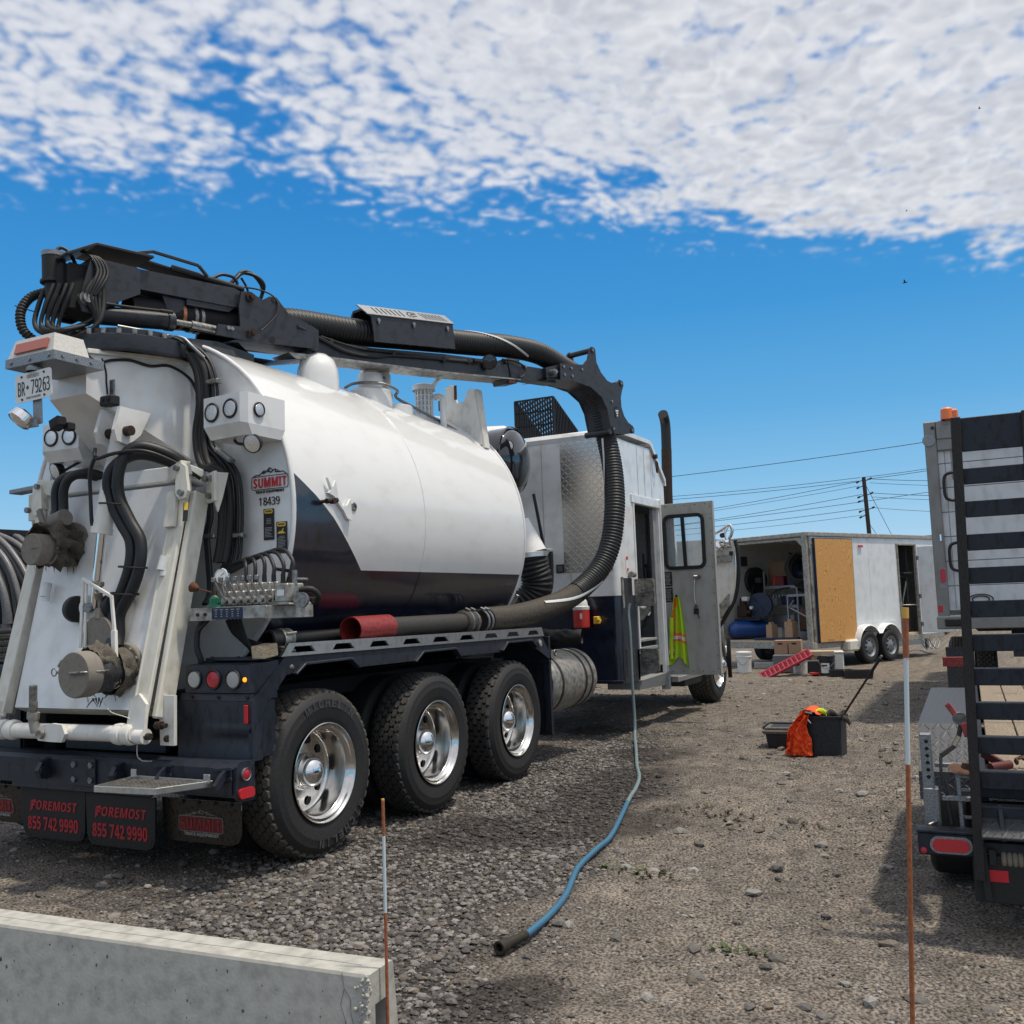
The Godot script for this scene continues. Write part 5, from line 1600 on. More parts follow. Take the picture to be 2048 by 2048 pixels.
func tail_boxes() -> void:
	for s in [1.0, -1.0]:
		var X := func(x: float) -> float: return TX + s * (x - TX)
		var b := MB.new()
		b.hexa([V(X.call(-4.42), 1.075, -4.27), V(X.call(-3.915), 1.075, -4.27), V(X.call(-3.915), 1.235, -4.275), V(X.call(-4.42), 1.235, -4.275), V(X.call(-4.42), 1.075, -4.5), V(X.call(-3.90), 1.075, -4.5), V(X.call(-3.90), 1.25, -4.5), V(X.call(-4.42), 1.25, -4.5)])
		b.hexa([V(X.call(-4.47), 1.03, -4.272), V(X.call(-3.915), 1.03, -4.272), V(X.call(-3.915), 1.07, -4.285), V(X.call(-4.47), 1.07, -4.285), V(X.call(-4.47), 1.03, -4.5), V(X.call(-3.91), 1.03, -4.5), V(X.call(-3.91), 1.07, -4.5), V(X.call(-4.47), 1.07, -4.5)])
		b.box(V(X.call(-4.17), 1.262, -4.44), V(0.42, 0.02, 0.10), Basis.IDENTITY, 0.005)
		var o := put("tail_lamp_box", b, MT.navyframe, K)
		for q in [[-4.345, "whitelens"], [-4.193, "redlens"], [-4.038, "whitelens"]]: lamp(o, V(X.call(q[0]), 1.152, -4.272), Vector3.BACK, 0.05, q[1])
		b = MB.new(); b.lathe([V2(0.014, 0.0), V2(0.012, 0.006), V2(0.0, 0.009)], V(X.call(-3.952), 1.152, -4.272), Vector3.BACK, 12); put("marker_lamp", b, MT.amber, o)
		b = MB.new()
		for x in [-4.37, -4.16, -3.94]: b.bolt(V(X.call(x), 1.05, -4.272), Vector3.BACK, 0.011, 0.006); b.bolt(V(X.call(x + 0.02), 1.272, -4.42), Vector3.UP, 0.012, 0.006)
		puts("bolt", b, MT.darkrust, o)
		# dented lower panel
		var rows := []
		for i in 13:
			var row := PackedVector3Array()
			for j in 15:
				var x := lerpf(-4.48, -3.915, j / 14.0); var y := lerpf(0.69, 1.028, i / 12.0)
				var dent := 0.020 * exp(-pow((y - 0.855) / 0.012, 2.0)) * smoothstep(-4.35, -4.1, x) - 0.018 * exp(-pow((y - 0.81) / 0.05, 2.0)) * smoothstep(-4.3, -3.97, x)
				row.append(V(X.call(x), y, -4.272 + dent))
			rows.append(row)
		b = MB.new(); b.grid(rows, false, s < 0)
		b.box(V(X.call(-4.2), 0.86, -4.40), V(0.55, 0.33, 0.2))
		put("rear_panel", b, MT.navyframe, K)
		b = MB.new(); b.box(V(X.call(-3.94), 0.955, -4.266), V(0.028, 0.105, 0.012), Basis.IDENTITY, 0.005)
		put("side_reflector", b, MT.redrefl, K)

func bumper() -> void:
	var b := MB.new()
	b.prism([V2(-4.14, 0.51), V2(-4.14, 0.665), V2(-4.155, 0.69), V2(-4.19, 0.702), V2(-4.27, 0.70), V2(-4.285, 0.68), V2(-4.285, 0.51)], Transform3D(Basis(V(0, 0, 1), V(0, 1, 0), V(-1, 0, 0)), V(0, 0, 0)), 3.905, 6.495)
	b.box(V(-5.12, 0.60, -4.13), V(0.20, 0.17, 0.014), Basis.IDENTITY, 0.004)
	b.box(V(-5.2, 0.50, -4.16), V(1.25, 0.05, 0.03))
	b.box(V(-5.1, 0.78, -4.35), V(0.9, 0.16, 0.04))
	b.box(V(-4.2, 0.60, -4.133), V(0.55, 0.15, 0.012))
	var o := put("bumper", b, MT.navyframe, K)
	b = MB.new()
	for x in [-5.20, -5.05]:
		for y in [0.645, 0.555]: b.bolt(V(x, y, -4.124), Vector3.BACK, 0.02, 0.014)
	puts("bolt", b, MT.steel, o)
	for x in [-5.46, -4.80]:
		b = MB.new()
		b.prism([V2(-0.02, 0.07), V2(0.05, 0.05), V2(0.075, 0.0), V2(0.06, -0.045), V2(0.02, -0.06), V2(-0.02, -0.05)], fr(V(x, 0.605, -4.13), V(0, 0, 1), V(0, 1, 0)), -0.018, 0.018)
		b.cyl(V(x - 0.03, 0.60, -4.09), V(x + 0.03, 0.60, -4.09), 0.03, 16)
		put("tow_lug", b, MT.navyframe, o)
	for s in [1.0, -1.0]:
		b = MB.new()
		b.prism([V2(-4.135, 0.505), V2(-4.135, 0.68), V2(-4.16, 0.705), V2(-4.28, 0.70), V2(-4.285, 0.505), V2(-4.26, 0.48), V2(-4.15, 0.485)], Transform3D(Basis(V(0, 0, 1), V(0, 1, 0), V(-1, 0, 0)), V(TX + s * 1.30, 0, 0)), -0.008, 0.008)
		var e := put("bumper_end", b, MT.navyframe, o)
		lamp(e, V(TX + s * 1.308, 0.632, -4.205), V(s, 0, 0), 0.03, "redlens", "light", "galv")
		b = MB.new(); b.prism(rrect(0.118, 0.055, 0.02), fr(V(TX + s * 1.308, 0.53, -4.205), V(0, 0, -s), V(0, 1, 0)), 0.0, 0.016)
		put("reflector", b, MT.redrefl, e)
	# folding step of open grating
	b = MB.new()
	var P := [V(-4.53, 0.605, -3.72), V(-4.07, 0.615, -3.72), V(-4.00, 0.60, -4.06), V(-4.60, 0.60, -4.06)]
	for i in 4: b.bar(P[i], P[(i + 1) % 4], 0.012, 0.035)
	for k in [[V(-4.60, 0.63, -4.05)], [V(-4.01, 0.63, -4.03)]]: b.box(k[0], V(0.045, 0.05, 0.012))
	put("step_frame", b, MT.alu, o)
	b = MB.new()
	for i in 15:
		var t := (i + 0.5) / 15.0
		b.bar(P[0].lerp(P[1], t) - V(0, 0.002, 0), P[3].lerp(P[2], t) - V(0, 0.002, 0), 0.005, 0.018, Vector3.UP, 0.0)
	for i in 12:
		var t := (i + 0.5) / 12.0
		b.bar(P[0].lerp(P[3], t), P[1].lerp(P[2], t), 0.005, 0.012, Vector3.UP, 0.0)
	put("step_grating", b, MT.aludull, o)
	for x in [-4.42, -3.96]:
		b = MB.new()
		b.prism([V2(0.0, 0.03), V2(0.07, -0.03), V2(0.10, -0.03), V2(0.10, -0.005), V2(0.05, 0.045), V2(0.0, 0.075)], fr(V(x, 0.60, -4.13), V(0, 0, 1), V(0, 1, 0)), -0.012, 0.012)
		b.bar(V(x - 0.09, 0.66, -4.118), V(x + 0.05, 0.675, -4.118), 0.02, 0.012, V(0, 0, 1)); b.bar(V(x - 0.06, 0.60, -4.118), V(x + 0.05, 0.62, -4.118), 0.02, 0.012, V(0, 0, 1))
		put("step_hinge", b, MT.navyframe, o)
	# four mud flaps
	flap(V(-5.485, 0.31, -4.20), 0.60, 0.31, false, 0.0)
	flap(V(-4.87, 0.31, -4.19), 0.60, 0.31, false, 0.0)
	flap(V(-4.28, 0.335, -4.26), 0.62, 0.25, true, 0.06)
	flap(V(-6.13, 0.335, -4.26), 0.62, 0.25, true, -0.06)

func flap(c: Vector3, w: float, h: float, metal: bool, skew: float) -> void:
	var R := V(1, 0, 0); var U := V(skew, 1, 0.10 if metal else 0.03).normalized()
	var N := R.cross(U)
	var b := MB.new()
	var p := [V2(-w / 2, h / 2), V2(-w / 2 + 0.01, -h / 2 + 0.06), V2(-w / 2 + 0.03, -h / 2 + 0.02), V2(-w / 2 + 0.08, -h / 2), V2(w / 2 - 0.08, -h / 2), V2(w / 2 - 0.03, -h / 2 + 0.02), V2(w / 2 - 0.01, -h / 2 + 0.06), V2(w / 2, h / 2)]
	b.prism(p, fr(c, R, U), -0.006, 0.006)
	# a moulded bead near the edge
	for i in range(1, 6): b.bar(c + (R * p[i].x + U * p[i].y) * 0.93 + N * 0.006, c + (R * p[i + 1].x + U * p[i + 1].y) * 0.93 + N * 0.006, 0.006, 0.004, N, 0.0)
	var o := put("mud_flap", b, MT.rubber if not metal else MT.mudmetal, K)
	if not metal:
		text("lettering", "FOREMOST", o, c + R * 0.012 + U * 0.052 + N * 0.006, R, U, 0.42, 0.058, MT.redtext, 0.004, true, 0.22)
		text("lettering", "855 742 9990", o, c - R * 0.003 - U * 0.062 + N * 0.006, R, U, 0.47, 0.082, MT.redtext, 0.004, true)
		b = MB.new()
		var q := c - R * 0.215 + U * 0.055 + N * 0.0065
		for k in 2:
			b.bar(q + R * (0.0 + k * 0.016) - U * (0.045 - k * 0.01), q + R * (0.012 + k * 0.016) + U * (0.02 - k * 0.012), 0.008, 0.003, N, 0.0)
			b.bar(q + R * (0.012 + k * 0.016) + U * (0.02 - k * 0.012), q + R * (0.05 + k * 0.01) + U * (0.028 - k * 0.014), 0.008, 0.003, N, 0.0)
		put("logo_mark", b, MT.redtext, o)
	else:
		b = MB.new()
		b.bar(c + U * (h / 2 - 0.02) - R * (w / 2), c + U * (h / 2 - 0.02) + R * (w / 2), 0.045, 0.008, N, 0.003)
		put("flap_bar", b, MT.aludull, o)
		b = MB.new()
		for i in 5: b.bolt(c + U * (h / 2 - 0.012) + R * (-w / 2 + 0.05 + i * 0.125) + N * 0.008, N, 0.011, 0.008)
		puts("bolt", b, MT.darkrust, o)
		b = MB.new(); b.prism(rrect(0.34, 0.085, 0.014), fr(c - U * 0.015 + N * 0.006, R, U), 0.0, 0.002)
		put("badge", b, MT.dullred, o)
		b = MB.new()
		var rr := rrect(0.345, 0.09, 0.016)
		for i in rr.size(): b.bar(c - U * 0.015 + R * rr[i].x + U * rr[i].y + N * 0.008, c - U * 0.015 + R * rr[(i + 1) % rr.size()].x + U * rr[(i + 1) % rr.size()].y + N * 0.008, 0.005, 0.004, N, 0.0)
		put("badge_border", b, MT.steel, o)
		text("lettering", "SUMMIT", o, c - U * 0.015 + N * 0.008, R, U, 0.31, 0.065, MT.redpaint, 0.004)
		text("lettering", "TRUCK EQUIPMENT", o, c - U * 0.078 + N * 0.006, R, U, 0.27, 0.022, MT.printgrey, 0.003)
		ridge(o, c + U * 0.028 + N * 0.007, R, U, 0.28, 0.04, MT.steel)

# side-view frame: polygon coordinates are (z, y), pushed along -x
func side(x: float) -> Transform3D:
	return Transform3D(Basis(V(0, 0, 1), V(0, 1, 0), V(-1, 0, 0)), V(x, 0, 0))

func truck_chassis() -> void:
	var b := MB.new()
	for s in [1.0, -1.0]: b.box(V(TX + s * 0.42, 0.92, -9.4), V(0.09, 0.28, 10.4))
	b.box(V(TX, 0.98, -6.4), V(1.5, 0.12, 3.6)); b.box(V(TX, 0.8, -6.2), V(0.5, 0.3, 3.2))
	for z in [-4.93, -6.27, -7.61, -14.15]: b.cyl(V(-4.3, 0.52, z), V(-6.1, 0.52, z), 0.11, 14)
	put("frame", b, MT.dark, K)
	for s in [1.0, -1.0]:
		rear_wheel(K, V(TX + s * 1.295, 0.52, -4.93), s, 0.3, 0, true)
		rear_wheel(K, V(TX + s * 1.295, 0.52, -6.27), s, 1.1, 0, false)
		rear_wheel(K, V(TX + s * 1.295, 0.52, -7.61), s, 0.75, 1, false)
		front_wheel(K, V(TX + s * 1.30, 0.52, -14.18), s)
		# skirt over the wheels
		var sk := [V2(-4.275, 0.69), V2(-4.272, 1.03), V2(-4.555, 1.262), V2(-8.16, 1.226), V2(-8.35, 1.04), V2(-8.35, 0.99), V2(-8.01, 1.13), V2(-7.89, 1.20), V2(-7.42, 1.205), V2(-7.32, 1.13), V2(-6.62, 1.14), V2(-6.54, 1.205), V2(-6.07, 1.21), V2(-5.96, 1.145), V2(-5.28, 1.15), V2(-5.19, 1.215), V2(-4.72, 1.21), V2(-4.63, 1.16), V2(-4.57, 1.155), V2(-4.375, 0.975), V2(-4.36, 0.69)]
		b = MB.new()
		var x0: float = TX + s * 1.30
		b.prism(sk, side(x0), 0.0 if s > 0 else -0.03, 0.03 if s > 0 else 0.0)
		var dk := [V2(-4.50, 1.245), V2(-8.18, 1.21), V2(-8.18, 1.19), V2(-4.50, 1.225)]
		b.prism(dk, side(TX + s * 1.27), 0.0 if s > 0 else -0.62, 0.62 if s > 0 else 0.0)
		var fd := put("fender", b, MT.navyframe, K)
		for a in [[-4.63, -4.72, -5.19, -5.28], [-5.96, -6.07, -6.54, -6.62], [-7.32, -7.42, -7.89, -8.01]]:
			b = MB.new()
			var ys := [1.155, 1.212, 1.214, 1.148] if a[0] > -5.0 else [1.14, 1.207, 1.205, 1.135]
			for i in 3: b.bar(V(x0 + s * 0.016, ys[i], a[i]), V(x0 + s * 0.016, ys[i + 1], a[i + 1]), 0.035, 0.016, V(0, 1, 0.3))
			put("arch_trim", b, MT.navyframe, fd)
		# bright rail with its slots
		if s > 0:
			b = MB.new()
			var zz := [-4.545, -4.60]
			var rx := side(x0 + 0.012)
			var lo := func(z: float) -> float: return 1.268 + (z + 4.5) * 0.0105
			var hi := func(z: float) -> float: return 1.345 + (z + 4.5) * 0.0095
			# lower and upper strips with webs between the trapezoid slots
			var y1 := 0.018; var y2 := 0.056
			b.prism([V2(-4.515, lo.call(-4.5)), V2(-4.535, lo.call(-4.5) + y1), V2(-8.17, lo.call(-8.17) + y1), V2(-8.185, lo.call(-8.18))], rx, 0.0, 0.018)
			b.prism([V2(-4.565, lo.call(-4.5) + y2), V2(-4.585, hi.call(-4.58)), V2(-8.14, hi.call(-8.15)), V2(-8.155, lo.call(-8.15) + y2)], rx, 0.0, 0.018)
			var edge := -4.535; var edge2 := -4.565
			for i in 9:
				var z0 := -4.60 - i * 0.405
				b.prism([V2(edge, lo.call(edge) + y1), V2(edge2, lo.call(edge2) + y2), V2(z0 - 0.04, lo.call(z0) + y2), V2(z0, lo.call(z0) + y1)], rx, 0.0, 0.018)
				edge = z0 - 0.235; edge2 = z0 - 0.195
				if edge < -8.0: break
			b.prism([V2(edge, lo.call(edge) + y1), V2(edge2, lo.call(edge2) + y2), V2(-8.155, lo.call(-8.15) + y2), V2(-8.17, lo.call(-8.17) + y1)], rx, 0.0, 0.018)
			put("slotted_rail", b, MT.alu, K)
			b = MB.new(); b.box(V(-3.955, 1.307, -4.445), V(0.10, 0.075, 0.12), Basis(Vector3.RIGHT, 0.12), 0.003)
			put("timber_block", b, MT.lumber, K)
			lamp(fd, V(x0 + 0.002, 1.17, -8.10), V(1, 0, 0), 0.028, "whitelens", "light", "galv")
			b = MB.new()
			for q in [[-4.62, 1.20]]: b.lathe([V2(0.018, 0), V2(0.012, 0.01), V2(0, 0.012)], V(x0, q[1], q[0]), V(1, 0, 0), 10)
			var ey := []
			for i in 17: ey.append(V(x0 + 0.01, 1.06 + 0.025 * cos(i * TAU / 16), -8.42 + 0.025 * sin(i * TAU / 16)))
			b.tube(ey, 0.009, 6, false)
			puts("fitting", b, MT.steel, fd)
	# mud flap ahead of the third axle
	b = MB.new()
	b.box(V(-4.20, 0.64, -8.36), V(0.58, 0.70, 0.02)); b.box(V(-3.945, 0.66, -8.345), V(0.07, 0.72, 0.03)); b.box(V(-4.15, 1.0, -8.33), V(0.5, 0.06, 0.04)); b.box(V(-4.2, 1.12, -8.32), V(0.6, 0.2, 0.03))
	puts("front_mud_flap", b, MT.navyframe, K)
	# fuel tank
	b = MB.new()
	b.lathe([V2(0.0, 0.0), V2(0.26, 0.0), V2(0.29, 0.02), V2(0.305, 0.05), V2(0.305, 1.0), V2(0.29, 1.03), V2(0.26, 1.05), V2(0.0, 1.05)], V(-4.21, 0.745, -8.48), Vector3.FORWARD, 48)
	var ft := put("fuel_tank", b, MT.aludull, K)
	for z in [-8.62, -9.20, -9.36]:
		b = MB.new(); b.lathe([V2(0.306, -0.022), V2(0.310, -0.02), V2(0.310, 0.02), V2(0.306, 0.022)], V(-4.21, 0.745, z), Vector3.FORWARD, 48)
		put("tank_strap", b, MT.rubber, ft)
	b = MB.new(); b.cyl(V(-4.13, 1.02, -8.74), V(-4.12, 1.085, -8.74), 0.04, 14); b.box(V(-4.12, 1.07, -8.70), V(0.05, 0.03, 0.10))
	put("filler_cap", b, MT.black, ft)
	# wrapped roll lying above the tank
	var pts := []
	for i in 12: pts.append(V(-4.60 + 0.46 * i / 11.0, 1.17 - 0.01 * i / 11.0, -9.55 - 0.12 * i / 11.0))
	put("wrapped_pipe", lumpy_tube(pts, 0.08, 31, 0.03, 20), MT.rubber, K)
	# pipes stowed along the rail
	b = MB.new()
	b.lathe([V2(0.058, -0.05), V2(0.064, -0.05), V2(0.064, 0.05), V2(0.05, 0.055), V2(0.05, 0.05)], V(-4.20, 1.36, -4.80), V(0, 0.0, 1), 28)
	b.lathe([V2(0.05, 0.05), V2(0.052, -0.05), V2(0.058, -0.05)], V(-4.20, 1.36, -4.80), V(0, 0.0, -1), 28)
	b.cyl(V(-4.20, 1.36, -4.84), V(-4.16, 1.365, -5.9), 0.045, 20)
	put("small_suction_pipe", b, MT.rubber, K)
	b = MB.new(); b.lathe([V2(0.066, 0.0), V2(0.07, 0.01), V2(0.07, 0.09), V2(0.066, 0.10)], V(-4.195, 1.36, -4.94), V(0, 0, 1), 24)
	for a in [0.5, 2.6]: b.bar(V(-4.195 + cos(a) * 0.07, 1.36 + sin(a) * 0.07, -4.85), V(-4.195 + cos(a) * 0.085, 1.36 + sin(a) * 0.085, -4.93), 0.02, 0.014)
	put("cam_coupling", b, MT.aludull, K)

func tube_shell(a: Vector3, c: Vector3, r: float, wall: float, sides := 36) -> MB:
	var mb := MB.new()
	var L := a.distance_to(c)
	mb.lathe([V2(r, 0.0), V2(r, L), V2(r - wall, L), V2(r - wall, 0.0), V2(r, 0.0)], a, c - a, sides)
	return mb

func make_suction_tube() -> void:
	# loose steel tube with a red sleeve, lying on the rail
	var t := thing("suction_tube", "grey steel suction tube with red sleeve lying along the truck's slotted rail", "tube", V(-4.02, 1.31, -6.2))
	put("red_sleeve", tube_shell(V(-4.0, 1.395, -5.35), V(-4.01, 1.40, -5.80), 0.092, 0.008), MT.redpaint, t)
	put("tube_wall", tube_shell(V(-4.005, 1.395, -5.62), V(-4.02, 1.40, -6.90), 0.074, 0.006), MT.rubbergrey, t)
	var b := MB.new()
	b.lathe([V2(0.08, 0.0), V2(0.094, 0.01), V2(0.096, 0.05), V2(0.088, 0.07), V2(0.094, 0.10), V2(0.094, 0.16), V2(0.085, 0.20)], V(-4.02, 1.40, -6.88), V(0, 0, -1), 32)
	put("coupling", b, MT.hosedusty, t)
	for z in [-6.93, -7.02, -7.19, -7.26]:
		b = MB.new(); b.lathe([V2(0.095, -0.013), V2(0.103, -0.011), V2(0.103, 0.011), V2(0.095, 0.013)], V(-4.02, 1.40, z), V(0, 0, 1), 32)
		b.box(V(-3.985, 1.50, z), V(0.05, 0.03, 0.03), Basis(V(0, 0, 1), -0.4), 0.006)
		put("band_clamp", b, MT.steel if z > -7.1 else MT.galv, t)

func truck_box() -> void:
	var b := MB.new()
	# L-shaped rear and right walls with a rounded corner, white above navy below
	var plan := [V2(-6.50, -10.15), V2(-3.95, -10.15)]
	for i in 7: plan.append(V2(-3.95 + 0.08 * sin(i * PI / 12), -10.23 + 0.08 * cos(i * PI / 12)))
	plan.append_array([V2(-3.87, -10.72), V2(-3.91, -10.72), V2(-3.91, -10.25), V2(-3.96, -10.20), V2(-6.50, -10.20)])
	var down := Transform3D(Basis(V(1, 0, 0), V(0, 0, 1), V(0, -1, 0)), Vector3.ZERO)   # (x, z) pushed down
	b.prism(plan, down, -3.405, -1.592)
	put("cabin_wall", b, MT.white, K)
	b = MB.new(); b.prism(plan, down, -1.588, -0.61)
	b.box(V(-5.1, 0.635, -10.13), V(2.5, 0.03, 0.04))
	put("cabin_lower_panel", b, MT.navy, K)
	# gable side with the door opening
	b = MB.new()
	b.prism([V2(-10.72, 2.68), V2(-10.72, 3.405), V2(-11.43, 3.42), V2(-11.93, 3.02), V2(-11.93, 0.62), V2(-11.66, 0.62), V2(-11.66, 2.68)], side(-3.87), 0.0, 0.04)
	b.box(V(-3.868, 2.735, -11.19), V(0.03, 0.10, 1.05))
	b.box(V(-3.868, 1.80, -10.74), V(0.02, 1.78, 0.035)); b.box(V(-3.858, 1.75, -11.70), V(0.03, 2.1, 0.02))
	put("cabin_side", b, MT.white, K)
	b = MB.new()
	b.prism([V2(-10.72, 0.61), V2(-10.72, 0.95), V2(-10.66, 0.95), V2(-10.66, 0.61)], side(-3.87), 0.0, 0.04)
	b.box(V(-5.2, 1.75, -11.92), V(2.6, 2.3, 0.03)); b.box(V(-6.50, 2.0, -11.05), V(0.04, 2.85, 1.75)); b.box(V(-5.2, 0.95, -11.05), V(2.56, 0.04, 1.7))
	puts("cabin_inner_wall", b, MT.greypanel, K)
	b = MB.new()
	var roof := [V2(-10.145, 3.40), V2(-10.13, 3.45), V2(-10.15, 3.485), V2(-10.21, 3.51), V2(-11.40, 3.525), V2(-11.47, 3.505), V2(-11.96, 3.09), V2(-11.97, 3.0), V2(-11.93, 3.0), V2(-11.93, 3.05), V2(-11.44, 3.455), V2(-11.38, 3.475), V2(-10.24, 3.46), V2(-10.19, 3.40)]
	b.prism(roof, side(-3.845), 0.0, 2.68)
	put("cabin_roof", b, MT.white, K)
	# panel joints
	b = MB.new()
	for x in [-4.77, -5.4, -6.0]: b.box(V(x, 2.5, -10.1485), V(0.004, 1.78, 0.004), Basis.IDENTITY, 0.0)
	for z in [-10.95, -11.2, -11.45]: b.box(V(-3.869, 3.08, z), V(0.004, 0.62, 0.004), Basis.IDENTITY, 0.0)
	b.box(V(-4.23, 1.73, -10.1485), V(0.004, 0.27, 0.004), Basis.IDENTITY, 0.0); b.box(V(-4.45, 1.73, -10.1485), V(0.004, 0.27, 0.004), Basis.IDENTITY, 0.0)
	puts("panel_joint", b, MT.greypanel, K)
	# chequer plate screen
	b = MB.new()
	var p := [V(-4.525, 1.875, -10.143), V(-3.925, 1.875, -10.143), V(-3.925, 3.405, -10.143), V(-4.525, 3.405, -10.143)]
	b.box(V(-4.225, 2.64, -10.146), V(0.60, 1.53, 0.008), Basis.IDENTITY, 0.002)
	put("chequer_plate", b, MT.chequer, K)
	b = MB.new(); b.box(V(-4.58, 1.925, -10.146), V(0.10, 0.10, 0.006), Basis.IDENTITY, 0.0)
	var lb := put("notice", b, MT.print, K)
	b = MB.new()
	for i in 5: b.box(V(-4.58, 1.955 - i * 0.014, -10.142), V(0.07 - 0.008 * (i % 3), 0.005, 0.001), Basis.IDENTITY, 0.0)
	put("text_lines", b, MT.printgrey, lb)
	# louvred cage on the roof
	b = MB.new()
	var q := [V(-5.31, 3.56, -10.58), V(-4.78, 3.56, -10.58), V(-4.78, 4.06, -10.58), V(-5.31, 4.06, -10.58)]
	var k := [V(-5.31, 3.56, -11.3), V(-4.78, 3.56, -11.3), V(-4.78, 3.74, -11.3), V(-5.31, 3.74, -11.3)]
	for i in 4:
		b.bar(q[i], q[(i + 1) % 4], 0.02, 0.02); b.bar(k[i], k[(i + 1) % 4], 0.02, 0.02); b.bar(q[i], k[i], 0.02, 0.02)
	for i in 16:
		var x := lerpf(-5.30, -4.79, i / 15.0)
		b.bar(V(x, 3.56, -10.58), V(x, 4.06, -10.58), 0.03, 0.011, V(1, 0, 0), 0.0)
	for i in 16:
		var z := lerpf(-10.6, -11.28, i / 15.0); var h := lerpf(4.06, 3.74, i / 15.0)
		b.bar(V(-4.78, 3.56, z), V(-4.78, h, z), 0.03, 0.011, V(0, 0, 1), 0.0)
		b.bar(V(-5.31, 3.56, z), V(-5.31, h, z), 0.03, 0.011, V(0, 0, 1), 0.0)
	for y in [3.73, 3.9]: b.bar(V(-5.31, y, -10.59), V(-4.78, y, -10.59), 0.012, 0.02)
	for i in 12: b.bar(q[3].lerp(q[2], (i + 0.5) / 12.0), k[3].lerp(k[2], (i + 0.5) / 12.0), 0.012, 0.02, Vector3.UP, 0.0)
	put("louvre_cage", b, MT.black, K)
	b = MB.new(); b.box(V(-5.02, 3.535, -10.9), V(0.75, 0.045, 0.85))
	put("cage_base", b, MT.white, K)
	# black drum, pipe and flexible duct in the gap ahead of the tank
	b = MB.new()
	var prof := [V2(0.30, -1.0), V2(0.36, -0.95), V2(0.362, -0.08), V2(0.352, -0.03), V2(0.30, 0.035), V2(0.18, 0.075), V2(0.0, 0.09)]
	b.lathe(prof, V(-4.72, 3.125, -9.38), Vector3.RIGHT, 48, 60.0)
	b.lathe([V2(0.365, -0.03), V2(0.375, -0.02), V2(0.375, 0.0), V2(0.362, 0.008)], V(-4.735, 3.125, -9.38), Vector3.RIGHT, 48)
	put("black_drum", b, MT.darkgloss, K)
	b = MB.new()
	var wc := V(-4.70, 3.25, -9.16)
	b.lathe([V2(0.0, -0.05), V2(0.05, -0.045), V2(0.066, -0.01), V2(0.066, 0.006), V2(0.058, 0.008)], wc, V(0.3, -0.15, 1), 20); b.bar(wc, wc + V(-0.02, -0.10, -0.1), 0.02, 0.02)
	var wl := put("work_lamp", b, MT.black, K)
	b = MB.new(); b.lathe([V2(0.058, 0.007), V2(0.0, 0.010)], wc, V(0.3, -0.15, 1), 20); put("lens", b, MT.reflector, wl)
	b = MB.new(); b.cyl(V(-5.15, 3.36, -9.0), V(-4.98, 3.45, -9.6), 0.12, 24); b.lathe([V2(0.13, 0), V2(0.13, 0.06), V2(0.12, 0.06)], V(-5.10, 3.39, -9.1), V(0.17, 0.09, -0.6), 24)
	puts("white_duct", b, MT.white, K)
	b = MB.new(); b.lathe([V2(0.10, 0.0), V2(0.103, 0.0), V2(0.103, 0.12), V2(0.09, 0.12)], V(-4.93, 3.40, -8.5), V(-0.1, 0.2, 1), 24); b.lathe([V2(0.0, 0.121), V2(0.1, 0.12)], V(-4.93, 3.40, -8.5), V(0.1, -0.2, -1), 24)
	put("mesh_filter", b, MT.copper, K)
	b = MB.new(); b.lathe([V2(0.17, 0.0), V2(0.165, 0.02), V2(0.10, 0.30), V2(0.09, 0.36)], V(-4.345, 2.05, -8.9), V(-0.25, 1, 0.1), 28)
	put("duct_cone", b, MT.white, K)
	b = MB.new(); b.lathe([V2(0.172, 0.0), V2(0.176, 0.0), V2(0.176, 0.05), V2(0.17, 0.055)], V(-4.345, 2.0, -8.9), V(-0.1, 1, 0), 28)
	put("duct_clamp", b, MT.alu, K)
	put("flexible_duct", ribbed(spl([V(-4.345, 2.02, -8.9), V(-4.33, 1.90, -8.92), V(-4.31, 1.78, -8.95), V(-4.33, 1.66, -8.95), V(-4.41, 1.56, -8.92), V(-4.52, 1.49, -8.9), V(-4.70, 1.44, -8.88)], 0.02), 0.165, 0.022, 0.045, 28), MT.rubber, K)
	b = MB.new(); b.tube(spl([V(-4.60, 2.75, -9.55), V(-4.58, 2.5, -9.6), V(-4.57, 2.3, -9.65), V(-4.56, 2.1, -9.7)], 0.05), 0.018, 8)
	b.tube(spl([V(-4.60, 2.12, -9.95), V(-4.60, 1.9, -9.95), V(-4.62, 1.7, -9.95), V(-4.68, 1.55, -9.9)], 0.05), 0.025, 8)
	puts("duct_line", b, MT.rubber, K)
	b = MB.new(); b.cyl(V(-4.70, 1.85, -9.98), V(-4.70, 2.08, -9.98), 0.075, 20); b.box(V(-4.70, 2.12, -9.98), V(0.17, 0.08, 0.14), Basis.IDENTITY, 0.015); b.cyl(V(-4.70, 2.15, -9.98), V(-4.70, 2.19, -9.98), 0.035, 12)
	put("air_filter", b, MT.greypanel, K)
	b = MB.new(); b.cyl(V(-4.22, 1.42, -8.02), V(-4.15, 1.62, -8.08), 0.045, 14); b.bar(V(-4.10, 1.36, -8.0), V(-4.06, 1.5, -8.02), 0.04, 0.04); b.bar(V(-4.28, 1.25, -8.0), V(-4.07, 1.62, -8.03), 0.03, 0.03)
	put("drain_valve", b, MT.aludull, K)
	b = MB.new(); b.box(V(-4.13, 1.325, -10.10), V(0.06, 0.085, 0.09), Basis.IDENTITY, 0.008); b.cyl(V(-4.10, 1.325, -10.06), V(-4.07, 1.325, -10.05), 0.018, 12)
	put("stop_button_box", b, MT.yellow, K)
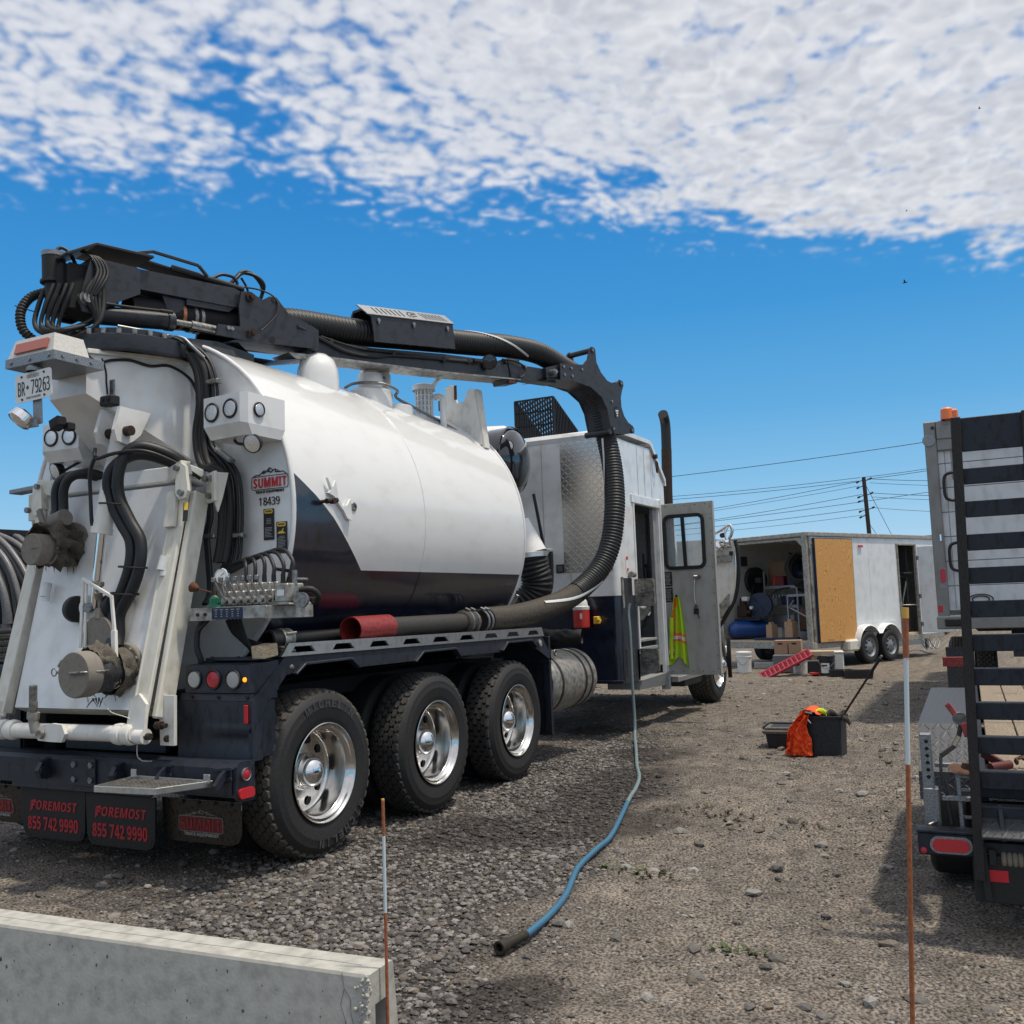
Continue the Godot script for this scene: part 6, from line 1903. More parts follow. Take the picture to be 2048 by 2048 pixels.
	# hatches on the cabin flank, both swung open
	for h in [[1.62, 0.34, -10.24, "upper"], [0.83, 0.30, -10.30, "lower"]]:
		b = MB.new(); b.box(V(-3.872, h[0], h[2] - 0.17), V(0.012, h[1], 0.33), Basis.IDENTITY, 0.004)
		put("hatch_recess", b, MT.darkpanel, K)
		b = MB.new()
		var hx := fr(V(-3.76 if h[3] == "lower" else -3.755, h[0], -10.72 if h[3] == "lower" else -10.66), V(1, 0, 0.1), V(0, 1, 0))
		b.prism(rrect(0.26, h[1] - 0.03, 0.035), hx, -0.02, 0.0)
		var fr_ := rrect(0.255, h[1] - 0.035, 0.033)
		for i in fr_.size(): b.bar(hx * V(fr_[i].x, fr_[i].y, 0.006), hx * V(fr_[(i + 1) % fr_.size()].x, fr_[(i + 1) % fr_.size()].y, 0.006), 0.014, 0.014, V(0, 0, 1), 0.0)
		var hd := put("hatch_door", b, MT.aludull, K)
		b = MB.new(); b.bar(hx * V(-0.06, 0, 0.015), hx * V(0.09, 0, 0.015), 0.02, 0.012); b.box(hx * V(0, 0, 0.012), V(0.07, 0.09, 0.012)); b.bar(hx * V(0.02, 0.0, 0.02), hx * V(0.09, 0.02, 0.02), 0.014, 0.01); b.bar(hx * V(-0.15, 0.11, 0.0), hx * V(-0.05, 0.11, 0.01), 0.016, 0.01)
		put("hatch_latch", b, MT.steel, hd)
	b = MB.new(); b.tube(spl([V(-3.86, 1.80, -10.235), V(-3.855, 1.45, -10.235)], 0.1), 0.016, 8); b.cyl(V(-3.83, 1.83, -10.45), V(-3.83, 1.83, -10.55), 0.035, 14)
	puts("hatch_frame", b, MT.aludull, K)
	# child-like mascot sticker left out: a plain red and white reflective sticker in its place
	b = MB.new(); b.prism(rrect(0.07, 0.20, 0.03), fr(V(-3.868, 1.95, -10.44), V(0, 0, -1), V(0, 1, 0)), 0.0, 0.002)
	var stk := put("sticker", b, MT.printwhite, K)
	b = MB.new(); b.prism(rrect(0.06, 0.04, 0.015), fr(V(-3.8655, 2.02, -10.44), V(0, 0, -1), V(0, 1, 0)), 0.0, 0.002); b.prism(rrect(0.05, 0.04, 0.012), fr(V(-3.8655, 1.885, -10.45), V(0, 0, -1), V(0, 1, 0)), 0.0, 0.002)
	puts("sticker_mark", b, MT.logored, stk)
	b = MB.new(); b.cyl(V(-3.85, 3.33, -11.52), V(-3.80, 3.33, -11.52), 0.03, 12)
	var rg := []
	for i in 17: rg.append(V(-3.82, 3.20 + 0.07 * cos(i * TAU / 16), -11.56 + 0.035 * sin(i * TAU / 16)))
	b.tube(rg, 0.010, 6, false)
	put("lifting_eye", b, MT.darkrust, K)
	# inside: post, cabinet, meter box, clutter
	b = MB.new(); b.box(V(-3.93, 1.72, -11.60), V(0.05, 2.0, 0.10)); b.box(V(-4.15, 1.05, -11.2), V(0.45, 0.03, 0.8)); b.box(V(-4.35, 2.0, -11.85), V(0.5, 1.3, 0.1))
	put("inner_post", b, MT.greypanel, K)
	b = MB.new(); b.box(V(-4.24, 1.88, -11.75), V(0.22, 0.50, 0.12), Basis.IDENTITY, 0.01); b.box(V(-4.3, 1.35, -11.7), V(0.3, 0.3, 0.2)); b.cyl(V(-4.42, 2.25, -11.80), V(-4.42, 2.25, -11.74), 0.17, 24)
	puts("inner_cabinet", b, MT.galv, K)
	b = MB.new(); b.box(V(-4.22, 2.38, -11.55), V(0.15, 0.15, 0.08), Basis.IDENTITY, 0.01); b.tube(spl([V(-4.22, 2.30, -11.55), V(-4.24, 2.15, -11.56), V(-4.28, 2.0, -11.6)], 0.04), 0.025, 8); b.tube(spl([V(-4.08, 1.98, -11.68), V(-4.04, 1.9, -11.66), V(-4.05, 1.78, -11.66), V(-4.10, 1.80, -11.68)], 0.03), 0.02, 8)
	put("meter_box", b, MT.black, K)
	b = MB.new(); b.box(V(-4.22, 2.385, -11.507), V(0.10, 0.10, 0.004)); put("meter_face", b, MT.greypanel, K)
	var lm := []
	for i in 8: lm.append(V(-4.30 + 0.05 * i, 1.42 + 0.015 * sin(i * 1.0), -11.35))
	put("plastic_bag", lumpy_tube(lm, 0.085, 41, 0.08, 18), MT.printgrey, K)
	lm = []
	for i in 8: lm.append(V(-4.34 + 0.05 * i, 1.55 + 0.01 * sin(i * 2.0), -11.40))
	put("dark_jacket", lumpy_tube(lm, 0.09, 43, 0.09, 18), MT.darkblue, K)
	# the door, swung right back
	b = MB.new()
	var dz := -11.82
	b.box(V(-3.56, 2.66, dz), V(0.70, 0.17, 0.05)); b.box(V(-3.56, 1.255, dz), V(0.70, 1.32, 0.05)); b.box(V(-3.875, 2.245, dz), V(0.07, 0.66, 0.05)); b.box(V(-3.275, 2.245, dz), V(0.13, 0.66, 0.05))
	b.box(V(-3.208, 1.67, dz), V(0.014, 2.15, 0.07)); b.box(V(-3.56, 0.59, dz), V(0.71, 0.014, 0.07))
	b.box(V(-3.915, 1.67, dz + 0.01), V(0.02, 2.1, 0.07))
	var door := put("cabin_door", b, MT.greydoor, K)
	b = MB.new()
	for i in 14:
		for x in [-3.885, -3.24]: b.bolt(V(x, 0.66 + i * 0.155, dz + 0.025), Vector3.BACK, 0.007, 0.003)
	for i in 5:
		for y in [2.71, 0.625]: b.bolt(V(-3.82 + i * 0.13, y, dz + 0.025), Vector3.BACK, 0.007, 0.003)
	puts("rivet", b, MT.darkpanel, door)
	b = MB.new()
	var wf := rrect(0.50, 0.66, 0.07)
	for i in wf.size(): b.bar(V(-3.59 + wf[i].x, 2.25 + wf[i].y, dz + 0.028), V(-3.59 + wf[(i + 1) % wf.size()].x, 2.25 + wf[(i + 1) % wf.size()].y, dz + 0.028), 0.045, 0.03, V(0, 0, 1), 0.0)
	b.bar(V(-3.60, 2.57, dz + 0.03), V(-3.585, 1.94, dz + 0.03), 0.045, 0.03, V(0, 0, 1))
	put("window_frame", b, MT.black, door)
	b = MB.new(); b.box(V(-3.59, 2.25, dz), V(0.49, 0.65, 0.006), Basis.IDENTITY, 0.0)
	put("pane", b, MT.glass, door)
	b = MB.new(); b.cyl(V(-3.42, 1.80, dz + 0.02), V(-3.43, 1.80, dz + 0.08), 0.028, 14); b.cyl(V(-3.43, 1.80, dz + 0.08), V(-3.47, 1.80, dz + 0.10), 0.022, 14)
	put("door_knob", b, MT.steel, door)
	b = MB.new(); b.tube(spl([V(-3.475, 1.77, dz + 0.02), V(-3.475, 1.75, dz + 0.055), V(-3.485, 1.65, dz + 0.06), V(-3.485, 1.52, dz + 0.06), V(-3.475, 1.46, dz + 0.055), V(-3.475, 1.44, dz + 0.02)], 0.03), 0.010, 8)
	put("grab_handle", b, MT.alu, door)
	b = MB.new(); b.box(V(-3.475, 1.37, dz + 0.045), V(0.06, 0.07, 0.025), Basis.IDENTITY, 0.006); b.tube(spl([V(-3.49, 1.40, dz + 0.045), V(-3.485, 1.44, dz + 0.045), V(-3.465, 1.44, dz + 0.045), V(-3.46, 1.40, dz + 0.045)], 0.01), 0.006, 6); b.bar(V(-3.46, 1.34, dz + 0.04), V(-3.44, 1.28, dz + 0.04), 0.02, 0.006)
	put("padlock", b, MT.black, door)
	for y in [1.785, 1.585]:
		b = MB.new(); b.box(V(-3.83, y, dz + 0.027), V(0.115, 0.185, 0.004), Basis.IDENTITY, 0.0)
		var nt := put("notice", b, MT.print, door)
		b = MB.new()
		for i in 9: b.box(V(-3.83, y + 0.068 - i * 0.017, dz + 0.03), V(0.085 - 0.012 * (i % 4), 0.006, 0.001), Basis.IDENTITY, 0.0)
		put("text_lines", b, MT.printgrey, nt)
	b = MB.new(); b.cyl(V(-3.715, 1.555, dz + 0.02), V(-3.715, 1.56, dz + 0.075), 0.009, 8); b.cyl(V(-3.715, 1.56, dz + 0.07), V(-3.715, 1.585, dz + 0.075), 0.012, 8)
	put("coat_hook", b, MT.black, door)
	# steps under the door
	b = MB.new()
	b.hexa([V(-3.86, 0.60, -10.75), V(-3.86, 0.62, -11.70), V(-4.3, 0.62, -11.70), V(-4.3, 0.60, -10.75), V(-3.90, 0.49, -10.75), V(-3.90, 0.46, -11.70), V(-4.3, 0.46, -11.70), V(-4.3, 0.49, -10.75)])
	b.box(V(-3.90, 0.52, -11.74), V(0.10, 0.22, 0.07))
	put("step_box", b, MT.greypanel, K)
	b = MB.new(); b.box(V(-3.90, 0.52, -12.6), V(0.28, 0.06, 1.6)); 
	for i in 7: b.box(V(-3.86 + -0.02 * (i % 2), 0.553, -11.9 - i * 0.22), V(0.16, 0.006, 0.16), Basis.IDENTITY, 0.0)
	put("cab_step", b, MT.alu, K)
	b = MB.new(); b.box(V(-4.0, 0.45, -12.9), V(0.2, 0.16, 0.8)); b.cyl(V(-4.5, 0.60, -10.4), V(-4.5, 0.5, -10.4), 0.02, 8)
	puts("step_hanger", b, MT.darkpanel, K)

func truck_cab() -> void:
	var b := MB.new()
	# tractor cab hidden mostly behind the cabin
	var prof := [V2(-11.97, 0.75), V2(-11.97, 2.62), V2(-12.2, 2.72), V2(-13.1, 2.68), V2(-13.45, 2.05), V2(-13.5, 1.95), V2(-13.5, 0.75)]
	b.prism(prof, side(-4.15), 0.0, 2.1)
	put("cab", b, MT.white, K)
	b = MB.new()
	b.prism([V2(-12.25, 2.02), V2(-12.25, 2.55), V2(-13.02, 2.52), V2(-13.3, 2.02)], side(-4.142), 0.0, 0.006)
	put("cab_window", b, MT.darkgloss, K)
	b = MB.new()
	b.prism([V2(-13.5, 0.85), V2(-13.5, 1.92), V2(-14.9, 1.66), V2(-15.1, 1.5), V2(-15.12, 0.75), V2(-14.8, 0.75), V2(-14.7, 1.05), V2(-14.4, 1.2), V2(-13.9, 1.2), V2(-13.65, 1.02), V2(-13.6, 0.75)], side(-4.2), 0.0, 2.0)
	put("hood", b, MT.white, K)
	for s in [1.0, -1.0]:
		var x0: float = TX + s * 1.28
		b = MB.new()
		var rows := []
		for i in 13:
			var a := PI * (0.02 + 0.96 * i / 12.0)
			var row := PackedVector3Array()
			for j in 3: row.append(V(x0 - s * 0.42 + s * 0.20 * j, 0.62 + 0.60 * sin(a) - (0.03 if j == 2 else 0.0), -14.18 + 0.66 * cos(a)))
			rows.append(row)
		b.grid(rows, false, s < 0)
		put("front_fender", b, MT.white, K)
	b = MB.new(); b.box(V(TX, 0.6, -15.15), V(2.5, 0.34, 0.10), Basis.IDENTITY, 0.03)
	put("front_bumper", b, MT.chrome, K)
	b = MB.new(); b.box(V(-3.92, 0.60, -14.92), V(0.06, 0.62, 0.03)); 
	put("front_flap", b, MT.rubber, K)
	# exhaust stack
	b = MB.new()
	b.tube([V(-4.11, 1.4, -12.8), V(-4.10, 3.0, -12.8), V(-4.08, 3.62, -12.8)], 0.072, 22)
	put("exhaust_stack", b, MT.darkrust, K)
	b = MB.new()
	b.tube(spl([V(-4.08, 3.60, -12.8), V(-4.075, 3.85, -12.8), V(-4.075, 3.98, -12.79), V(-4.07, 4.05, -12.74), V(-4.06, 4.09, -12.66)], 0.03), 0.069, 22)
	put("exhaust_tip", b, MT.black, K)
	# open cab door seen from behind: grey inner skin, seal, chrome mirror head
	b = MB.new()
	var pts := [V2(-4.12, 1.10), V2(-3.62, 1.10), V2(-3.45, 1.33), V2(-3.33, 1.55), V2(-3.27, 1.85), V2(-3.265, 2.15), V2(-3.30, 2.30), V2(-3.55, 2.34), V2(-4.12, 2.34)]
	var dx := Transform3D(Basis.IDENTITY, V(0, 0, -13.2))
	b.prism(pts, dx, -0.03, 0.03)
	var cd := put("cab_door", b, MT.dirtywhite, K)
	b = MB.new()
	var sp := []
	for p in [V2(-3.72, 1.03), V2(-3.60, 1.10), V2(-3.44, 1.32), V2(-3.32, 1.54), V2(-3.26, 1.85), V2(-3.258, 2.15), V2(-3.285, 2.31)]: sp.append(V(p.x, p.y, -13.17))
	b.tube(spl(sp, 0.04), 0.026, 10)
	put("door_seal", b, MT.rubber, cd)
	b = MB.new()
	b.tube(spl([V(-3.66, 1.08, -13.16), V(-3.5, 1.22, -13.16), V(-3.36, 1.5, -13.16), V(-3.30, 1.8, -13.15), V(-3.29, 2.1, -13.15)], 0.04), 0.012, 8)
	put("chrome_strip", b, MT.chrome, cd)
	b = MB.new()
	b.prism([V2(-3.62, 1.28), V2(-3.52, 1.46), V2(-3.40, 1.58), V2(-3.42, 1.40), V2(-3.52, 1.24)], Transform3D(Basis.IDENTITY, V(0, 0, -13.16)), 0.0, 0.03); b.cyl(V(-3.52, 1.40, -13.13), V(-3.52, 1.40, -13.12), 0.05, 18)
	b.box(V(-3.50, 2.06, -13.14), V(0.32, 0.10, 0.06), Basis.IDENTITY, 0.02)
	puts("inner_trim", b, MT.aludull, cd)
	b = MB.new()
	var mp := []
	for i in 8: mp.append(V(-3.55 + 0.03 * i, 2.24 + 0.004 * i, -13.10))
	put("mirror_bracket", lumpy_tube(mp, 0.06, 51, 0.05, 16), MT.chrome, cd)
	b = MB.new()
	b.tube(spl([V(-3.60, 2.40, -13.12), V(-3.48, 2.44, -13.1), V(-3.38, 2.50, -13.1), V(-3.33, 2.52, -13.1), V(-3.30, 2.45, -13.1), V(-3.33, 2.36, -13.1), V(-3.40, 2.30, -13.1)], 0.03), 0.022, 10)
	b.tube(spl([V(-3.36, 2.50, -13.1), V(-3.40, 2.40, -13.08), V(-3.37, 2.30, -13.08)], 0.03), 0.018, 8)
	put("mirror_arm", b, MT.chrome, cd)
	b = MB.new(); b.cyl(V(-3.44, 2.38, -13.08), V(-3.42, 2.38, -13.05), 0.035, 14); b.box(V(-3.34, 2.13, -13.13), V(0.05, 0.06, 0.03))
	puts("mirror_pivot", b, MT.rubber, cd)

# ------------------------------------------------------------------ boom
# boom frame: s along the boom from the head, y up, w to the right of it
func bm(s: float, y: float, w := 0.0) -> Vector3:
	return V(-5.10 + 0.2631 * s + 0.9648 * w, y, -4.1 - 0.9648 * s + 0.2631 * w)

func bfr(w := 0.0) -> Transform3D:
	return Transform3D(Basis(V(0.2631, 0, -0.9648), V(0, 1, 0), V(0.9648, 0, 0.2631)), bm(0, 0, w))

func truck_boom() -> void:
	var b := MB.new()
	# slew ring with its bolt circle
	var sc := V(TX, 3.22, -4.52)
	b.lathe([V2(0.46, 0.0), V2(0.47, 0.02), V2(0.47, 0.11), V2(0.45, 0.12), V2(0.43, 0.12), V2(0.43, 0.16), V2(0.38, 0.17), V2(0.0, 0.17)], sc, Vector3.UP, 48)
	b.prism([V2(-0.12, 3.26), V2(-0.10, 3.38), V2(0.1, 3.41), V2(0.5, 3.44), V2(0.95, 3.475), V2(1.25, 3.43), V2(1.25, 3.37), V2(0.75, 3.33), V2(0.3, 3.27)], bfr(-0.30), 0.0, 0.27)
	var ring := put("slew_ring", b, MT.boom, K)
	b = MB.new()
	for i in 30:
		var a := TAU * i / 30.0
		b.cyl(sc + V(cos(a) * 0.45, 0.115, sin(a) * 0.45), sc + V(cos(a) * 0.45, 0.15, sin(a) * 0.45), 0.018, 8)
	puts("bolt", b, MT.steel, ring)
	b = MB.new()
	b.hexa([V(-5.10, 3.24, -4.05), V(-4.80, 3.24, -4.32), V(-4.62, 3.24, -5.0), V(-4.9, 3.24, -5.1), V(-5.10, 3.40, -4.12), V(-4.83, 3.37, -4.36), V(-4.66, 3.36, -4.95), V(-4.9, 3.36, -5.05)])
	b.box(bm(0.28, 3.34, 0.12), V(0.10, 0.10, 0.08), Basis(Vector3.UP, 0.3))
	put("slew_motor", b, MT.boom, K)
	# head plates
	for w in [-0.015, -0.33]:
		b = MB.new()
		b.prism([V2(0.03, 3.86), V2(0.34, 3.86), V2(0.36, 3.845), V2(0.36, 3.685), V2(0.18, 3.58), V2(0.05, 3.49), V2(-0.02, 3.49), V2(-0.05, 3.55), V2(-0.03, 3.62)], bfr(w), 0.0, 0.02)
		put("head_plate", b, MT.boom, K)
	b = MB.new(); b.cyl(bm(0.0, 3.575, 0.005), bm(0.0, 3.575, 0.04), 0.032, 18); b.cyl(bm(0.0, 3.575, -0.4), bm(0.0, 3.575, 0.012), 0.045, 18)
	put("head_pin", b, MT.steel, K)
	b = MB.new()
	b.box(bm(0.06, 3.66, -0.17), V(0.26, 0.3, 0.3), Basis(Vector3.UP, -0.266)); b.box(bm(-0.05, 3.72, -0.2), V(0.22, 0.20, 0.16), Basis(Vector3.UP, -0.266), 0.02)
	put("head_block", b, MT.dark, K)
	b = MB.new()
	b.tube([bm(-0.10, 3.50, -0.22), bm(-0.11, 3.70, -0.22)], 0.06, 18); b.tube([bm(-0.11, 3.70, -0.22), bm(-0.115, 3.88, -0.22)], 0.072, 18)
	b.lathe([V2(0.074, 0.0), V2(0.085, 0.004), V2(0.085, 0.02), V2(0.074, 0.025)], bm(-0.11, 3.70, -0.22), Vector3.UP, 20)
	put("swivel", b, MT.rubber, K)
	b = MB.new(); b.lathe([V2(0.074, 0.0), V2(0.075, 0.03), V2(0.05, 0.035), V2(0.0, 0.036)], bm(-0.115, 3.88, -0.22), Vector3.UP, 20)
	put("swivel_cap", b, MT.galv, K)
	# guard over the head
	b = MB.new()
	var gp := [bm(-0.13, 3.84, -0.15), bm(0.06, 3.95, -0.15), bm(0.45, 3.96, -0.15), bm(1.0, 3.925, -0.15), bm(1.2, 3.91, -0.15)]
	for i in 2: b.bar(gp[i], gp[i + 1], 0.34, 0.018)
	b.bar(gp[2], gp[3], 0.14, 0.018)
	b.bar(bm(0.33, 3.965, -0.02), bm(0.46, 4.01, -0.02), 0.02, 0.02); b.bar(bm(0.46, 4.01, -0.02), bm(0.80, 3.995, -0.02), 0.02, 0.02); b.bar(bm(0.80, 3.995, -0.02), bm(0.87, 3.93, -0.02), 0.02, 0.02)
	b.tube([bm(0.62, 3.945, -0.06), bm(1.18, 3.915, -0.06)], 0.024, 10)
	b.tube(spl([bm(0.93, 3.94, -0.05), bm(1.0, 3.985, -0.05), bm(1.10, 3.985, -0.05), bm(1.13, 3.94, -0.05)], 0.03), 0.012, 8)
	put("head_guard", b, MT.black, K)
	# upper beam
	b = MB.new()
	b.prism([V2(0.03, 3.855), V2(1.09, 3.90), V2(1.17, 3.875), V2(1.215, 3.83), V2(1.21, 3.785), V2(1.17, 3.765), V2(1.06, 3.755), V2(0.36, 3.73), V2(0.10, 3.70)], bfr(-0.30), 0.0, 0.27)
	put("upper_beam", b, MT.boom, K)
	b = MB.new()
	b.prism([V2(0.55, 3.735), V2(0.60, 3.60), V2(0.70, 3.66), V2(0.73, 3.735)], bfr(-0.26), 0.0, 0.2); b.prism([V2(0.72, 3.742), V2(0.72, 3.70), V2(1.05, 3.715), V2(1.1, 3.757)], bfr(-0.28), 0.0, 0.24)
	puts("beam_bracket", b, MT.boom, K)
	b = MB.new(); b.cyl(bm(1.19, 3.84, -0.05), bm(1.19, 3.84, 0.035), 0.035, 16); b.cyl(bm(1.19, 3.84, 0.035), bm(1.19, 3.84, 0.06), 0.02, 8); b.cyl(bm(1.19, 3.57, -0.05), bm(1.19, 3.57, 0.05), 0.03, 16); b.cyl(bm(1.19, 3.57, 0.05), bm(1.19, 3.57, 0.075), 0.018, 8)
	puts("beam_pin", b, MT.darkrust, K)
	# lift ram
	b = MB.new(); b.cyl(bm(0.08, 3.50, -0.06), bm(0.60, 3.56, -0.06), 0.062, 24); b.cyl(bm(0.57, 3.557, -0.06), bm(0.62, 3.562, -0.06), 0.068, 24)
	put("lift_ram", b, MT.boom, K)
	b = MB.new(); b.cyl(bm(0.60, 3.562, -0.06), bm(0.78, 3.567, -0.06), 0.022, 16); b.cyl(bm(0.76, 3.566, -0.06), bm(0.95, 3.566, -0.06), 0.032, 16)
	put("lift_rod", b, MT.steel, K)
	b = MB.new(); b.tube(spl([bm(0.05, 3.56, 0.02), bm(0.3, 3.575, 0.02), bm(0.5, 3.595, 0.02)], 0.05), 0.010, 8); b.tube([bm(0.49, 3.595, 0.02), bm(0.58, 3.60, 0.02)], 0.013, 8)
	puts("ram_line", b, MT.rubber, K)
	# dark inner hose with band clamps under the beam
	b = MB.new(); b.tube(spl([bm(0.35, 3.62, -0.16), bm(0.7, 3.645, -0.16), bm(1.05, 3.665, -0.16), bm(1.4, 3.70, -0.16)], 0.1), 0.10, 24)
	put("inner_hose", b, MT.dark, K)
	for q in [[0.72, "copper"], [0.81, "steel"], [0.86, "steel"]]:
		b = MB.new(); b.lathe([V2(0.101, -0.014), V2(0.106, -0.012), V2(0.106, 0.012), V2(0.101, 0.014)], bm(q[0], 3.648, -0.16), V(0.2631, 0.05, -0.9648), 28)
		put("band_clamp", b, MT[q[1]], K)
	# knuckle plates
	for w in [-0.005, -0.29]:
		b = MB.new()
		b.prism([V2(1.12, 3.87), V2(1.19, 3.885), V2(1.30, 3.845), V2(1.36, 3.885), V2(1.42, 3.89), V2(1.46, 3.85), V2(1.53, 3.785), V2(1.73, 3.735), V2(1.80, 3.71), V2(1.80, 3.56), V2(1.23, 3.515), V2(0.915, 3.51), V2(0.93, 3.59), V2(1.11, 3.605), V2(1.10, 3.75)], bfr(w), 0.0, 0.02)
		put("knuckle_plate", b, MT.boom, K)
	b = MB.new()
	for q in [1.01, 1.04]: b.cyl(bm(q, 3.575, 0.012), bm(q, 3.575, 0.028), 0.014, 12)
	puts("knuckle_bolt", b, MT.galv, K)
	b = MB.new(); b.cyl(bm(1.395, 3.865, 0.0155), bm(1.395, 3.865, 0.019), 0.022, 14); b.cyl(bm(1.38, 3.56, 0.0155), bm(1.38, 3.56, 0.018), 0.024, 14)
	puts("knuckle_hole", b, MT.dark, K)
	b = MB.new()
	b.prism([V2(0.74, 3.46), V2(0.93, 3.47), V2(1.12, 3.50), V2(1.24, 3.41), V2(1.42, 3.415), V2(1.76, 3.49), V2(1.80, 3.555), V2(1.1, 3.515), V2(0.9, 3.44), V2(0.7, 3.40)], bfr(-0.27), 0.0, 0.24)
	put("knuckle_base", b, MT.boom, K)
	# telescoping lower boom
	b = MB.new()
	b.prism([V2(1.70, 3.65), V2(2.38, 3.685), V2(3.20, 3.775), V2(4.20, 3.85), V2(4.20, 3.70), V2(3.20, 3.615), V2(2.38, 3.555), V2(1.75, 3.515)], bfr(-0.235), 0.0, 0.19)
	put("outer_boom", b, MT.boom, K)
	b = MB.new()
	b.prism([V2(1.55, 3.50), V2(1.85, 3.525), V2(3.2, 3.612), V2(4.2, 3.697), V2(4.2, 3.685), V2(3.2, 3.598), V2(1.85, 3.505), V2(1.62, 3.46)], bfr(-0.25), 0.0, 0.225)
	put("wear_strip", b, MT.aludull, K)
	b = MB.new()
	b.prism([V2(4.03, 3.875), V2(4.20, 3.885), V2(4.22, 3.68), V2(4.08, 3.68)], bfr(-0.245), 0.0, 0.21); b.prism([V2(3.98, 3.66), V2(4.16, 3.685), V2(4.16, 3.65), V2(4.0, 3.62)], bfr(-0.2), 0.0, 0.16)
	put("boom_collar", b, MT.boom, K)
	b = MB.new(); b.prism([V2(4.02, 3.658), V2(4.11, 3.664), V2(4.11, 3.64), V2(4.03, 3.632)], bfr(-0.15), 0.0, 0.135)
	put("amber_strip", b, MT.rust, K)
	b = MB.new()
	b.prism([V2(4.2, 3.845), V2(4.78, 3.88), V2(4.78, 3.745), V2(4.2, 3.715)], bfr(-0.215), 0.0, 0.15)
	put("inner_boom", b, MT.boom, K)
	b = MB.new(); b.cyl(bm(4.30, 3.84, -0.065), bm(4.30, 3.84, -0.045), 0.02, 12); b.cyl(bm(4.66, 3.83, -0.02), bm(4.66, 3.83, 0.03), 0.03, 12); b.cyl(bm(4.66, 3.83, 0.03), bm(4.66, 3.83, 0.05), 0.02, 8)
	puts("boom_bolt", b, MT.galv, K)
	b = MB.new(); b.prism([V2(4.58, 3.87), V2(4.80, 3.94), V2(4.80, 3.78), V2(4.58, 3.74)], bfr(-0.22), 0.0, 0.2)
	put("tip_bracket", b, MT.boom, K)
	# service lines along the outer boom and the loop above the knuckle
	b = MB.new()
	b.tube(spl([bm(1.60, 3.70, 0.02), bm(1.85, 3.66, -0.02), bm(2.1, 3.60, -0.025), bm(2.4, 3.61, -0.03), bm(2.6, 3.655, -0.03), bm(3.0, 3.70, -0.03), bm(3.4, 3.74, -0.03), bm(3.6, 3.765, -0.03)], 0.05), 0.012, 8)
	b.tube(spl([bm(1.85, 3.68, -0.03), bm(2.2, 3.65, -0.025), bm(2.6, 3.68, -0.03), bm(3.1, 3.715, -0.03), bm(3.5, 3.76, -0.03)], 0.05), 0.010, 8)
	for q in [[1.95, 3.655], [2.60, 3.67], [3.18, 3.715], [3.5, 3.755], [4.0, 3.84]]: b.box(bm(q[0], q[1], -0.03), V(0.03, 0.045, 0.035), Basis(Vector3.UP, -0.266), 0.005)
	b.tube(spl([bm(3.95, 3.85, -0.03), bm(4.1, 3.85, -0.0), bm(4.24, 3.81, 0.0), bm(4.22, 3.73, 0.0), bm(4.16, 3.70, 0.0)], 0.03), 0.010, 8)
	puts("boom_line", b, MT.rubber, K)
	for k in 2:
		b = MB.new(); b.tube(spl([bm(1.0, 3.90, -0.13), bm(1.08, 3.925, -0.13), bm(1.14, 3.99, -0.13 + 0.02 * k), bm(1.20, 4.065 - 0.010 * k, -0.12), bm(1.25, 4.085 - 0.012 * k, -0.12), bm(1.31, 4.065 - 0.015 * k, -0.11 + 0.03 * k), bm(1.365, 4.0, -0.10 + 0.03 * k), bm(1.375, 3.93, -0.11), bm(1.345, 3.85, -0.13), bm(1.32, 3.78, -0.13)], 0.02), 0.014, 10)
		put("loop_hose", b, MT.hose, K)
	b = MB.new()
	b.tube(spl([bm(1.06, 3.91, -0.16), bm(1.14, 3.945, -0.12), bm(1.24, 3.955, -0.1), bm(1.33, 3.945, -0.06), bm(1.40, 3.90, 0.0), bm(1.425, 3.83, 0.03), bm(1.40, 3.74, 0.04), bm(1.31, 3.64, 0.04), bm(1.26, 3.595, 0.05)], 0.03), 0.0065, 6)
	b.tube(spl([bm(1.21, 4.03, -0.13), bm(1.26, 3.96, -0.13), bm(1.275, 3.87, -0.13)], 0.03), 0.009, 6); b.tube(spl([bm(0.995, 3.90, -0.1), bm(1.02, 3.925, -0.1), bm(1.05, 3.925, -0.1), bm(1.07, 3.90, -0.1)], 0.02), 0.008, 6)
	puts("cable", b, MT.rubber, K)
	# hose tangle round the swivel
	var rn := RandomNumberGenerator.new(); rn.seed = 12
	for k in 9:
		b = MB.new()
		var o := 0.028 * (k % 5)
		var a0 := bm(-0.16 + o, 3.66, -0.25 + 0.03 * k)
		b.tube(spl([a0, a0 + V(-0.01, -0.10, 0.03), bm(-0.22 + o, 3.42 - 0.01 * (k % 3), -0.24 + 0.02 * k), bm(-0.19 + 0.5 * o, 3.34, -0.14 + 0.02 * k), bm(-0.05 + o, 3.33 + 0.012 * k, -0.02), bm(0.06, 3.42 + 0.01 * k, 0.05 - 0.01 * k), bm(0.10 - o, 3.60, 0.03), bm(0.06 + 0.3 * o, 3.78, 0.02)], 0.03), 0.0125 if k % 3 else 0.016, 8)
		puts("swivel_hose", b, MT.hose if k % 2 else MT.rubber, K)
	put("ribbed_sleeve", ribbed(spl([bm(-0.08, 3.70, -0.36), bm(-0.20, 3.63, -0.36), bm(-0.265, 3.52, -0.35), bm(-0.26, 3.40, -0.33), bm(-0.20, 3.33, -0.3)], 0.01), 0.032, 0.008, 0.022, 12), MT.rubber, K)
	b = MB.new()
	for k in 4: b.tube(spl([bm(0.0 + 0.014 * k, 3.60, 0.035), bm(0.03 + 0.02 * k, 3.68, 0.045), bm(0.06 + 0.022 * k, 3.77, 0.03), bm(0.03 + 0.02 * k, 3.86, 0.0), bm(-0.03, 3.91, -0.06)], 0.03), 0.011, 8)
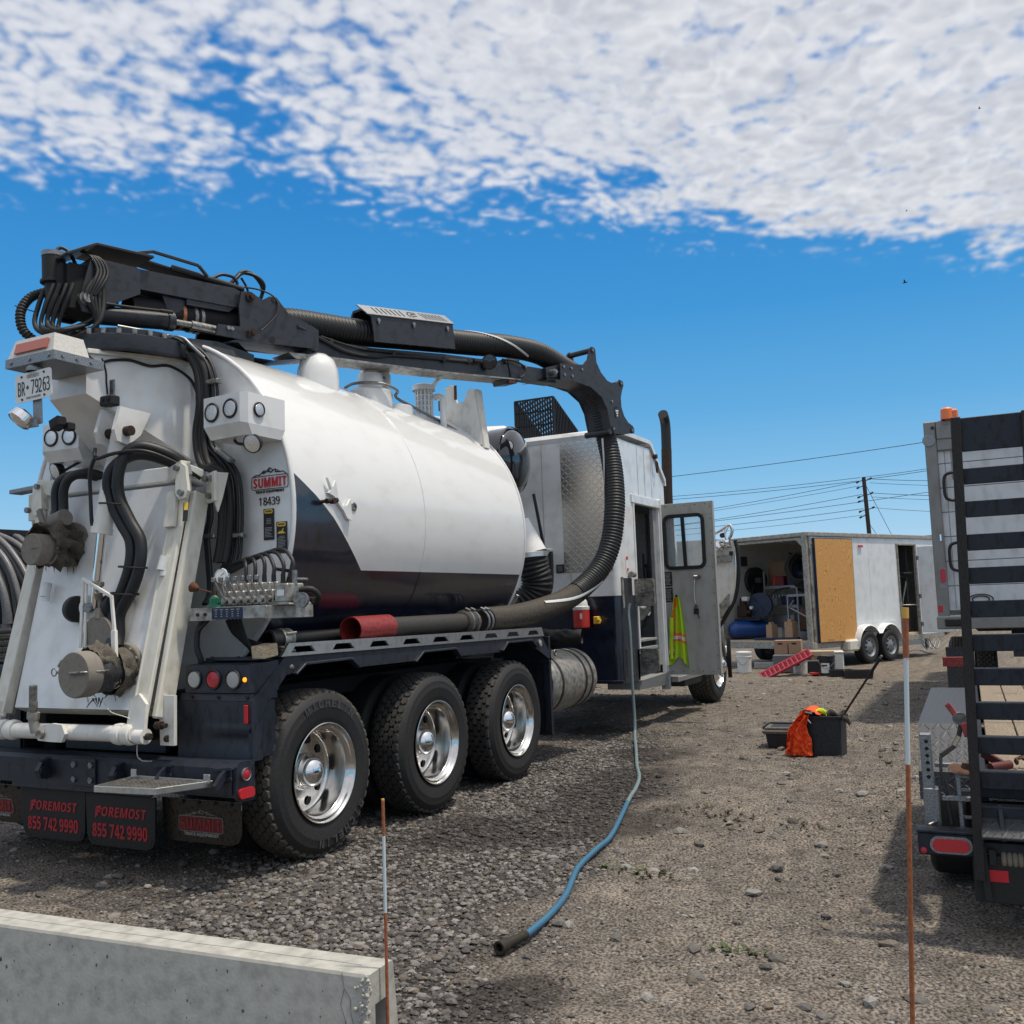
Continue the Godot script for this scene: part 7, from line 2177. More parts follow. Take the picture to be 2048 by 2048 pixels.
	b.tube(spl([bm(-0.12, 3.90, -0.2), bm(-0.08, 3.95, -0.2), bm(-0.03, 3.92, -0.18), bm(0.0, 3.82, -0.14)], 0.03), 0.012, 8)
	b.tube([bm(-0.20, 3.52, -0.30), bm(-0.30, 3.555, -0.36)], 0.004, 5)
	puts("swivel_hose", b, MT.hose, K)
	# the run of lines spilling off the slew ring toward the rear plate
	for k in 7:
		b = MB.new()
		var o := 0.022 * k
		b.tube(spl([V(-4.95 + o * 0.6, 3.40 - o * 0.3, -4.22 - o), V(-4.86 + o * 0.6, 3.385 - o * 0.2, -4.36 - o * 0.8), V(-4.78 + o * 0.5, 3.36, -4.47 - o * 0.5), V(-4.70 + o * 0.3, 3.32 - o * 0.1, -4.56), V(-4.63 + o * 0.2, 3.24 - o * 0.1, -4.62)], 0.03), 0.0115, 8)
		put("slew_line", b, MT.hose if k % 3 else MT.galv, K)
	# shroud over the boom hose with its slotted badge plate
	b = MB.new()
	var sh := [V2(-0.27, -0.02), V2(-0.27, 0.10), V2(-0.20, 0.185), V2(-0.06, 0.185), V2(0.035, 0.10), V2(0.035, -0.12), V2(0.02, -0.12), V2(0.02, 0.09), V2(-0.07, 0.165), V2(-0.19, 0.165), V2(-0.255, 0.09), V2(-0.255, -0.02)]
	var y0 := 3.86
	var along := (bm(3.25, 3.935) - bm(2.33, 3.835)).normalized()
	var wv := V(0.9648, 0, 0.2631)
	var sx := Transform3D(Basis(wv, wv.cross(-along).normalized() * -1.0, along), bm(2.33, 3.835))
	sx.basis.y = wv.cross(along).normalized()
	b.prism(sh, sx, 0.0, 0.93)
	put("hose_shroud", b, MT.boom, K)
	b = MB.new()
	# badge plate: slanted strip with slots between slats
	var e0 := sx * V(0.037, 0.085, -0.01); var e1 := sx * V(-0.052, 0.198, -0.07)
	var up := (sx.basis * V(-0.062, 0.075, 0)).normalized()
	var Rr := along; var px := Transform3D(Basis(Rr, up, Rr.cross(up)), sx * V(0.042, 0.10, 0.0))
	if px.basis.z.dot(wv) < 0: px.basis.z = -px.basis.z
	b.prism([V2(-0.05, 0.0), V2(-0.10, 0.115), V2(0.90, 0.115), V2(0.94, 0.0)], px, -0.003, 0.006)
	var bp := put("badge_plate", b, MT.galv, K)
	b = MB.new()
	for i in 7: b.prism([V2(0.06 + i * 0.05, 0.022), V2(0.035 + i * 0.05, 0.095), V2(0.047 + i * 0.05, 0.095), V2(0.072 + i * 0.05, 0.022)], px, 0.006, 0.0075)
	for i in 7: b.prism([V2(0.62 + i * 0.04, 0.022), V2(0.56 + i * 0.04, 0.095), V2(0.572 + i * 0.04, 0.095), V2(0.632 + i * 0.04, 0.022)], px, 0.006, 0.0075)
	for q in [[V2(0.43, 0.02), V2(0.41, 0.06), V2(0.43, 0.09), V2(0.52, 0.09), V2(0.52, 0.082), V2(0.44, 0.08), V2(0.422, 0.058), V2(0.442, 0.02)], [V2(0.465, 0.02), V2(0.448, 0.055), V2(0.46, 0.07), V2(0.52, 0.07), V2(0.52, 0.062), V2(0.468, 0.06), V2(0.46, 0.052), V2(0.477, 0.02)], [V2(0.475, 0.045), V2(0.52, 0.047), V2(0.52, 0.039), V2(0.478, 0.037)]]: b.prism(q, px, 0.006, 0.0075)
	puts("badge_slot", b, MT.dark, bp)
	b = MB.new()
	for q in [0.06, 0.45, 0.85]: b.cyl(sx * V(0.036, 0.06, q), sx * V(0.052, 0.06, q), 0.016, 8); b.cyl(sx * V(0.045, 0.03, q), sx * V(0.045, 0.075, q), 0.009, 8)
	puts("badge_bolt", b, MT.galv, bp)
	# guide hook at the boom tip
	var hook := []
	for p in [V2(-3.85, 0)]: pass
	var hk := [[-8.70, 3.94], [-9.07, 3.985], [-9.15, 4.06], [-9.19, 4.18], [-9.215, 4.205], [-9.25, 4.205], [-9.28, 4.185], [-9.29, 4.05], [-9.36, 3.95], [-9.46, 3.88], [-9.56, 3.86], [-9.63, 3.88], [-9.68, 3.925], [-9.73, 3.91], [-9.745, 3.87], [-9.71, 3.80], [-9.685, 3.72], [-9.69, 3.62], [-9.73, 3.53], [-9.80, 3.465], [-9.88, 3.435], [-9.905, 3.40], [-9.895, 3.355], [-9.54, 3.315], [-9.495, 3.34], [-9.44, 3.56], [-9.36, 3.68], [-9.18, 3.765], [-8.95, 3.785], [-8.70, 3.785]]
	for q in hk: hook.append(V2((-4.1 - q[0]) / 0.9648, q[1]))
	for w in [0.0, -0.30]:
		b = MB.new(); b.prism(hook, bfr(w), -0.009, 0.009)
		put("guide_plate", b, MT.boom, K)
	b = MB.new()
	for q in [[-9.23, 4.17], [-9.70, 3.885], [-9.86, 3.385], [-9.53, 3.365]]:
		b.cyl(bm((-4.1 - q[0]) / 0.9648, q[1], -0.3), bm((-4.1 - q[0]) / 0.9648, q[1], 0.018), 0.03, 14)
	puts("guide_roller", b, MT.boom, K)
	b = MB.new()
	for q in [[-8.75, 3.91], [-8.87, 3.915], [-9.04, 3.93], [-8.76, 3.83], [-8.88, 3.835], [-9.52, 3.66], [-9.53, 3.365], [-9.23, 4.17], [-9.70, 3.885], [-9.86, 3.385]]: b.cyl(bm((-4.1 - q[0]) / 0.9648, q[1], 0.008), bm((-4.1 - q[0]) / 0.9648, q[1], 0.02), 0.014, 10)
	puts("guide_bolt", b, MT.galv, K)
	# logo cut-out near the tip of the guide
	b = MB.new()
	for i in 3: b.prism([V2(-0.02 + 0.01 * i, 0.03 - 0.026 * i), V2(0.03 - 0.005 * i, 0.034 - 0.026 * i), V2(0.028 - 0.005 * i, 0.018 - 0.026 * i), V2(-0.022 + 0.01 * i, 0.014 - 0.026 * i)], Transform3D(bfr().basis, bm(5.70, 3.545, 0.0)), 0.009, 0.011)
	puts("guide_logo", b, MT.printwhite, K)
	b = MB.new()
	b.prism([V2(-0.045, -0.06), V2(-0.045, 0.05), V2(-0.03, 0.065), V2(0.03, 0.07), V2(0.03, 0.06), V2(-0.025, 0.05), V2(-0.033, 0.04), V2(-0.033, -0.06)], Transform3D(bfr().basis, bm(5.70, 3.545, 0.0)), 0.009, 0.0105); b.prism([V2(-0.027, -0.06), V2(-0.027, 0.03), V2(-0.018, 0.03), V2(-0.018, -0.06)], Transform3D(bfr().basis, bm(5.70, 3.545, 0.0)), 0.009, 0.0105)
	puts("guide_logo", b, MT.dark, K)
	# curved liner between the guide plates
	var ap := []
	for q in [[-8.45, 3.735], [-8.70, 3.785], [-8.95, 3.785], [-9.18, 3.765], [-9.36, 3.68], [-9.44, 3.56], [-9.475, 3.44], [-9.495, 3.34]]: ap.append(V((-4.1 - q[0]) / 0.9648, q[1], 0))
	ap = spl(ap, 0.04)
	var ro := []; var ri := []
	b = MB.new()
	for p in ap:
		ro.append(PackedVector3Array([bm(p.x, p.y, -0.30), bm(p.x, p.y, 0.0)]))
		ri.append(PackedVector3Array([bm(p.x + 0.012, p.y + 0.016, -0.30), bm(p.x + 0.012, p.y + 0.016, 0.0)]))
	b.grid(ro, false, true); b.grid(ri)
	put("guide_liner", b, MT.boom, K)
	b = MB.new(); b.cyl(bm(5.57, 3.33, -0.32), bm(5.57, 3.33, 0.01), 0.032, 14)
	put("guide_foot", b, MT.boom, K)
	# round working light under the boom
	b = MB.new(); b.lathe([V2(0.0, -0.05), V2(0.06, -0.05), V2(0.072, -0.02), V2(0.072, 0.01), V2(0.06, 0.012)], bm(3.72, 3.775, 0.02), V(0.5, -0.2, 0.8), 24); b.box(bm(3.6, 3.77, -0.01), V(0.12, 0.03, 0.03), Basis(Vector3.UP, 1.3), 0.006)
	var wl := put("boom_lamp", b, MT.black, K)
	b = MB.new(); b.lathe([V2(0.061, 0.011), V2(0.03, 0.018), V2(0.0, 0.02)], bm(3.72, 3.775, 0.02), V(0.5, -0.2, 0.8), 24); put("lens", b, MT.darkgloss, wl)
	# the big ribbed suction hose
	var hp := [bm(1.25, 3.72, -0.155), bm(1.55, 3.765, -0.155), bm(1.75, 3.79, -0.15), bm(2.3, 3.82, -0.13), bm(2.8, 3.875, -0.13), bm(3.25, 3.925, -0.13), bm(3.7, 3.975, -0.13), bm(4.15, 4.03, -0.13), bm(4.6, 4.045, -0.14), bm(4.95, 3.98, -0.15), bm(5.2, 3.92, -0.15), bm(5.42, 3.82, -0.15), bm(5.57, 3.69, -0.15), bm(5.65, 3.52, -0.15), bm(5.69, 3.30, -0.14), V(-3.69, 3.05, -9.62), V(-3.65, 2.78, -9.57), V(-3.632, 2.48, -9.50), V(-3.665, 2.14, -9.43), V(-3.75, 1.88, -9.32), V(-3.87, 1.68, -9.10), V(-3.94, 1.55, -8.76), V(-3.975, 1.46, -8.2), V(-4.0, 1.42, -7.75), V(-4.02, 1.405, -7.3)]
	var path := spl(hp, 0.02)
	var cut := 0
	for i in path.size():
		if path[i].y < 1.62 and cut == 0: cut = i
	put("suction_hose", ribbed(path.slice(0, cut + 1), 0.112, 0.011, 0.034, 26), MT.hose, K)
	put("suction_hose", ribbed(path.slice(cut), 0.112, 0.010, 0.034, 26), MT.hosedusty, K)
	var ep := even(path, 0.012)
	var idx := func(fun: Callable) -> int:
		for i in ep.size():
			if fun.call(ep[i]): return i
		return 0
	var i0: int = idx.call(func(p): return p.z < -7.55)
	var i1: int = idx.call(func(p): return p.z < -8.35)
	put("hose_stripe", stripe(ep.slice(i0, i1), 0.113, -1.5, 0.9, 0.011), MT.silvertape, K)
	var j0: int = idx.call(func(p): return p.z < -9.3 and p.y < 3.28)
	var j1: int = idx.call(func(p): return p.z < -9.3 and p.y < 2.55)
	put("hose_stripe", stripe(ep.slice(j0, j1), 0.113, 1.3, 2.5, 0.012), MT.silvertape, K)
	var k0: int = idx.call(func(p): return p.y < 1.80)
	var k1: int = idx.call(func(p): return p.y < 1.9 and p.z > -8.25)
	put("hose_stripe", stripe(ep.slice(k0, k1), 0.113, -0.55, 0.75, 0.014), MT.silvertape, K)

# ------------------------------------------------------------------ things on and round the truck
func cloth(rows: Array, thick := 0.006) -> MB:
	var mb := MB.new()
	mb.grid(rows)
	var back := []
	for r in rows:
		var q := PackedVector3Array()
		for p in r: q.append(p - V(0, 0, thick))
		back.append(q)
	mb.grid(back, false, true)
	return mb

func make_vest() -> void:
	var t := thing("safety_vest", "lime yellow and orange safety vest hanging on the open cabin door", "vest", V(-3.71, 0.70, -11.76))
	# hanging cloth: gathered at the hook, fanning out in folds
	var shape := func(u: float, v: float, off: float) -> Vector3:
		# u across 0..1, v down 0..1
		var w := lerpf(0.07, 0.26, pow(v, 0.75))
		var lean := -0.01 * v
		var x := -3.715 + lean + (u - 0.5) * w
		var hem := 0.05 * sin(u * 7.0 + 1.0) * smoothstep(0.6, 1.0, v) + 0.05 * smoothstep(0.65, 1.0, u) * v
		var y := 1.555 - 0.80 * v - hem
		var z := -11.762 + 0.026 * sin(u * 17.0 + v * 2.2) * (0.35 + 0.65 * v) + 0.012 * sin(u * 31.0 + 2.0) + off
		return V(x, y, z)
	var bands := [["vest_cloth", 0.0, 1.0, 0.0, 1.0, 0.0, "limevest"], ["orange_shoulder", 0.10, 0.48, 0.02, 0.16, 0.004, "orangetape"], ["orange_tape", 0.05, 0.95, 0.565, 0.605, 0.005, "orangetape"], ["silver_tape", 0.06, 0.94, 0.605, 0.66, 0.006, "silvertape"], ["orange_tape", 0.05, 0.95, 0.66, 0.695, 0.005, "orangetape"], ["orange_tape", 0.30, 0.42, 0.14, 0.57, 0.005, "orangetape"], ["orange_tape", 0.03, 0.16, 0.20, 0.60, 0.004, "orangetape"], ["orange_tape", 0.0, 0.25, 0.75, 0.80, 0.005, "orangetape"], ["silver_tape", 0.0, 0.26, 0.80, 0.855, 0.006, "silvertape"], ["orange_tape", 0.0, 0.25, 0.855, 0.89, 0.005, "orangetape"]]
	for b in bands:
		var rows := []
		for i in 31:
			var row := PackedVector3Array()
			for j in 41: row.append(shape.call(lerpf(b[1], b[2], j / 40.0), lerpf(b[4], b[3], i / 30.0), b[5]))
			rows.append(row)
		put(b[0], cloth(rows, 0.002), MT[b[6]], t)
	# a loose sleeve edge on the left
	var pts := []
	for i in 9: pts.append(V(-3.79 - 0.003 * i, 1.30 - 0.065 * i, -11.75 + 0.01 * sin(i * 1.1)))
	put("folded_edge", lumpy_tube(pts, 0.024, 61, 0.02, 12), MT.limevest, t)

func make_canister() -> void:
	var t := thing("red_canister", "red canister with white lid hanging on the navy cabin corner", "canister", V(-4.30, 1.25, -10.04))
	var b := MB.new(); b.lathe([V2(0.0, 0.0), V2(0.085, 0.0), V2(0.092, 0.015), V2(0.092, 0.20), V2(0.0, 0.20)], V(-4.295, 1.245, -10.04), Vector3.UP, 28)
	put("body", b, MT.brightred, t)
	b = MB.new(); b.lathe([V2(0.0925, 0.20), V2(0.095, 0.205), V2(0.095, 0.235), V2(0.08, 0.245), V2(0.07, 0.30), V2(0.045, 0.33), V2(0.0, 0.33)], V(-4.295, 1.245, -10.04), Vector3.UP, 28)
	put("lid", b, MT.bucketwhite, t)
	b = MB.new(); b.box(V(-4.265, 1.375, -9.952), V(0.03, 0.06, 0.003), Basis.IDENTITY, 0.0)
	put("tag", b, MT.printwhite, t)

func taper_box(mb: MB, at: Vector3, w: float, d: float, h: float, k: float, turn: float, r := 0.03) -> void:
	var B := Basis(Vector3.UP, turn)
	var bot := rrect(w * k, d * k, r); var top := rrect(w, d, r)
	var rows := []
	for i in [0, 1]:
		var row := PackedVector3Array()
		var p: PackedVector2Array = bot if i == 0 else top
		for j in p.size(): row.append(at + B * V(p[j].x, h * i, -p[j].y))
		rows.append(row)
	mb.grid(rows, true)
	var inn := []
	for i in [1, 0]:
		var row := PackedVector3Array()
		var p: PackedVector2Array = bot if i == 0 else top
		for j in p.size(): row.append(at + B * V(p[j].x * 0.94, h * i if i == 1 else 0.012, -p[j].y * 0.94))
		inn.append(row)
	mb.grid(inn, true)
	mb.face(Array(rows[0]), at + V(0, h, 0))
	mb.face(Array(inn[1]), at - V(0, 1, 0))
	for j in bot.size():
		var j2 := (j + 1) % bot.size()
		mb.face([rows[1][j], rows[1][j2], inn[0][j2], inn[0][j]], at - V(0, 5, 0))

func make_tubs() -> void:
	var t := thing("storage_bin", "tall black plastic bin with dusty streaks standing on the dirt", "bin", V(-1.655, 0, -9.67), -0.1)
	var b := MB.new(); taper_box(b, V(-1.655, 0.0, -9.68), 0.36, 0.27, 0.375, 0.93, -0.08)
	put("tub", b, MT.bintub, t)
	b = MB.new()
	var rr := rrect(0.375, 0.285, 0.035)
	for i in rr.size():
		var a := rr[i]; var c := rr[(i + 1) % rr.size()]
		var B := Basis(Vector3.UP, -0.08)
		b.bar(V(-1.655, 0.365, -9.68) + B * V(a.x, 0, -a.y), V(-1.655, 0.365, -9.68) + B * V(c.x, 0, -c.y), 0.02, 0.022)
	put("rim", b, MT.bintub, t)
	t = thing("storage_tote", "low black storage tote with dusty lid beside the orange vest", "tote", V(-2.10, 0, -10.02))
	b = MB.new(); taper_box(b, V(-2.06, 0.0, -10.05), 0.46, 0.32, 0.175, 0.90, 0.05)
	put("tub", b, MT.tote, t)
	b = MB.new(); b.box(V(-2.06, 0.165, -10.05), V(0.50, 0.035, 0.36), Basis(Vector3.UP, 0.05), 0.012)
	b.box(V(-2.06, 0.195, -10.06), V(0.46, 0.03, 0.32), Basis(Vector3.UP, 0.05), 0.012)
	put("lid", b, MT.totelid, t)
	b = MB.new(); b.box(V(-2.06, 0.2105, -10.06), V(0.36, 0.004, 0.22), Basis(Vector3.UP, 0.05), 0.001); b.box(V(-2.06, 0.218, -10.20), V(0.47, 0.02, 0.03), Basis(Vector3.UP, 0.05), 0.006); b.box(V(-2.302, 0.205, -10.05), V(0.012, 0.03, 0.33), Basis(Vector3.UP, 0.05), 0.004)
	put("lid_panel", b, MT.tote, t)
	# orange jacket draped over the bin's left edge
	t = thing("orange_vest", "bright orange safety vest draped over the bin's left edge to the ground", "vest", V(-1.87, 0, -9.55))
	var f := FastNoiseLite.new(); f.seed = 3; f.frequency = 5.0; f.fractal_octaves = 3
	var rows := []
	for i in 33:
		var v := i / 32.0
		var row := PackedVector3Array()
		for j in 33:
			var u := j / 32.0
			# the path runs from inside the rim, over it and down outside
			var x: float; var y: float
			if v < 0.25:
				x = lerpf(-1.69, -1.825, v / 0.25); y = 0.40 + 0.035 * sin(PI * v / 0.25)
			else:
				var q := (v - 0.25) / 0.75
				x = -1.825 - 0.14 * pow(q, 0.7) ; y = lerpf(0.40, 0.015, q)
			var z := -9.84 + 0.36 * u + (u - 0.5) * 0.05 * v
			var fold := 0.030 * sin(u * 19.0 + v * 3.0) * smoothstep(0.1, 0.7, v) + 0.05 * f.get_noise_2d(u * 1.3, v * 1.0)
			row.append(V(x - fold, y + 0.3 * fold + 0.02 * f.get_noise_2d(u + 4.0, v), z))
		rows.append(row)
	var mb := MB.new(); mb.grid(rows, false, true)
	var bk := []
	for r in rows:
		var q := PackedVector3Array()
		for p in r: q.append(p + V(0.005, -0.003, 0))
		bk.append(q)
	mb.grid(bk)
	put("cloth", mb, MT.orangevest, t)
	# the bulky front fold that faces the viewer
	rows = []
	for i in 29:
		var v := i / 28.0
		var row := PackedVector3Array()
		for j in 25:
			var u := j / 24.0
			var w := lerpf(0.09, 0.235, smoothstep(0.0, 0.75, v))
			var xl := lerpf(-1.845, -1.985, smoothstep(0.0, 0.55, v)) - 0.01 * sin(v * 9.0)
			var fold := 0.020 * sin(u * 13.0 + v * 4.0) + 0.035 * f.get_noise_2d(u * 1.5 + 7.0, v * 1.5)
			row.append(V(xl + u * w, lerpf(0.405, 0.008, v) + 0.018 * sin(u * 5.0 + 1.0) * (1.0 - v), -9.505 + fold + 0.02 * sin(PI * u)))
		rows.append(row)
	rows.reverse()
	put("front_fold", cloth(rows, 0.012), MT.orangevest, t)
	mb = MB.new(); mb.face([V(-1.80, 0.425, -9.50), V(-1.735, 0.415, -9.50), V(-1.73, 0.40, -9.49), V(-1.80, 0.41, -9.49)], V(-1.8, 0, -9.6)); mb.face([V(-1.77, 0.35, -9.49), V(-1.745, 0.315, -9.49), V(-1.75, 0.31, -9.485), V(-1.78, 0.345, -9.485)], V(-1.8, 0.3, -9.8))
	put("reflective_tape", mb, MT.silvertape, t)
	# lime cloth, long bar and gloves in the bin
	var pts := []
	for i in 7: pts.append(V(-1.72 + 0.017 * i, 0.405 + 0.012 * sin(i * 0.7), -9.60))
	solo("lime_cloth", "lime yellow cloth peeping out of the black bin's top", "cloth", lumpy_tube(pts, 0.024, 71, 0.02, 14), MT.limevest)
	t = thing("pry_bar", "long dark pole leaning out of the black bin", "pole", V(-1.47, 0.37, -9.55))
	mb = MB.new(); mb.tube([V(-1.56, 0.22, -9.6), V(-1.465, 0.376, -9.57), V(-1.16, 0.812, -9.48)], 0.010, 10); put("shaft", mb, MT.brasscap, t)
	mb = MB.new(); mb.tube([V(-1.20, 0.755, -9.492), V(-1.085, 0.92, -9.457)], 0.014, 10); put("grip", mb, MT.black, t)
	mb = MB.new(); mb.tube([V(-1.085, 0.92, -9.457), V(-1.07, 0.945, -9.45)], 0.011, 10); put("tip", mb, MT.galv, t)
	pts = []
	for i in 8: pts.append(V(-1.60 + 0.022 * i, 0.385 + 0.018 * sin(i * 1.1), -9.585))
	var gl := thing("work_gloves", "dark work gloves lying on the bin's right rim by the pole", "gloves", V(-1.5, 0.36, -9.58))
	put("glove", lumpy_tube(pts, 0.032, 73, 0.03, 14), MT.glove, gl)
	pts = []
	for i in 6: pts.append(V(-1.465 + 0.014 * i, 0.375 - 0.014 * i, -9.54))
	put("glove", lumpy_tube(pts, 0.02, 75, 0.02, 12), MT.glove, gl)

# ------------------------------------------------------------------ ramp trailer on the right
func make_ramp_trailer() -> void:
	var yaw := deg_to_rad(1.9)
	var at := V(-0.20, 0, -4.75)
	var t := thing("ramp_trailer", "black flatbed trailer with timber deck and raised ladder ramp, at right", "trailer", at, yaw)
	var inv := Transform3D(Basis(Vector3.UP, yaw), at)
	# local: x to the right, -z ahead
	var W := 1.95
	var b := MB.new()
	b.box(V(W / 2, 0.50, -0.12), V(W, 0.14, 0.10)); b.box(V(0.03, 0.52, -3.3), V(0.06, 0.15, 6.3)); b.box(V(W - 0.03, 0.52, -3.3), V(0.06, 0.15, 6.3)); b.box(V(W / 2, 0.55, -6.4), V(W, 0.2, 0.08))
	b.box(V(W / 2, 0.615, -0.16), V(W, 0.045, 0.12)); b.box(V(W / 2, 0.40, -0.03), V(W, 0.05, 0.06))
	for i in 6: b.box(V(W / 2, 0.50, -0.9 - i * 1.0), V(W - 0.1, 0.09, 0.06))
	b.box(V(W / 2, 0.9, -6.42), V(W, 0.05, 0.05)); b.box(V(0.03, 0.75, -6.42), V(0.05, 0.35, 0.05))
	put("frame", b, MT.ramp, t, false)
	b = MB.new(); b.box(V(0.42, 0.50, 0.03), V(0.80, 0.015, 0.16), Basis(Vector3.RIGHT, 0.5), 0.003); b.box(V(W / 2, 0.64, -0.16), V(W, 0.006, 0.13))
	put("tail_plate", b, MT.chequergrey, t, false)
	b = MB.new()
	var ring := []
	for q in rrect(0.15, 0.055, 0.027): ring.append(V(0.28 + q.x, 0.505 + q.y * 0.85, 0.035 - q.y * 0.5))
	ring.append(ring[0])
	b.tube(ring, 0.012, 8, false); b.bar(V(0.10, 0.58, -0.02), V(0.105, 0.45, 0.09), 0.02, 0.01)
	put("tie_ring", b, MT.ramp, t, false)
	for i in 10:
		b = MB.new()
		var x0 := 0.075 + i * 0.181
		b.box(V(x0 + 0.088, 0.605, -3.25), V(0.172, 0.036, 6.05), Basis.IDENTITY, 0.004)
		put("plank", b, MT.plank, t, false)
	# ladder ramp folded upright
	b = MB.new()
	b.bar(V(0.0, 0.27, 0.02), V(0.05, 2.30, -0.02), 0.042, 0.07, V(0, 0, 1))
	b.bar(V(0.285, 0.27, 0.02), V(0.335, 2.30, -0.02), 0.042, 0.07, V(0, 0, 1))
	var gate := put("ramp_rail", b, MT.ramprust, t, false)
	b = MB.new(); b.box(V(0.192, 2.22, -0.015), V(0.25, 0.155, 0.012))
	put("ramp_top_plate", b, MT.ramp, t, false)
	for i in 11:
		var y := 2.028 - i * 0.149
		var x := 0.143 + 0.05 * (y - 0.27) / 2.03
		b = MB.new()
		b.box(V(x, y, 0.012 - 0.02), V(0.245, 0.072, 0.010)); b.box(V(x, y + 0.033, -0.042), V(0.245, 0.009, 0.065))
		put("ramp_rung", b, MT.ramp, t, false)
	# second ramp on the far side
	b = MB.new()
	for x in [1.62, 1.93]: b.bar(V(x, 0.27, 0.02), V(x + 0.04, 2.30, -0.02), 0.042, 0.07, V(0, 0, 1))
	for i in 12: b.box(V(1.79, 2.17 - i * 0.149, -0.01), V(0.27, 0.072, 0.010))
	put("far_ramp", b, MT.ramp, t, false)
	# tail lamp box
	b = MB.new(); b.box(V(-0.125, 0.405, -0.03), V(0.23, 0.10, 0.09), Basis.IDENTITY, 0.008); b.box(V(-0.125, 0.458, -0.03), V(0.235, 0.012, 0.10), Basis.IDENTITY, 0.004)
	var lb := put("lamp_box", b, MT.ramp, t, false)
	b = MB.new(); b.prism(rrect(0.172, 0.074, 0.036, 8), fr(V(-0.105, 0.404, 0.0155), V(1, 0, 0), V(0, 1, 0)), 0.0, 0.006)
	put("lamp_gasket", b, MT.galv, lb, false)
	b = MB.new(); b.prism(rrect(0.150, 0.055, 0.027, 8), fr(V(-0.105, 0.404, 0.022), V(1, 0, 0), V(0, 1, 0)), 0.0, 0.008)
	put("tail_lamp", b, MT.redlens, lb, false)
	b = MB.new(); b.lathe([V2(0.014, 0.0), V2(0.012, 0.006), V2(0.0, 0.008)], V(-0.218, 0.375, 0.0155), Vector3.BACK, 14)
	put("marker_lamp", b, MT.redlens, lb, false)
	b = MB.new(); b.box(V(0.55, 0.27, 0.0), V(1.15, 0.20, 0.012)); b.bar(V(0.015, 0.42, 0.03), V(0.03, 0.18, 0.03), 0.03, 0.012, V(0, 0, 1)); b.bar(V(0.055, 0.40, 0.02), V(0.055, 0.33, 0.02), 0.03, 0.012, V(0, 0, 1))
	put("tail_flap", b, MT.rubber, t, false)
	b = MB.new(); b.box(V(0.062, 0.285, 0.009), V(0.10, 0.05, 0.004), Basis.IDENTITY, 0.002)
	put("red_reflector", b, MT.redrefl, t, false)
	# fender over tandem wheels
	var fx := -0.245
	b = MB.new()
	var prof := [V2(-0.32, 0.53), V2(-0.34, 0.66), V2(-0.62, 0.855), V2(-2.55, 0.855), V2(-2.85, 0.66), V2(-2.87, 0.5), V2(-2.84, 0.5), V2(-2.83, 0.655), V2(-2.54, 0.843), V2(-0.625, 0.843), V2(-0.352, 0.655), V2(-0.332, 0.53)]
	b.prism(prof, Transform3D(Basis(V(0, 0, 1), V(0, 1, 0), V(-1, 0, 0)), V(0.0, 0, 0)), 0.0, 0.235)
	put("fender", b, MT.chequergrey, t, false)
	for z in [-1.05, -1.95]:
		for sx in [0, 1]:
			var w := Node3D.new(); w.name = numbered(t, "wheel"); t.add_child(w, true)
			w.position = V(-0.02 if sx == 0 else W + 0.02, 0.37, z)
			w.scale = V(-0.7, 0.7, -0.7) if sx == 0 else V(0.7, 0.7, 0.7)
			b = tyre_mesh(0.52, 0.30)
			var ty := put("tyre", b, MT.tyre, w, false); ty.position.x = 0.30
			b = MB.new(); b.lathe([V2(0.29, 0.0), V2(0.31, 0.01), V2(0.29, -0.01), V2(0.25, -0.06), V2(0.12, -0.04), V2(0.0, -0.03)], Vector3.ZERO, Vector3.RIGHT, 32, 50)
			var rm := put("rim", b, MT.galv, w, false); rm.position.x = 0.30
	# drop jack post beside the fender
	b = MB.new(); b.box(V(-0.185, 0.665, -0.16), V(0.05, 0.40, 0.05)); b.box(V(-0.178, 0.535, -0.16), V(0.066, 0.17, 0.066))
	var jk := put("jack_post", b, MT.galv, t, false)
	b = MB.new()
	for i in 6: b.cyl(V(-0.182, 0.83 - i * 0.032, -0.1345), V(-0.182, 0.83 - i * 0.032, -0.133), 0.0085, 12)
	put("jack_holes", b, MT.dark, jk, false)
	b = MB.new(); b.tube([V(-0.165, 0.475, -0.125), V(-0.165, 0.475, -0.10), V(-0.195, 0.465, -0.08)], 0.009, 10)
	put("jack_pin", b, MT.steel, jk, false)
	b = MB.new()
	b.bar(V(-0.13, 0.585, -0.10), V(0.0, 0.585, -0.10), 0.022, 0.022); b.bar(V(-0.06, 0.69, -0.12), V(-0.055, 0.45, -0.11), 0.014, 0.02)
	for y in [0.68, 0.62, 0.50]: b.bar(V(-0.06, y, -0.12), V(0.0, y, -0.12), 0.014, 0.014)
	b.bar(V(-0.16, 0.70, -0.30), V(0.0, 0.70, -0.30), 0.03, 0.02); b.bar(V(0.0, 1.15, -2.6), V(0.5, 1.15, -2.6), 0.03, 0.03); b.bar(V(0.0, 0.62, -2.6), V(0.0, 1.2, -2.6), 0.03, 0.03)
	put("side_bracket", b, MT.galv, t, false)
	# bundle of rope coils under the tail
	b = MB.new()
	for i in 26:
		var pts := []
		for k in 13: pts.append(V(0.10 + i * 0.0215, 0.355 + 0.030 * cos(k * TAU / 12), -0.03 + 0.04 * sin(k * TAU / 12)))
		b.tube(pts, 0.0115, 8, false)
	var rp := put("rope_coil", b, MT.rope, t, false)
	# things that lie on the trailer
	var P := func(x: float, y: float, z: float) -> Vector3: return inv * V(x, y, z)
	var lv := thing("bent_lever", "bent black steel lever with red grip leaning on the trailer fender", "lever", P.call(-0.09, 0.50, -0.1))
	b = MB.new()
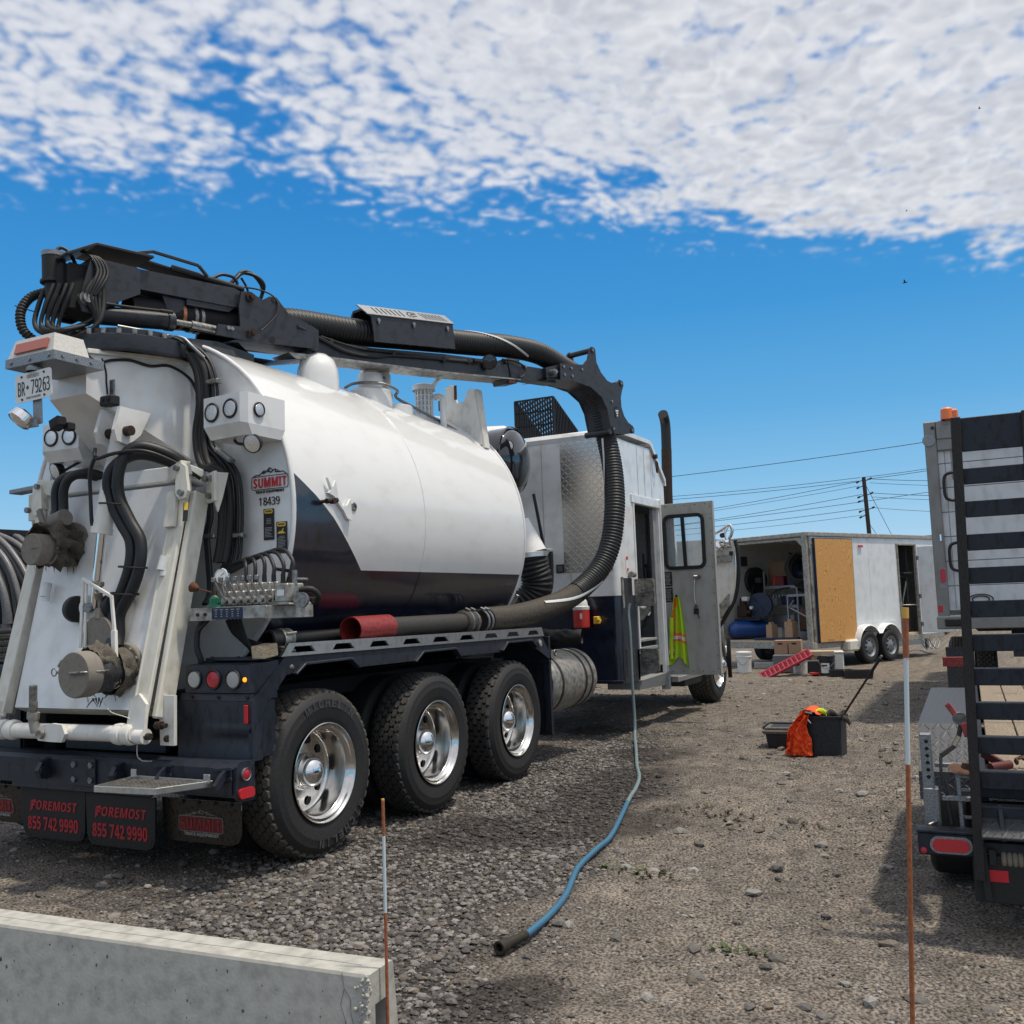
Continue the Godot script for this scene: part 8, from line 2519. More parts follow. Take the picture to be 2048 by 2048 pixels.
	var lp := [P.call(-0.02, 0.94, -0.28), P.call(-0.045, 0.84, -0.25), P.call(-0.07, 0.80, -0.2), P.call(-0.125, 0.765, -0.15), P.call(-0.128, 0.70, -0.12), P.call(-0.11, 0.60, -0.10), P.call(-0.098, 0.47, -0.09)]
	for i in lp.size() - 1: b.bar(lp[i], lp[i + 1], 0.022 if i < 3 else 0.014, 0.012, V(0, 0, 1))
	put("bar", b, MT.black, lv)
	b = MB.new(); b.bar(P.call(-0.085, 0.985, -0.30), P.call(-0.045, 0.925, -0.28), 0.026, 0.02, V(0, 0, 1)); b.bar(P.call(-0.02, 0.90, -0.26), P.call(-0.005, 0.84, -0.25), 0.03, 0.02, V(0, 0, 1))
	put("grip", b, MT.redpaint, lv)
	b = MB.new(); b.lathe([V2(0.0, -0.012), V2(0.03, -0.012), V2(0.03, 0.012), V2(0.0, 0.012)], P.call(-0.035, 0.92, -0.27), V(0.3, 0, 1), 16); put("pivot", b, MT.steel, lv)
	var bd := thing("load_binder", "rusty red load binder with its chain lying on the timber deck", "load binder", P.call(0.20, 0.63, -0.75))
	b = MB.new(); b.cyl(P.call(0.08, 0.645, -0.60), P.call(0.17, 0.65, -0.68), 0.022, 14); b.bar(P.call(0.05, 0.70, -0.70), P.call(0.14, 0.65, -0.66), 0.02, 0.04)
	put("binder_body", b, MT.binder, bd)
	var rg := RandomNumberGenerator.new(); rg.seed = 8
	for i in 14:
		b = MB.new()
		var c: Vector3 = P.call(0.20 + 0.017 * i, 0.66 + 0.02 * absf(sin(i * 0.9)), -0.72 - 0.03 * sin(i * 0.8))
		var bs := Basis.from_euler(V(PI / 2 * (i % 2) + rg.randf_range(-0.4, 0.4), rg.randf() * 3.0, rg.randf_range(-0.3, 0.3)))
		var pts := []
		for k in 11: pts.append(c + bs * V(0.022 * cos(k * TAU / 10), 0.013 * sin(k * TAU / 10), 0))
		b.tube(pts, 0.0055, 6, false)
		put("chain_link", b, MT.chainrust, bd)
	var st := thing("tie_strap_hook", "small rusty orange hook on the trailer side bracket", "hook", P.call(-0.05, 0.70, -0.12))
	b = MB.new(); b.lathe([V2(0.0, -0.01), V2(0.03, -0.012), V2(0.055, 0.0), V2(0.03, 0.012), V2(0.0, 0.014)], P.call(-0.045, 0.715, -0.10), V(0.2, 1, 0.3), 16); b.cyl(P.call(-0.02, 0.71, -0.10), P.call(-0.02, 0.745, -0.10), 0.02, 10)
	put("hook_body", b, MT.chainrust, st)
	var of := thing("orange_flag", "orange strap end lying across the front of the timber deck", "strap", P.call(0.15, 0.7, -5.6))
	b = MB.new(); b.bar(P.call(0.22, 0.74, -4.6), P.call(0.42, 0.83, -4.6), 0.03, 0.03); put("strap_end", b, MT.orangetape, of)
	b = MB.new(); b.box(V(-0.12, 0.77, -6.42), V(0.26, 0.10, 0.03)); put("front_reflector", b, MT.redpaint, t, false)

# ------------------------------------------------------------------ box truck ahead of it
func make_box_truck() -> void:
	var z := -12.5
	var t := thing("box_truck", "grey and white box truck seen from behind with black grab handles", "truck", V(0.45, 0, z))
	var b := MB.new()
	b.box(V(-0.685, 2.365, z + 0.02), V(0.13, 2.35, 0.10), Basis.IDENTITY, 0.012); b.box(V(1.60, 2.365, z + 0.02), V(0.13, 2.35, 0.10), Basis.IDENTITY, 0.012)
	b.box(V(0.46, 3.36, z + 0.02), V(2.16, 0.36, 0.08), Basis.IDENTITY, 0.01); b.box(V(-0.53, 3.40, z + 0.065), V(0.16, 0.16, 0.03))
	b.box(V(-0.10, 1.14, z + 0.1), V(1.32, 0.15, 0.14), Basis.IDENTITY, 0.01); b.box(V(1.2, 1.14, z + 0.1), V(1.0, 0.15, 0.14), Basis.IDENTITY, 0.01)
	put("rear_frame", b, MT.vangrey, t)
	b = MB.new(); b.box(V(-0.56, 1.145, z + 0.18), V(0.22, 0.09, 0.06), Basis.IDENTITY, 0.012)
	put("dock_bumper", b, MT.black, t)
	for i in 7:
		b = MB.new(); b.box(V(0.46, 1.42 + i * 0.292, z + 0.0), V(2.16, 0.284, 0.03), Basis.IDENTITY, 0.004)
		put("door_panel", b, MT.vanwhite, t)
	b = MB.new(); b.box(V(0.46, 2.30, z - 0.02), V(2.16, 2.1, 0.02)); b.box(V(-0.545, 2.3, z + 0.017), V(0.008, 2.0, 0.006)); b.box(V(-0.46, 3.0, z + 0.017), V(0.04, 0.34, 0.01))
	put("door_edge", b, MT.greypanel, t)
	b = MB.new(); b.box(V(0.46, 2.37, z - 2.8), V(2.36, 2.30, 5.5), Basis.IDENTITY, 0.02)
	put("cargo_box", b, MT.vanwhite, t)
	b = MB.new(); b.box(V(0.46, 1.75, z - 6.6), V(2.1, 1.9, 1.8), Basis.IDENTITY, 0.1); b.box(V(0.46, 0.85, z - 3.6), V(0.9, 0.25, 7.0)); b.box(V(-0.55, 0.6, z - 0.0), V(0.3, 0.5, 0.04))
	put("chassis", b, MT.darkpanel, t)
	for y in [2.735, 1.905]:
		b = MB.new()
		var q := []
		for p in [V(-0.40, y + 0.165, z + 0.03), V(-0.43, y + 0.165, z + 0.10), V(-0.51, y + 0.16, z + 0.11), V(-0.56, y + 0.12, z + 0.11), V(-0.57, y, z + 0.11), V(-0.56, y - 0.12, z + 0.11), V(-0.51, y - 0.16, z + 0.11), V(-0.43, y - 0.165, z + 0.10), V(-0.40, y - 0.165, z + 0.03)]: q.append(p)
		b.tube(spl(q, 0.03), 0.018, 8)
		put("grab_handle", b, MT.black, t)
	b = MB.new(); b.lathe([V2(0.075, 0.0), V2(0.07, 0.12), V2(0.05, 0.14), V2(0.0, 0.145)], V(-0.48, 3.545, z + 0.06), Vector3.UP, 20); b.box(V(-0.44, 3.60, z + 0.06), V(0.16, 0.12, 0.08), Basis.IDENTITY, 0.02)
	put("amber_beacon", b, MT.orangelens, t)
	b = MB.new(); b.lathe([V2(0.07, 0.0), V2(0.072, 0.012), V2(0.058, 0.014), V2(0.0, 0.012)], V(-0.70, 3.31, z + 0.072), Vector3.BACK, 24); put("clearance_lamp", b, MT.galv, t)
	b = MB.new(); b.cyl(V(-0.65, 3.46, z + 0.07), V(-0.65, 3.46, z + 0.08), 0.02, 12); put("rubber_plug", b, MT.black, t)
	b = MB.new(); b.prism(rrect(0.085, 0.25, 0.04, 8), fr(V(-0.66, 1.66, z + 0.071), V(1, 0, 0), V(0, 1, 0)), 0.0, 0.008); put("lamp_bezel", b, MT.galv, t)
	b = MB.new(); b.prism(rrect(0.065, 0.17, 0.032, 8), fr(V(-0.66, 1.69, z + 0.079), V(1, 0, 0), V(0, 1, 0)), 0.0, 0.012); put("tail_lamp", b, MT.redlens, t)
	b = MB.new(); b.box(V(-0.715, 1.30, z + 0.071), V(0.05, 0.08, 0.004)); put("red_reflector", b, MT.redrefl, t)
	b = MB.new(); b.bar(V(-0.655, 2.18, z + 0.08), V(-0.655, 2.10, z + 0.08), 0.02, 0.02); put("door_latch", b, MT.chrome, t)
	b = MB.new(); b.cyl(V(-0.42, 1.30, z + 0.05), V(-0.42, 1.30, z + 0.07), 0.06, 18); b.box(V(-0.32, 1.29, z + 0.06), V(0.12, 0.06, 0.02)); put("latch_plate", b, MT.darkrust, t)
	b = MB.new()
	for k in 2:
		var pts := []
		for i in 17: pts.append(V(-0.28 + (0.13 - 0.04 * k) * cos(i * TAU / 16), 1.40 + (0.06 - 0.02 * k) * sin(i * TAU / 16), z + 0.03))
		b.tube(pts, 0.007, 6, false)
	put("logo_ring", b, MT.black, t)
	for x in [-0.60, -0.30, 1.15, 1.45]:
		var w := Node3D.new(); w.name = numbered(t, "wheel"); t.add_child(w, true)
		w.position = V(x + 0.11 - 0.45, 0.46, -1.3); w.scale = V(0.88, 0.88, 0.88)
		put("tyre", tyre_mesh(0.52, 0.26), MT.tyre, w, false)
		var tr := put("tread", tread_mesh(0.52, 0.26, 0), MT.treaddusty, w, false); tr.set_meta("kind", "stuff")
	b = MB.new(); b.tube(spl([V(-0.74, 1.98, z - 6.0), V(-0.86, 1.97, z - 6.0), V(-0.93, 1.9, z - 6.0), V(-0.94, 1.7, z - 6.0), V(-0.92, 1.58, z - 6.0), V(-0.80, 1.55, z - 6.0)], 0.04), 0.02, 8); b.box(V(-0.84, 1.8, z - 6.0), V(0.16, 0.3, 0.05), Basis.IDENTITY, 0.02)
	put("side_mirror", b, MT.black, t)

# ------------------------------------------------------------------ enclosed trailer
var TR: Transform3D
func L3(x: float, y: float, z: float) -> Vector3: return TR * V(x, y, z)

func make_enclosed_trailer() -> void:
	var yaw := deg_to_rad(-24.46)
	var at := V(-3.64, 0, -20.6)
	TR = Transform3D(Basis(Vector3.UP, yaw), at)
	var t := thing("enclosed_trailer", "white enclosed tool trailer standing open at the rear with plywood panel", "trailer", at, yaw)
	var LEN := 5.3
	var b := MB.new()
	# right side as skins round the door opening
	var sd := Transform3D(Basis(V(0, 0, 1), V(0, 1, 0), V(-1, 0, 0)), V(0, 0, 0))
	b.prism([V2(-0.10, 0.52), V2(-0.10, 2.78), V2(-2.27, 2.78), V2(-2.27, 0.52)], sd, 0.0, 0.04)
	b.prism([V2(-2.276, 0.52), V2(-2.276, 2.78), V2(-3.45, 2.78), V2(-3.45, 0.52)], sd, 0.0, 0.04)
	b.prism([V2(-3.45, 2.60), V2(-3.45, 2.78), V2(-4.25, 2.78), V2(-4.25, 2.60)], sd, 0.0, 0.04)
	b.prism([V2(-4.256, 0.52), V2(-4.256, 2.78), V2(-LEN, 2.78), V2(-LEN, 0.52)], sd, 0.0, 0.04)
	put("side_panel", b, MT.trailerwhite, t, false)
	b = MB.new(); b.box(V(-2.38, 1.65, -LEN / 2), V(0.04, 2.26, LEN - 0.1)); b.box(V(-1.2, 1.65, -LEN), V(2.36, 2.26, 0.04))
	put("inner_wall", b, MT.trailerinside, t, false)
	b = MB.new(); b.box(V(-1.2, 2.80, -LEN / 2), V(2.40, 0.05, LEN)); put("roof", b, MT.trailerwhite, t, false)
	b = MB.new(); b.box(V(-1.2, 0.545, -LEN / 2), V(2.36, 0.05, LEN)); put("floor", b, MT.lumber, t, false)
	b = MB.new()
	b.box(V(0.012, 2.79, -LEN / 2), V(0.05, 0.09, LEN), Basis.IDENTITY, 0.01); b.box(V(-1.2, 2.79, 0.012), V(2.44, 0.09, 0.05), Basis.IDENTITY, 0.01); b.box(V(-1.2, 2.70, 0.0), V(2.3, 0.05, 0.03))
	b.box(V(-0.055, 1.64, 0.0), V(0.11, 2.30, 0.08)); b.box(V(-2.345, 1.64, 0.0), V(0.11, 2.30, 0.08)); b.box(V(0.01, 1.64, -0.07), V(0.03, 2.30, 0.06))
	b.box(V(-1.2, 0.47, 0.0), V(2.44, 0.14, 0.10)); b.box(V(-0.01, 0.46, -LEN / 2), V(0.08, 0.12, LEN)); b.box(V(-2.38, 0.46, -LEN / 2), V(0.08, 0.12, LEN))
	b.prism([V2(-0.11, 2.68), V2(-0.25, 2.68), V2(-0.11, 2.53)], Transform3D(Basis.IDENTITY, V(0, 0, 0)), -0.03, 0.03); b.prism([V2(-2.29, 2.68), V2(-2.15, 2.68), V2(-2.29, 2.53)], Transform3D(Basis.IDENTITY, V(0, 0, 0)), -0.03, 0.03)
	put("trailer_frame", b, MT.trailerframe, t, false)
	b = MB.new()
	for y in [2.45, 1.65, 1.2, 0.75]: b.box(V(0.02, y, -0.06), V(0.04, 0.12, 0.05), Basis.IDENTITY, 0.006)
	put("door_hinge", b, MT.steel, t, false)
	# rear door leaf folded back along the flank, faced with plywood
	var pl := MB.new()
	pl.quad_uv(V(0.082, 0.535, -0.15), V(0.075, 0.515, -1.50), V(0.072, 2.69, -1.55), V(0.082, 2.69, -0.16))
	var leaf := MB.new()
	leaf.hexa([V(0.078, 0.52, -0.135), V(0.071, 0.50, -1.515), V(0.069, 2.705, -1.565), V(0.078, 2.705, -0.145), V(0.03, 0.52, -0.135), V(0.025, 0.50, -1.515), V(0.025, 2.705, -1.565), V(0.03, 2.705, -0.145)])
	var dl := put("rear_door_leaf", leaf, MT.darkblue, t, false)
	put("plywood_face", pl, MT.ply, dl, false)
	b = MB.new()
	for i in 9: b.box(V(0.0825, 0.56 + 0.012 * (i % 2), -0.42 - i * 0.022), V(0.001, 0.018 + 0.012 * (i % 3), 0.004), Basis(V(1, 0, 0), 0.3 * (i % 2)), 0.0)
	put("pen_marks", b, MT.print, dl, false)
	# front side door
	b = MB.new(); b.box(V(0.01, 1.57, -3.46), V(0.05, 2.1, 0.03)); b.box(V(0.01, 1.57, -4.25), V(0.05, 2.1, 0.06)); b.box(V(0.01, 2.61, -3.85), V(0.05, 0.04, 0.84))
	put("door_frame", b, MT.trailerframe, t, false)
	b = MB.new(); b.box(V(0.38, 1.56, -4.45), V(0.74, 2.02, 0.045), Basis(Vector3.UP, 0.42), 0.008)
	put("side_door", b, MT.trailerwhite, t, false)
	b = MB.new()
	for y in [2.3, 1.4, 0.75]: b.box(V(0.05, y, -4.27), V(0.06, 0.10, 0.05), Basis.IDENTITY, 0.008)
	put("door_hinge", b, MT.steel, t, false)
	b = MB.new(); b.box(V(-0.6, 1.2, -4.1), V(0.9, 1.3, 0.05)); b.box(V(-0.5, 1.95, -4.0), V(0.9, 0.03, 0.4)); b.box(V(-0.7, 2.3, -4.15), V(1.1, 0.65, 0.05))
	put("inner_cupboard", b, MT.darkpanel, t, false)
	b = MB.new(); b.bar(V(-0.25, 0.6, -3.7), V(-0.1, 1.75, -3.95), 0.03, 0.03); b.bar(V(-0.3, 0.6, -3.75), V(-0.12, 1.7, -4.0), 0.02, 0.02); b.bar(V(-0.6, 1.2, -3.6), V(-0.02, 1.2, -4.2), 0.03, 0.03)
	put("inner_stay", b, MT.steel, t, false)
	b = MB.new()
	b.box(V(0.03, 2.55, -1.95), V(0.03, 0.05, 0.16), Basis.IDENTITY, 0.012)
	for z in [-3.08, -3.28]: b.box(V(0.045, 0.54, z), V(0.006, 0.07, 0.12), Basis.IDENTITY, 0.002)
	put("marker", b, MT.redrefl, t, false)
	# fender: double arch
	b = MB.new()
	var arch := []
	for i in 13: arch.append(V2(-1.80 + 0.44 * cos(PI * (1.0 - i / 12.0) + PI) * -1.0, 0.42 + 0.44 * sin(PI * i / 12.0)))
	var outer := []
	for i in 15: outer.append(V2(-1.80 + 0.43 * cos(PI * i / 14.0 * 0.80), 0.40 + 0.44 * sin(PI * i / 14.0 * 0.80)))
	for i in 15: outer.append(V2(-2.63 + 0.43 * cos(PI * (0.2 + 0.8 * i / 14.0)), 0.40 + 0.44 * sin(PI * (0.2 + 0.8 * i / 14.0))))
	var rows := []
	for p in outer: rows.append(PackedVector3Array([V(0.0, p.y, p.x), V(0.20, p.y, p.x), V(0.22, p.y - 0.03, p.x)]))
	b.grid(rows, false, true)
	b.prism([V2(-1.2, 0.60), V2(-1.2, 0.88), V2(-3.2, 0.88), V2(-3.2, 0.60), V2(-3.05, 0.5), V2(-2.9, 0.72), V2(-2.63, 0.82), V2(-2.35, 0.74), V2(-2.215, 0.62), V2(-2.08, 0.74), V2(-1.8, 0.82), V2(-1.53, 0.72), V2(-1.38, 0.5)], Transform3D(Basis(V(0, 0, 1), V(0, 1, 0), V(-1, 0, 0)), V(0.05, 0, 0)), 0.0, 0.04)
	put("fender", b, MT.trailerwhite, t, false)
	b = MB.new(); b.box(V(0.05, 0.42, -1.24), V(0.24, 0.25, 0.42), Basis.IDENTITY, 0.04)
	put("fender_flap", b, MT.cream, t, false)
	for z in [-1.80, -2.64]:
		for sx in [0, 1]:
			var w := Node3D.new(); w.name = numbered(t, "wheel"); t.add_child(w, true)
			w.position = V(0.19 if sx == 0 else -2.45, 0.355, z); w.scale = V(0.68, 0.68, 0.68)
			put("tyre", tyre_mesh(0.52, 0.32), MT.tyre, w, false)
			b = MB.new(); b.lathe([V2(0.295, -0.03), V2(0.31, 0.005), V2(0.295, -0.005), V2(0.26, -0.05), V2(0.22, -0.055), V2(0.16, -0.02), V2(0.09, -0.015), V2(0.0, 0.02)], Vector3.ZERO, Vector3.RIGHT, 32, 60)
			var rm := put("rim", b, MT.galv, w, false)
			b = MB.new()
			for i in 8:
				var a := TAU * i / 8.0
				b.cyl(V(-0.04, cos(a) * 0.19, sin(a) * 0.19), V(-0.025, cos(a) * 0.19, sin(a) * 0.19), 0.035, 10)
			put("rim_hole", b, MT.dark, rm, false)
	b = MB.new(); b.bar(V(-1.2, 0.42, -LEN), V(-1.2, 0.42, -LEN - 1.4), 0.1, 0.1); b.bar(V(-0.2, 0.42, -LEN), V(-1.2, 0.42, -LEN - 1.3), 0.08, 0.08); b.bar(V(-0.6, 0.1, -LEN - 0.3), V(-0.6, 0.8, -LEN - 0.3), 0.07, 0.07); b.box(V(0.0, 0.34, -3.7), V(0.1, 0.1, 1.2))
	for k in 3: b.tube(spl([V(0.0, 0.42, -4.2 - 0.2 * k), V(0.02, 0.25, -4.3 - 0.2 * k), V(0.03, 0.15, -4.5 - 0.2 * k), V(0.0, 0.36, -4.75 - 0.2 * k)], 0.05), 0.012, 6)
	put("drawbar", b, MT.galv, t, false)
	# shelving that is bolted in
	b = MB.new()
	for x in [-2.0, -1.12]: b.bar(V(x, 0.57, -1.15), V(x, 2.1, -1.15), 0.04, 0.04)
	for y in [0.85, 1.28, 1.72]:
		b.box(V(-1.56, y, -1.4), V(0.92, 0.05, 0.5))
		b.box(V(-1.56, y, -1.145), V(0.92, 0.07, 0.012))
	put("shelf_rack", b, MT.galv, t, false)
	b = MB.new()
	b.bar(V(-0.70, 0.57, -0.2), V(-0.70, 1.53, -0.2), 0.05, 0.03); b.bar(V(-0.70, 1.52, -0.2), V(-0.15, 1.52, -0.2), 0.03, 0.05); b.bar(V(-0.70, 1.24, -0.2), V(-0.55, 1.42, -0.2), 0.04, 0.02); b.bar(V(-0.65, 1.26, -0.2), V(-0.18, 1.03, -0.2), 0.03, 0.03); b.bar(V(-0.15, 0.57, -0.2), V(-0.15, 1.53, -0.2), 0.05, 0.03)
	put("angle_iron_stand", b, MT.galv, t, false)
	b = MB.new()
	for i in 6: b.cyl(V(-0.71 + i * 0.08, 1.52, -0.173), V(-0.71 + i * 0.08, 1.52, -0.170), 0.008, 8); b.cyl(V(-0.70, 0.68 + i * 0.13, -0.183), V(-0.70, 0.68 + i * 0.13, -0.180), 0.008, 8)
	put("punch_holes", b, MT.dark, t, false)
	# ---- loose things inside
	var cp := thing("air_compressor", "blue air compressor on the floor of the open trailer", "compressor", L3(-2.02, 0.57, -0.5), yaw)
	b = MB.new()
	b.lathe([V2(0.0, -0.47), V2(0.10, -0.45), V2(0.17, -0.38), V2(0.19, -0.30), V2(0.19, 0.30), V2(0.17, 0.38), V2(0.10, 0.45), V2(0.0, 0.47)], L3(-2.0, 0.80, -0.5), TR.basis * V(0.6, 0, -0.8), 28)
	put("air_tank", b, MT.bluetank, cp)
	b = MB.new(); b.box(L3(-1.98, 1.01, -0.55), V(0.7, 0.03, 0.3), TR.basis); b.lathe([V2(0.0, -0.06), V2(0.27, -0.06), V2(0.28, 0.06), V2(0.0, 0.06)], L3(-1.80, 1.33, -0.7), TR.basis * V(0.3, 0, 1), 28)
	put("belt_guard", b, MT.darkblue, cp)
	b = MB.new(); b.box(L3(-2.1, 1.20, -0.5), V(0.26, 0.26, 0.24), TR.basis, 0.02); b.cyl(L3(-2.12, 1.30, -0.5), L3(-2.12, 1.50, -0.5), 0.08, 14); b.cyl(L3(-1.95, 1.18, -0.4), L3(-1.85, 1.18, -0.4), 0.05, 12)
	put("pump", b, MT.darkrust, cp)
	b = MB.new(); b.box(L3(-2.02, 1.48, -0.45), V(0.16, 0.10, 0.12), TR.basis, 0.02); b.cyl(L3(-1.82, 1.28, -0.42), L3(-1.82, 1.28, -0.36), 0.035, 12)
	put("filter", b, MT.bucketwhite, cp)
	var fn := thing("wall_fan", "round black fan on the trailer's left inner wall", "fan", L3(-2.33, 1.92, -1.2), yaw)
	b = MB.new(); b.lathe([V2(0.0, 0.0), V2(0.26, 0.0), V2(0.31, 0.03), V2(0.31, 0.12), V2(0.27, 0.14), V2(0.0, 0.10)], L3(-2.35, 1.90, -1.2), TR.basis * V(1, 0, 0.3), 28); put("fan_housing", b, MT.black, fn)
	b = MB.new(); b.box(L3(-2.15, 1.90, -1.15), V(0.16, 0.14, 0.14), TR.basis, 0.02); put("fan_motor", b, MT.darkpanel, fn)
	b = MB.new(); b.tube(spl([L3(-2.2, 1.75, -1.0), L3(-2.2, 1.5, -0.9), L3(-2.0, 1.42, -0.9), L3(-1.8, 1.5, -1.0), L3(-1.6, 1.66, -1.1), L3(-1.3, 1.7, -1.1)], 0.05), 0.018, 8); put("cable", b, MT.rubber, fn)
	b = MB.new(); b.box(L3(-2.34, 2.35, -0.8), V(0.01, 0.22, 0.4), TR.basis, 0.0)
	solo("dark_notice", "small dark notice on the trailer's left inner wall", "notice", b, MT.print)
	b = MB.new(); b.box(L3(-2.0, 2.02, -1.7), V(0.55, 0.62, 0.03), TR.basis, 0.004)
	solo("cardboard_sheet", "brown cardboard panel standing inside the trailer above the shelves", "cardboard", b, MT.card)
	# coil of dark hoses on the right wall
	var co := thing("hose_coil", "dark coiled hoses hanging high inside the trailer's right wall", "hose coil", L3(-0.6, 2.1, -0.9), yaw)
	for k in 9:
		b = MB.new()
		var pts := []
		for i in 19: pts.append(L3(-0.75 - 0.06 * (k % 3) + (0.28 + 0.02 * k) * cos(i * TAU / 18.0), 2.15 - 0.02 * k + (0.30 + 0.015 * k) * sin(i * TAU / 18.0), -0.75 - 0.06 * k))
		b.tube(pts, 0.028, 8, false)
		put("coil", b, MT.hose if k % 2 else MT.rubber, co)
	for k in 4:
		b = MB.new(); b.tube(spl([L3(-1.6 + 0.1 * k, 2.5 - 0.09 * k, -1.6), L3(-1.3, 2.42 - 0.08 * k, -1.4), L3(-1.0, 2.36 - 0.1 * k, -1.2)], 0.06), 0.022, 8); put("loose_end", b, MT.rubber, co)
	var pts2 := []
	for i in 8: pts2.append(L3(-1.25 + 0.09 * i, 2.12 - 0.06 * i, -1.35))
	solo("dark_overalls", "dark blue clothes bundle hanging inside the trailer", "clothes", lumpy_tube(pts2, 0.24, 81, 0.16, 22), MT.darkblue)
	# crates on the shelves
	var rg := RandomNumberGenerator.new(); rg.seed = 31
	var items := [["red bottle on the trailer's top shelf, tallest there", "bottle", -1.82, 1.75, 0.09, 0.26, "brightred"], ["pinkish box on the trailer's top shelf beside the red bottle", "box", -1.58, 1.75, 0.22, 0.22, "dullred"], ["dark blue crate on the right end of the top shelf", "crate", -1.24, 1.75, 0.26, 0.18, "darkblue"], ["row of small cans box on the middle shelf's left end", "box", -1.82, 1.31, 0.24, 0.16, "greypanel"], ["blue parts case on the middle shelf's right end", "case", -1.38, 1.31, 0.34, 0.20, "darkblue"], ["grey drawer case on the lowest shelf", "case", -1.55, 0.88, 0.6, 0.22, "galv"], ["white tub on the trailer floor under the shelf", "tub", -1.72, 0.57, 0.22, 0.24, "bucketwhite"]]
	for it in items:
		b = MB.new()
		if it[1] == "bottle": b.lathe([V2(0.0, 0.0), V2(it[4] * 0.5, 0.0), V2(it[4] * 0.5, it[5] * 0.7), V2(it[4] * 0.2, it[5] * 0.85), V2(it[4] * 0.2, it[5]), V2(0.0, it[5])], L3(it[2], it[3], -1.3), Vector3.UP, 16)
		else:
			b.box(L3(it[2], it[3] + it[5] * 0.5, -1.3), V(it[4], it[5], 0.3), TR.basis, 0.01); b.box(L3(it[2], it[3] + it[5] * 0.9, -1.3), V(it[4] * 1.04, it[5] * 0.12, 0.31), TR.basis, 0.006)
		solo(["bottle", "box", "crate", "case", "tub"][["bottle", "box", "crate", "case", "tub"].find(it[1])], it[0], it[1], b, MT[it[6]])
	for k in 6:
		b = MB.new(); b.lathe([V2(0.0, 0.0), V2(0.035, 0.0), V2(0.035, 0.09), V2(0.015, 0.11), V2(0.0, 0.11)], L3(-1.95 + 0.085 * k, 1.47, -1.28), Vector3.UP, 12)
		solo("spray_can", "small dull can in a row on the middle shelf", "can", b, MT.galv, "cans on the trailer's middle shelf")
	var gen := thing("engine_unit", "rusty engine unit behind the angle iron stand in the trailer", "engine", L3(-0.45, 0.57, -0.8), yaw)
	b = MB.new(); b.box(L3(-0.42, 0.95, -0.7), V(0.45, 0.4, 0.4), TR.basis, 0.03); b.cyl(L3(-0.62, 1.15, -0.6), L3(-0.30, 1.15, -0.6), 0.10, 16); b.box(L3(-0.35, 1.30, -0.65), V(0.22, 0.2, 0.25), TR.basis, 0.02); put("engine_block", b, MT.chainrust, gen)
	b = MB.new(); b.box(L3(-0.42, 0.66, -0.7), V(0.55, 0.16, 0.45), TR.basis, 0.01); b.cyl(L3(-0.2, 1.05, -0.5), L3(-0.2, 1.05, -0.42), 0.09, 16); put("engine_base", b, MT.galv, gen)
	for q in [[-1.12, 0.07, 0.34, "tall narrow cardboard box at the trailer's rear edge, left"], [-0.62, 0.09, 0.40, "tall cardboard box standing right of the angle iron stand"]]:
		b = MB.new(); b.box(L3(q[0], 0.57 + q[2] * 0.5, -0.14), V(q[1] * 2.2, q[2], 0.2), TR.basis, 0.004); b.box(L3(q[0], 0.58 + q[2], -0.14), V(q[1], 0.08, 0.12), TR.basis, 0.004)
		solo("cardboard_box", q[3], "box", b, MT.card)
	b = MB.new(); b.bar(L3(-1.5, 0.60, -0.05), L3(-0.4, 0.62, -0.08), 0.10, 0.05); solo("blue_tool_bag", "flat blue tool bag along the trailer's rear sill", "tool bag", b, MT.darkblue)

func bucket(at: Vector3, r: float, h: float, label: String, body: String, top: String, labelled: bool) -> void:
	var t := thing("bucket", label, "bucket", at)
	var b := MB.new(); b.lathe([V2(0.0, 0.0), V2(r * 0.88, 0.0), V2(r * 0.9, 0.01), V2(r * 0.98, h * 0.72)], at, Vector3.UP, 26); put("pail", b, MT[body], t)
	b = MB.new(); b.lathe([V2(r * 0.98, h * 0.72), V2(r * 1.04, h * 0.74), V2(r * 1.04, h * 0.78), V2(r * 0.99, h * 0.79), V2(r, h * 0.88), V2(r * 1.05, h * 0.89), V2(r * 1.06, h * 0.98), V2(r, h), V2(r * 0.9, h * 0.97), V2(0.0, h * 0.97)], at, Vector3.UP, 26); put("lid", b, MT[top], t)
	var hp := []
	for i in 13: hp.append(at + V(-r * 1.02 + 2.04 * r * i / 12.0, h * 0.70 - 0.13 * sin(PI * i / 12.0), r * 0.5 + 0.09 * sin(PI * i / 12.0)))
	b = MB.new(); b.tube(hp, 0.005, 6); put("handle", b, MT.steel, t)
	if labelled:
		b = MB.new()
		var rows := []
		for i in 2:
			var row := PackedVector3Array()
			for j in 9:
				var a := -0.75 + 1.2 * j / 8.0
				row.append(at + V(sin(a) * r * 0.97, h * (0.12 + 0.5 * i), cos(a) * r * 0.97))
			rows.append(row)
		b.grid(rows); put("paper_label", b, MT.printwhite, t)
		b = MB.new(); b.box(at + V(-0.03, h * 0.5, r * 0.985), V(0.10, 0.03, 0.004)); put("label_print", b, MT.print, t)

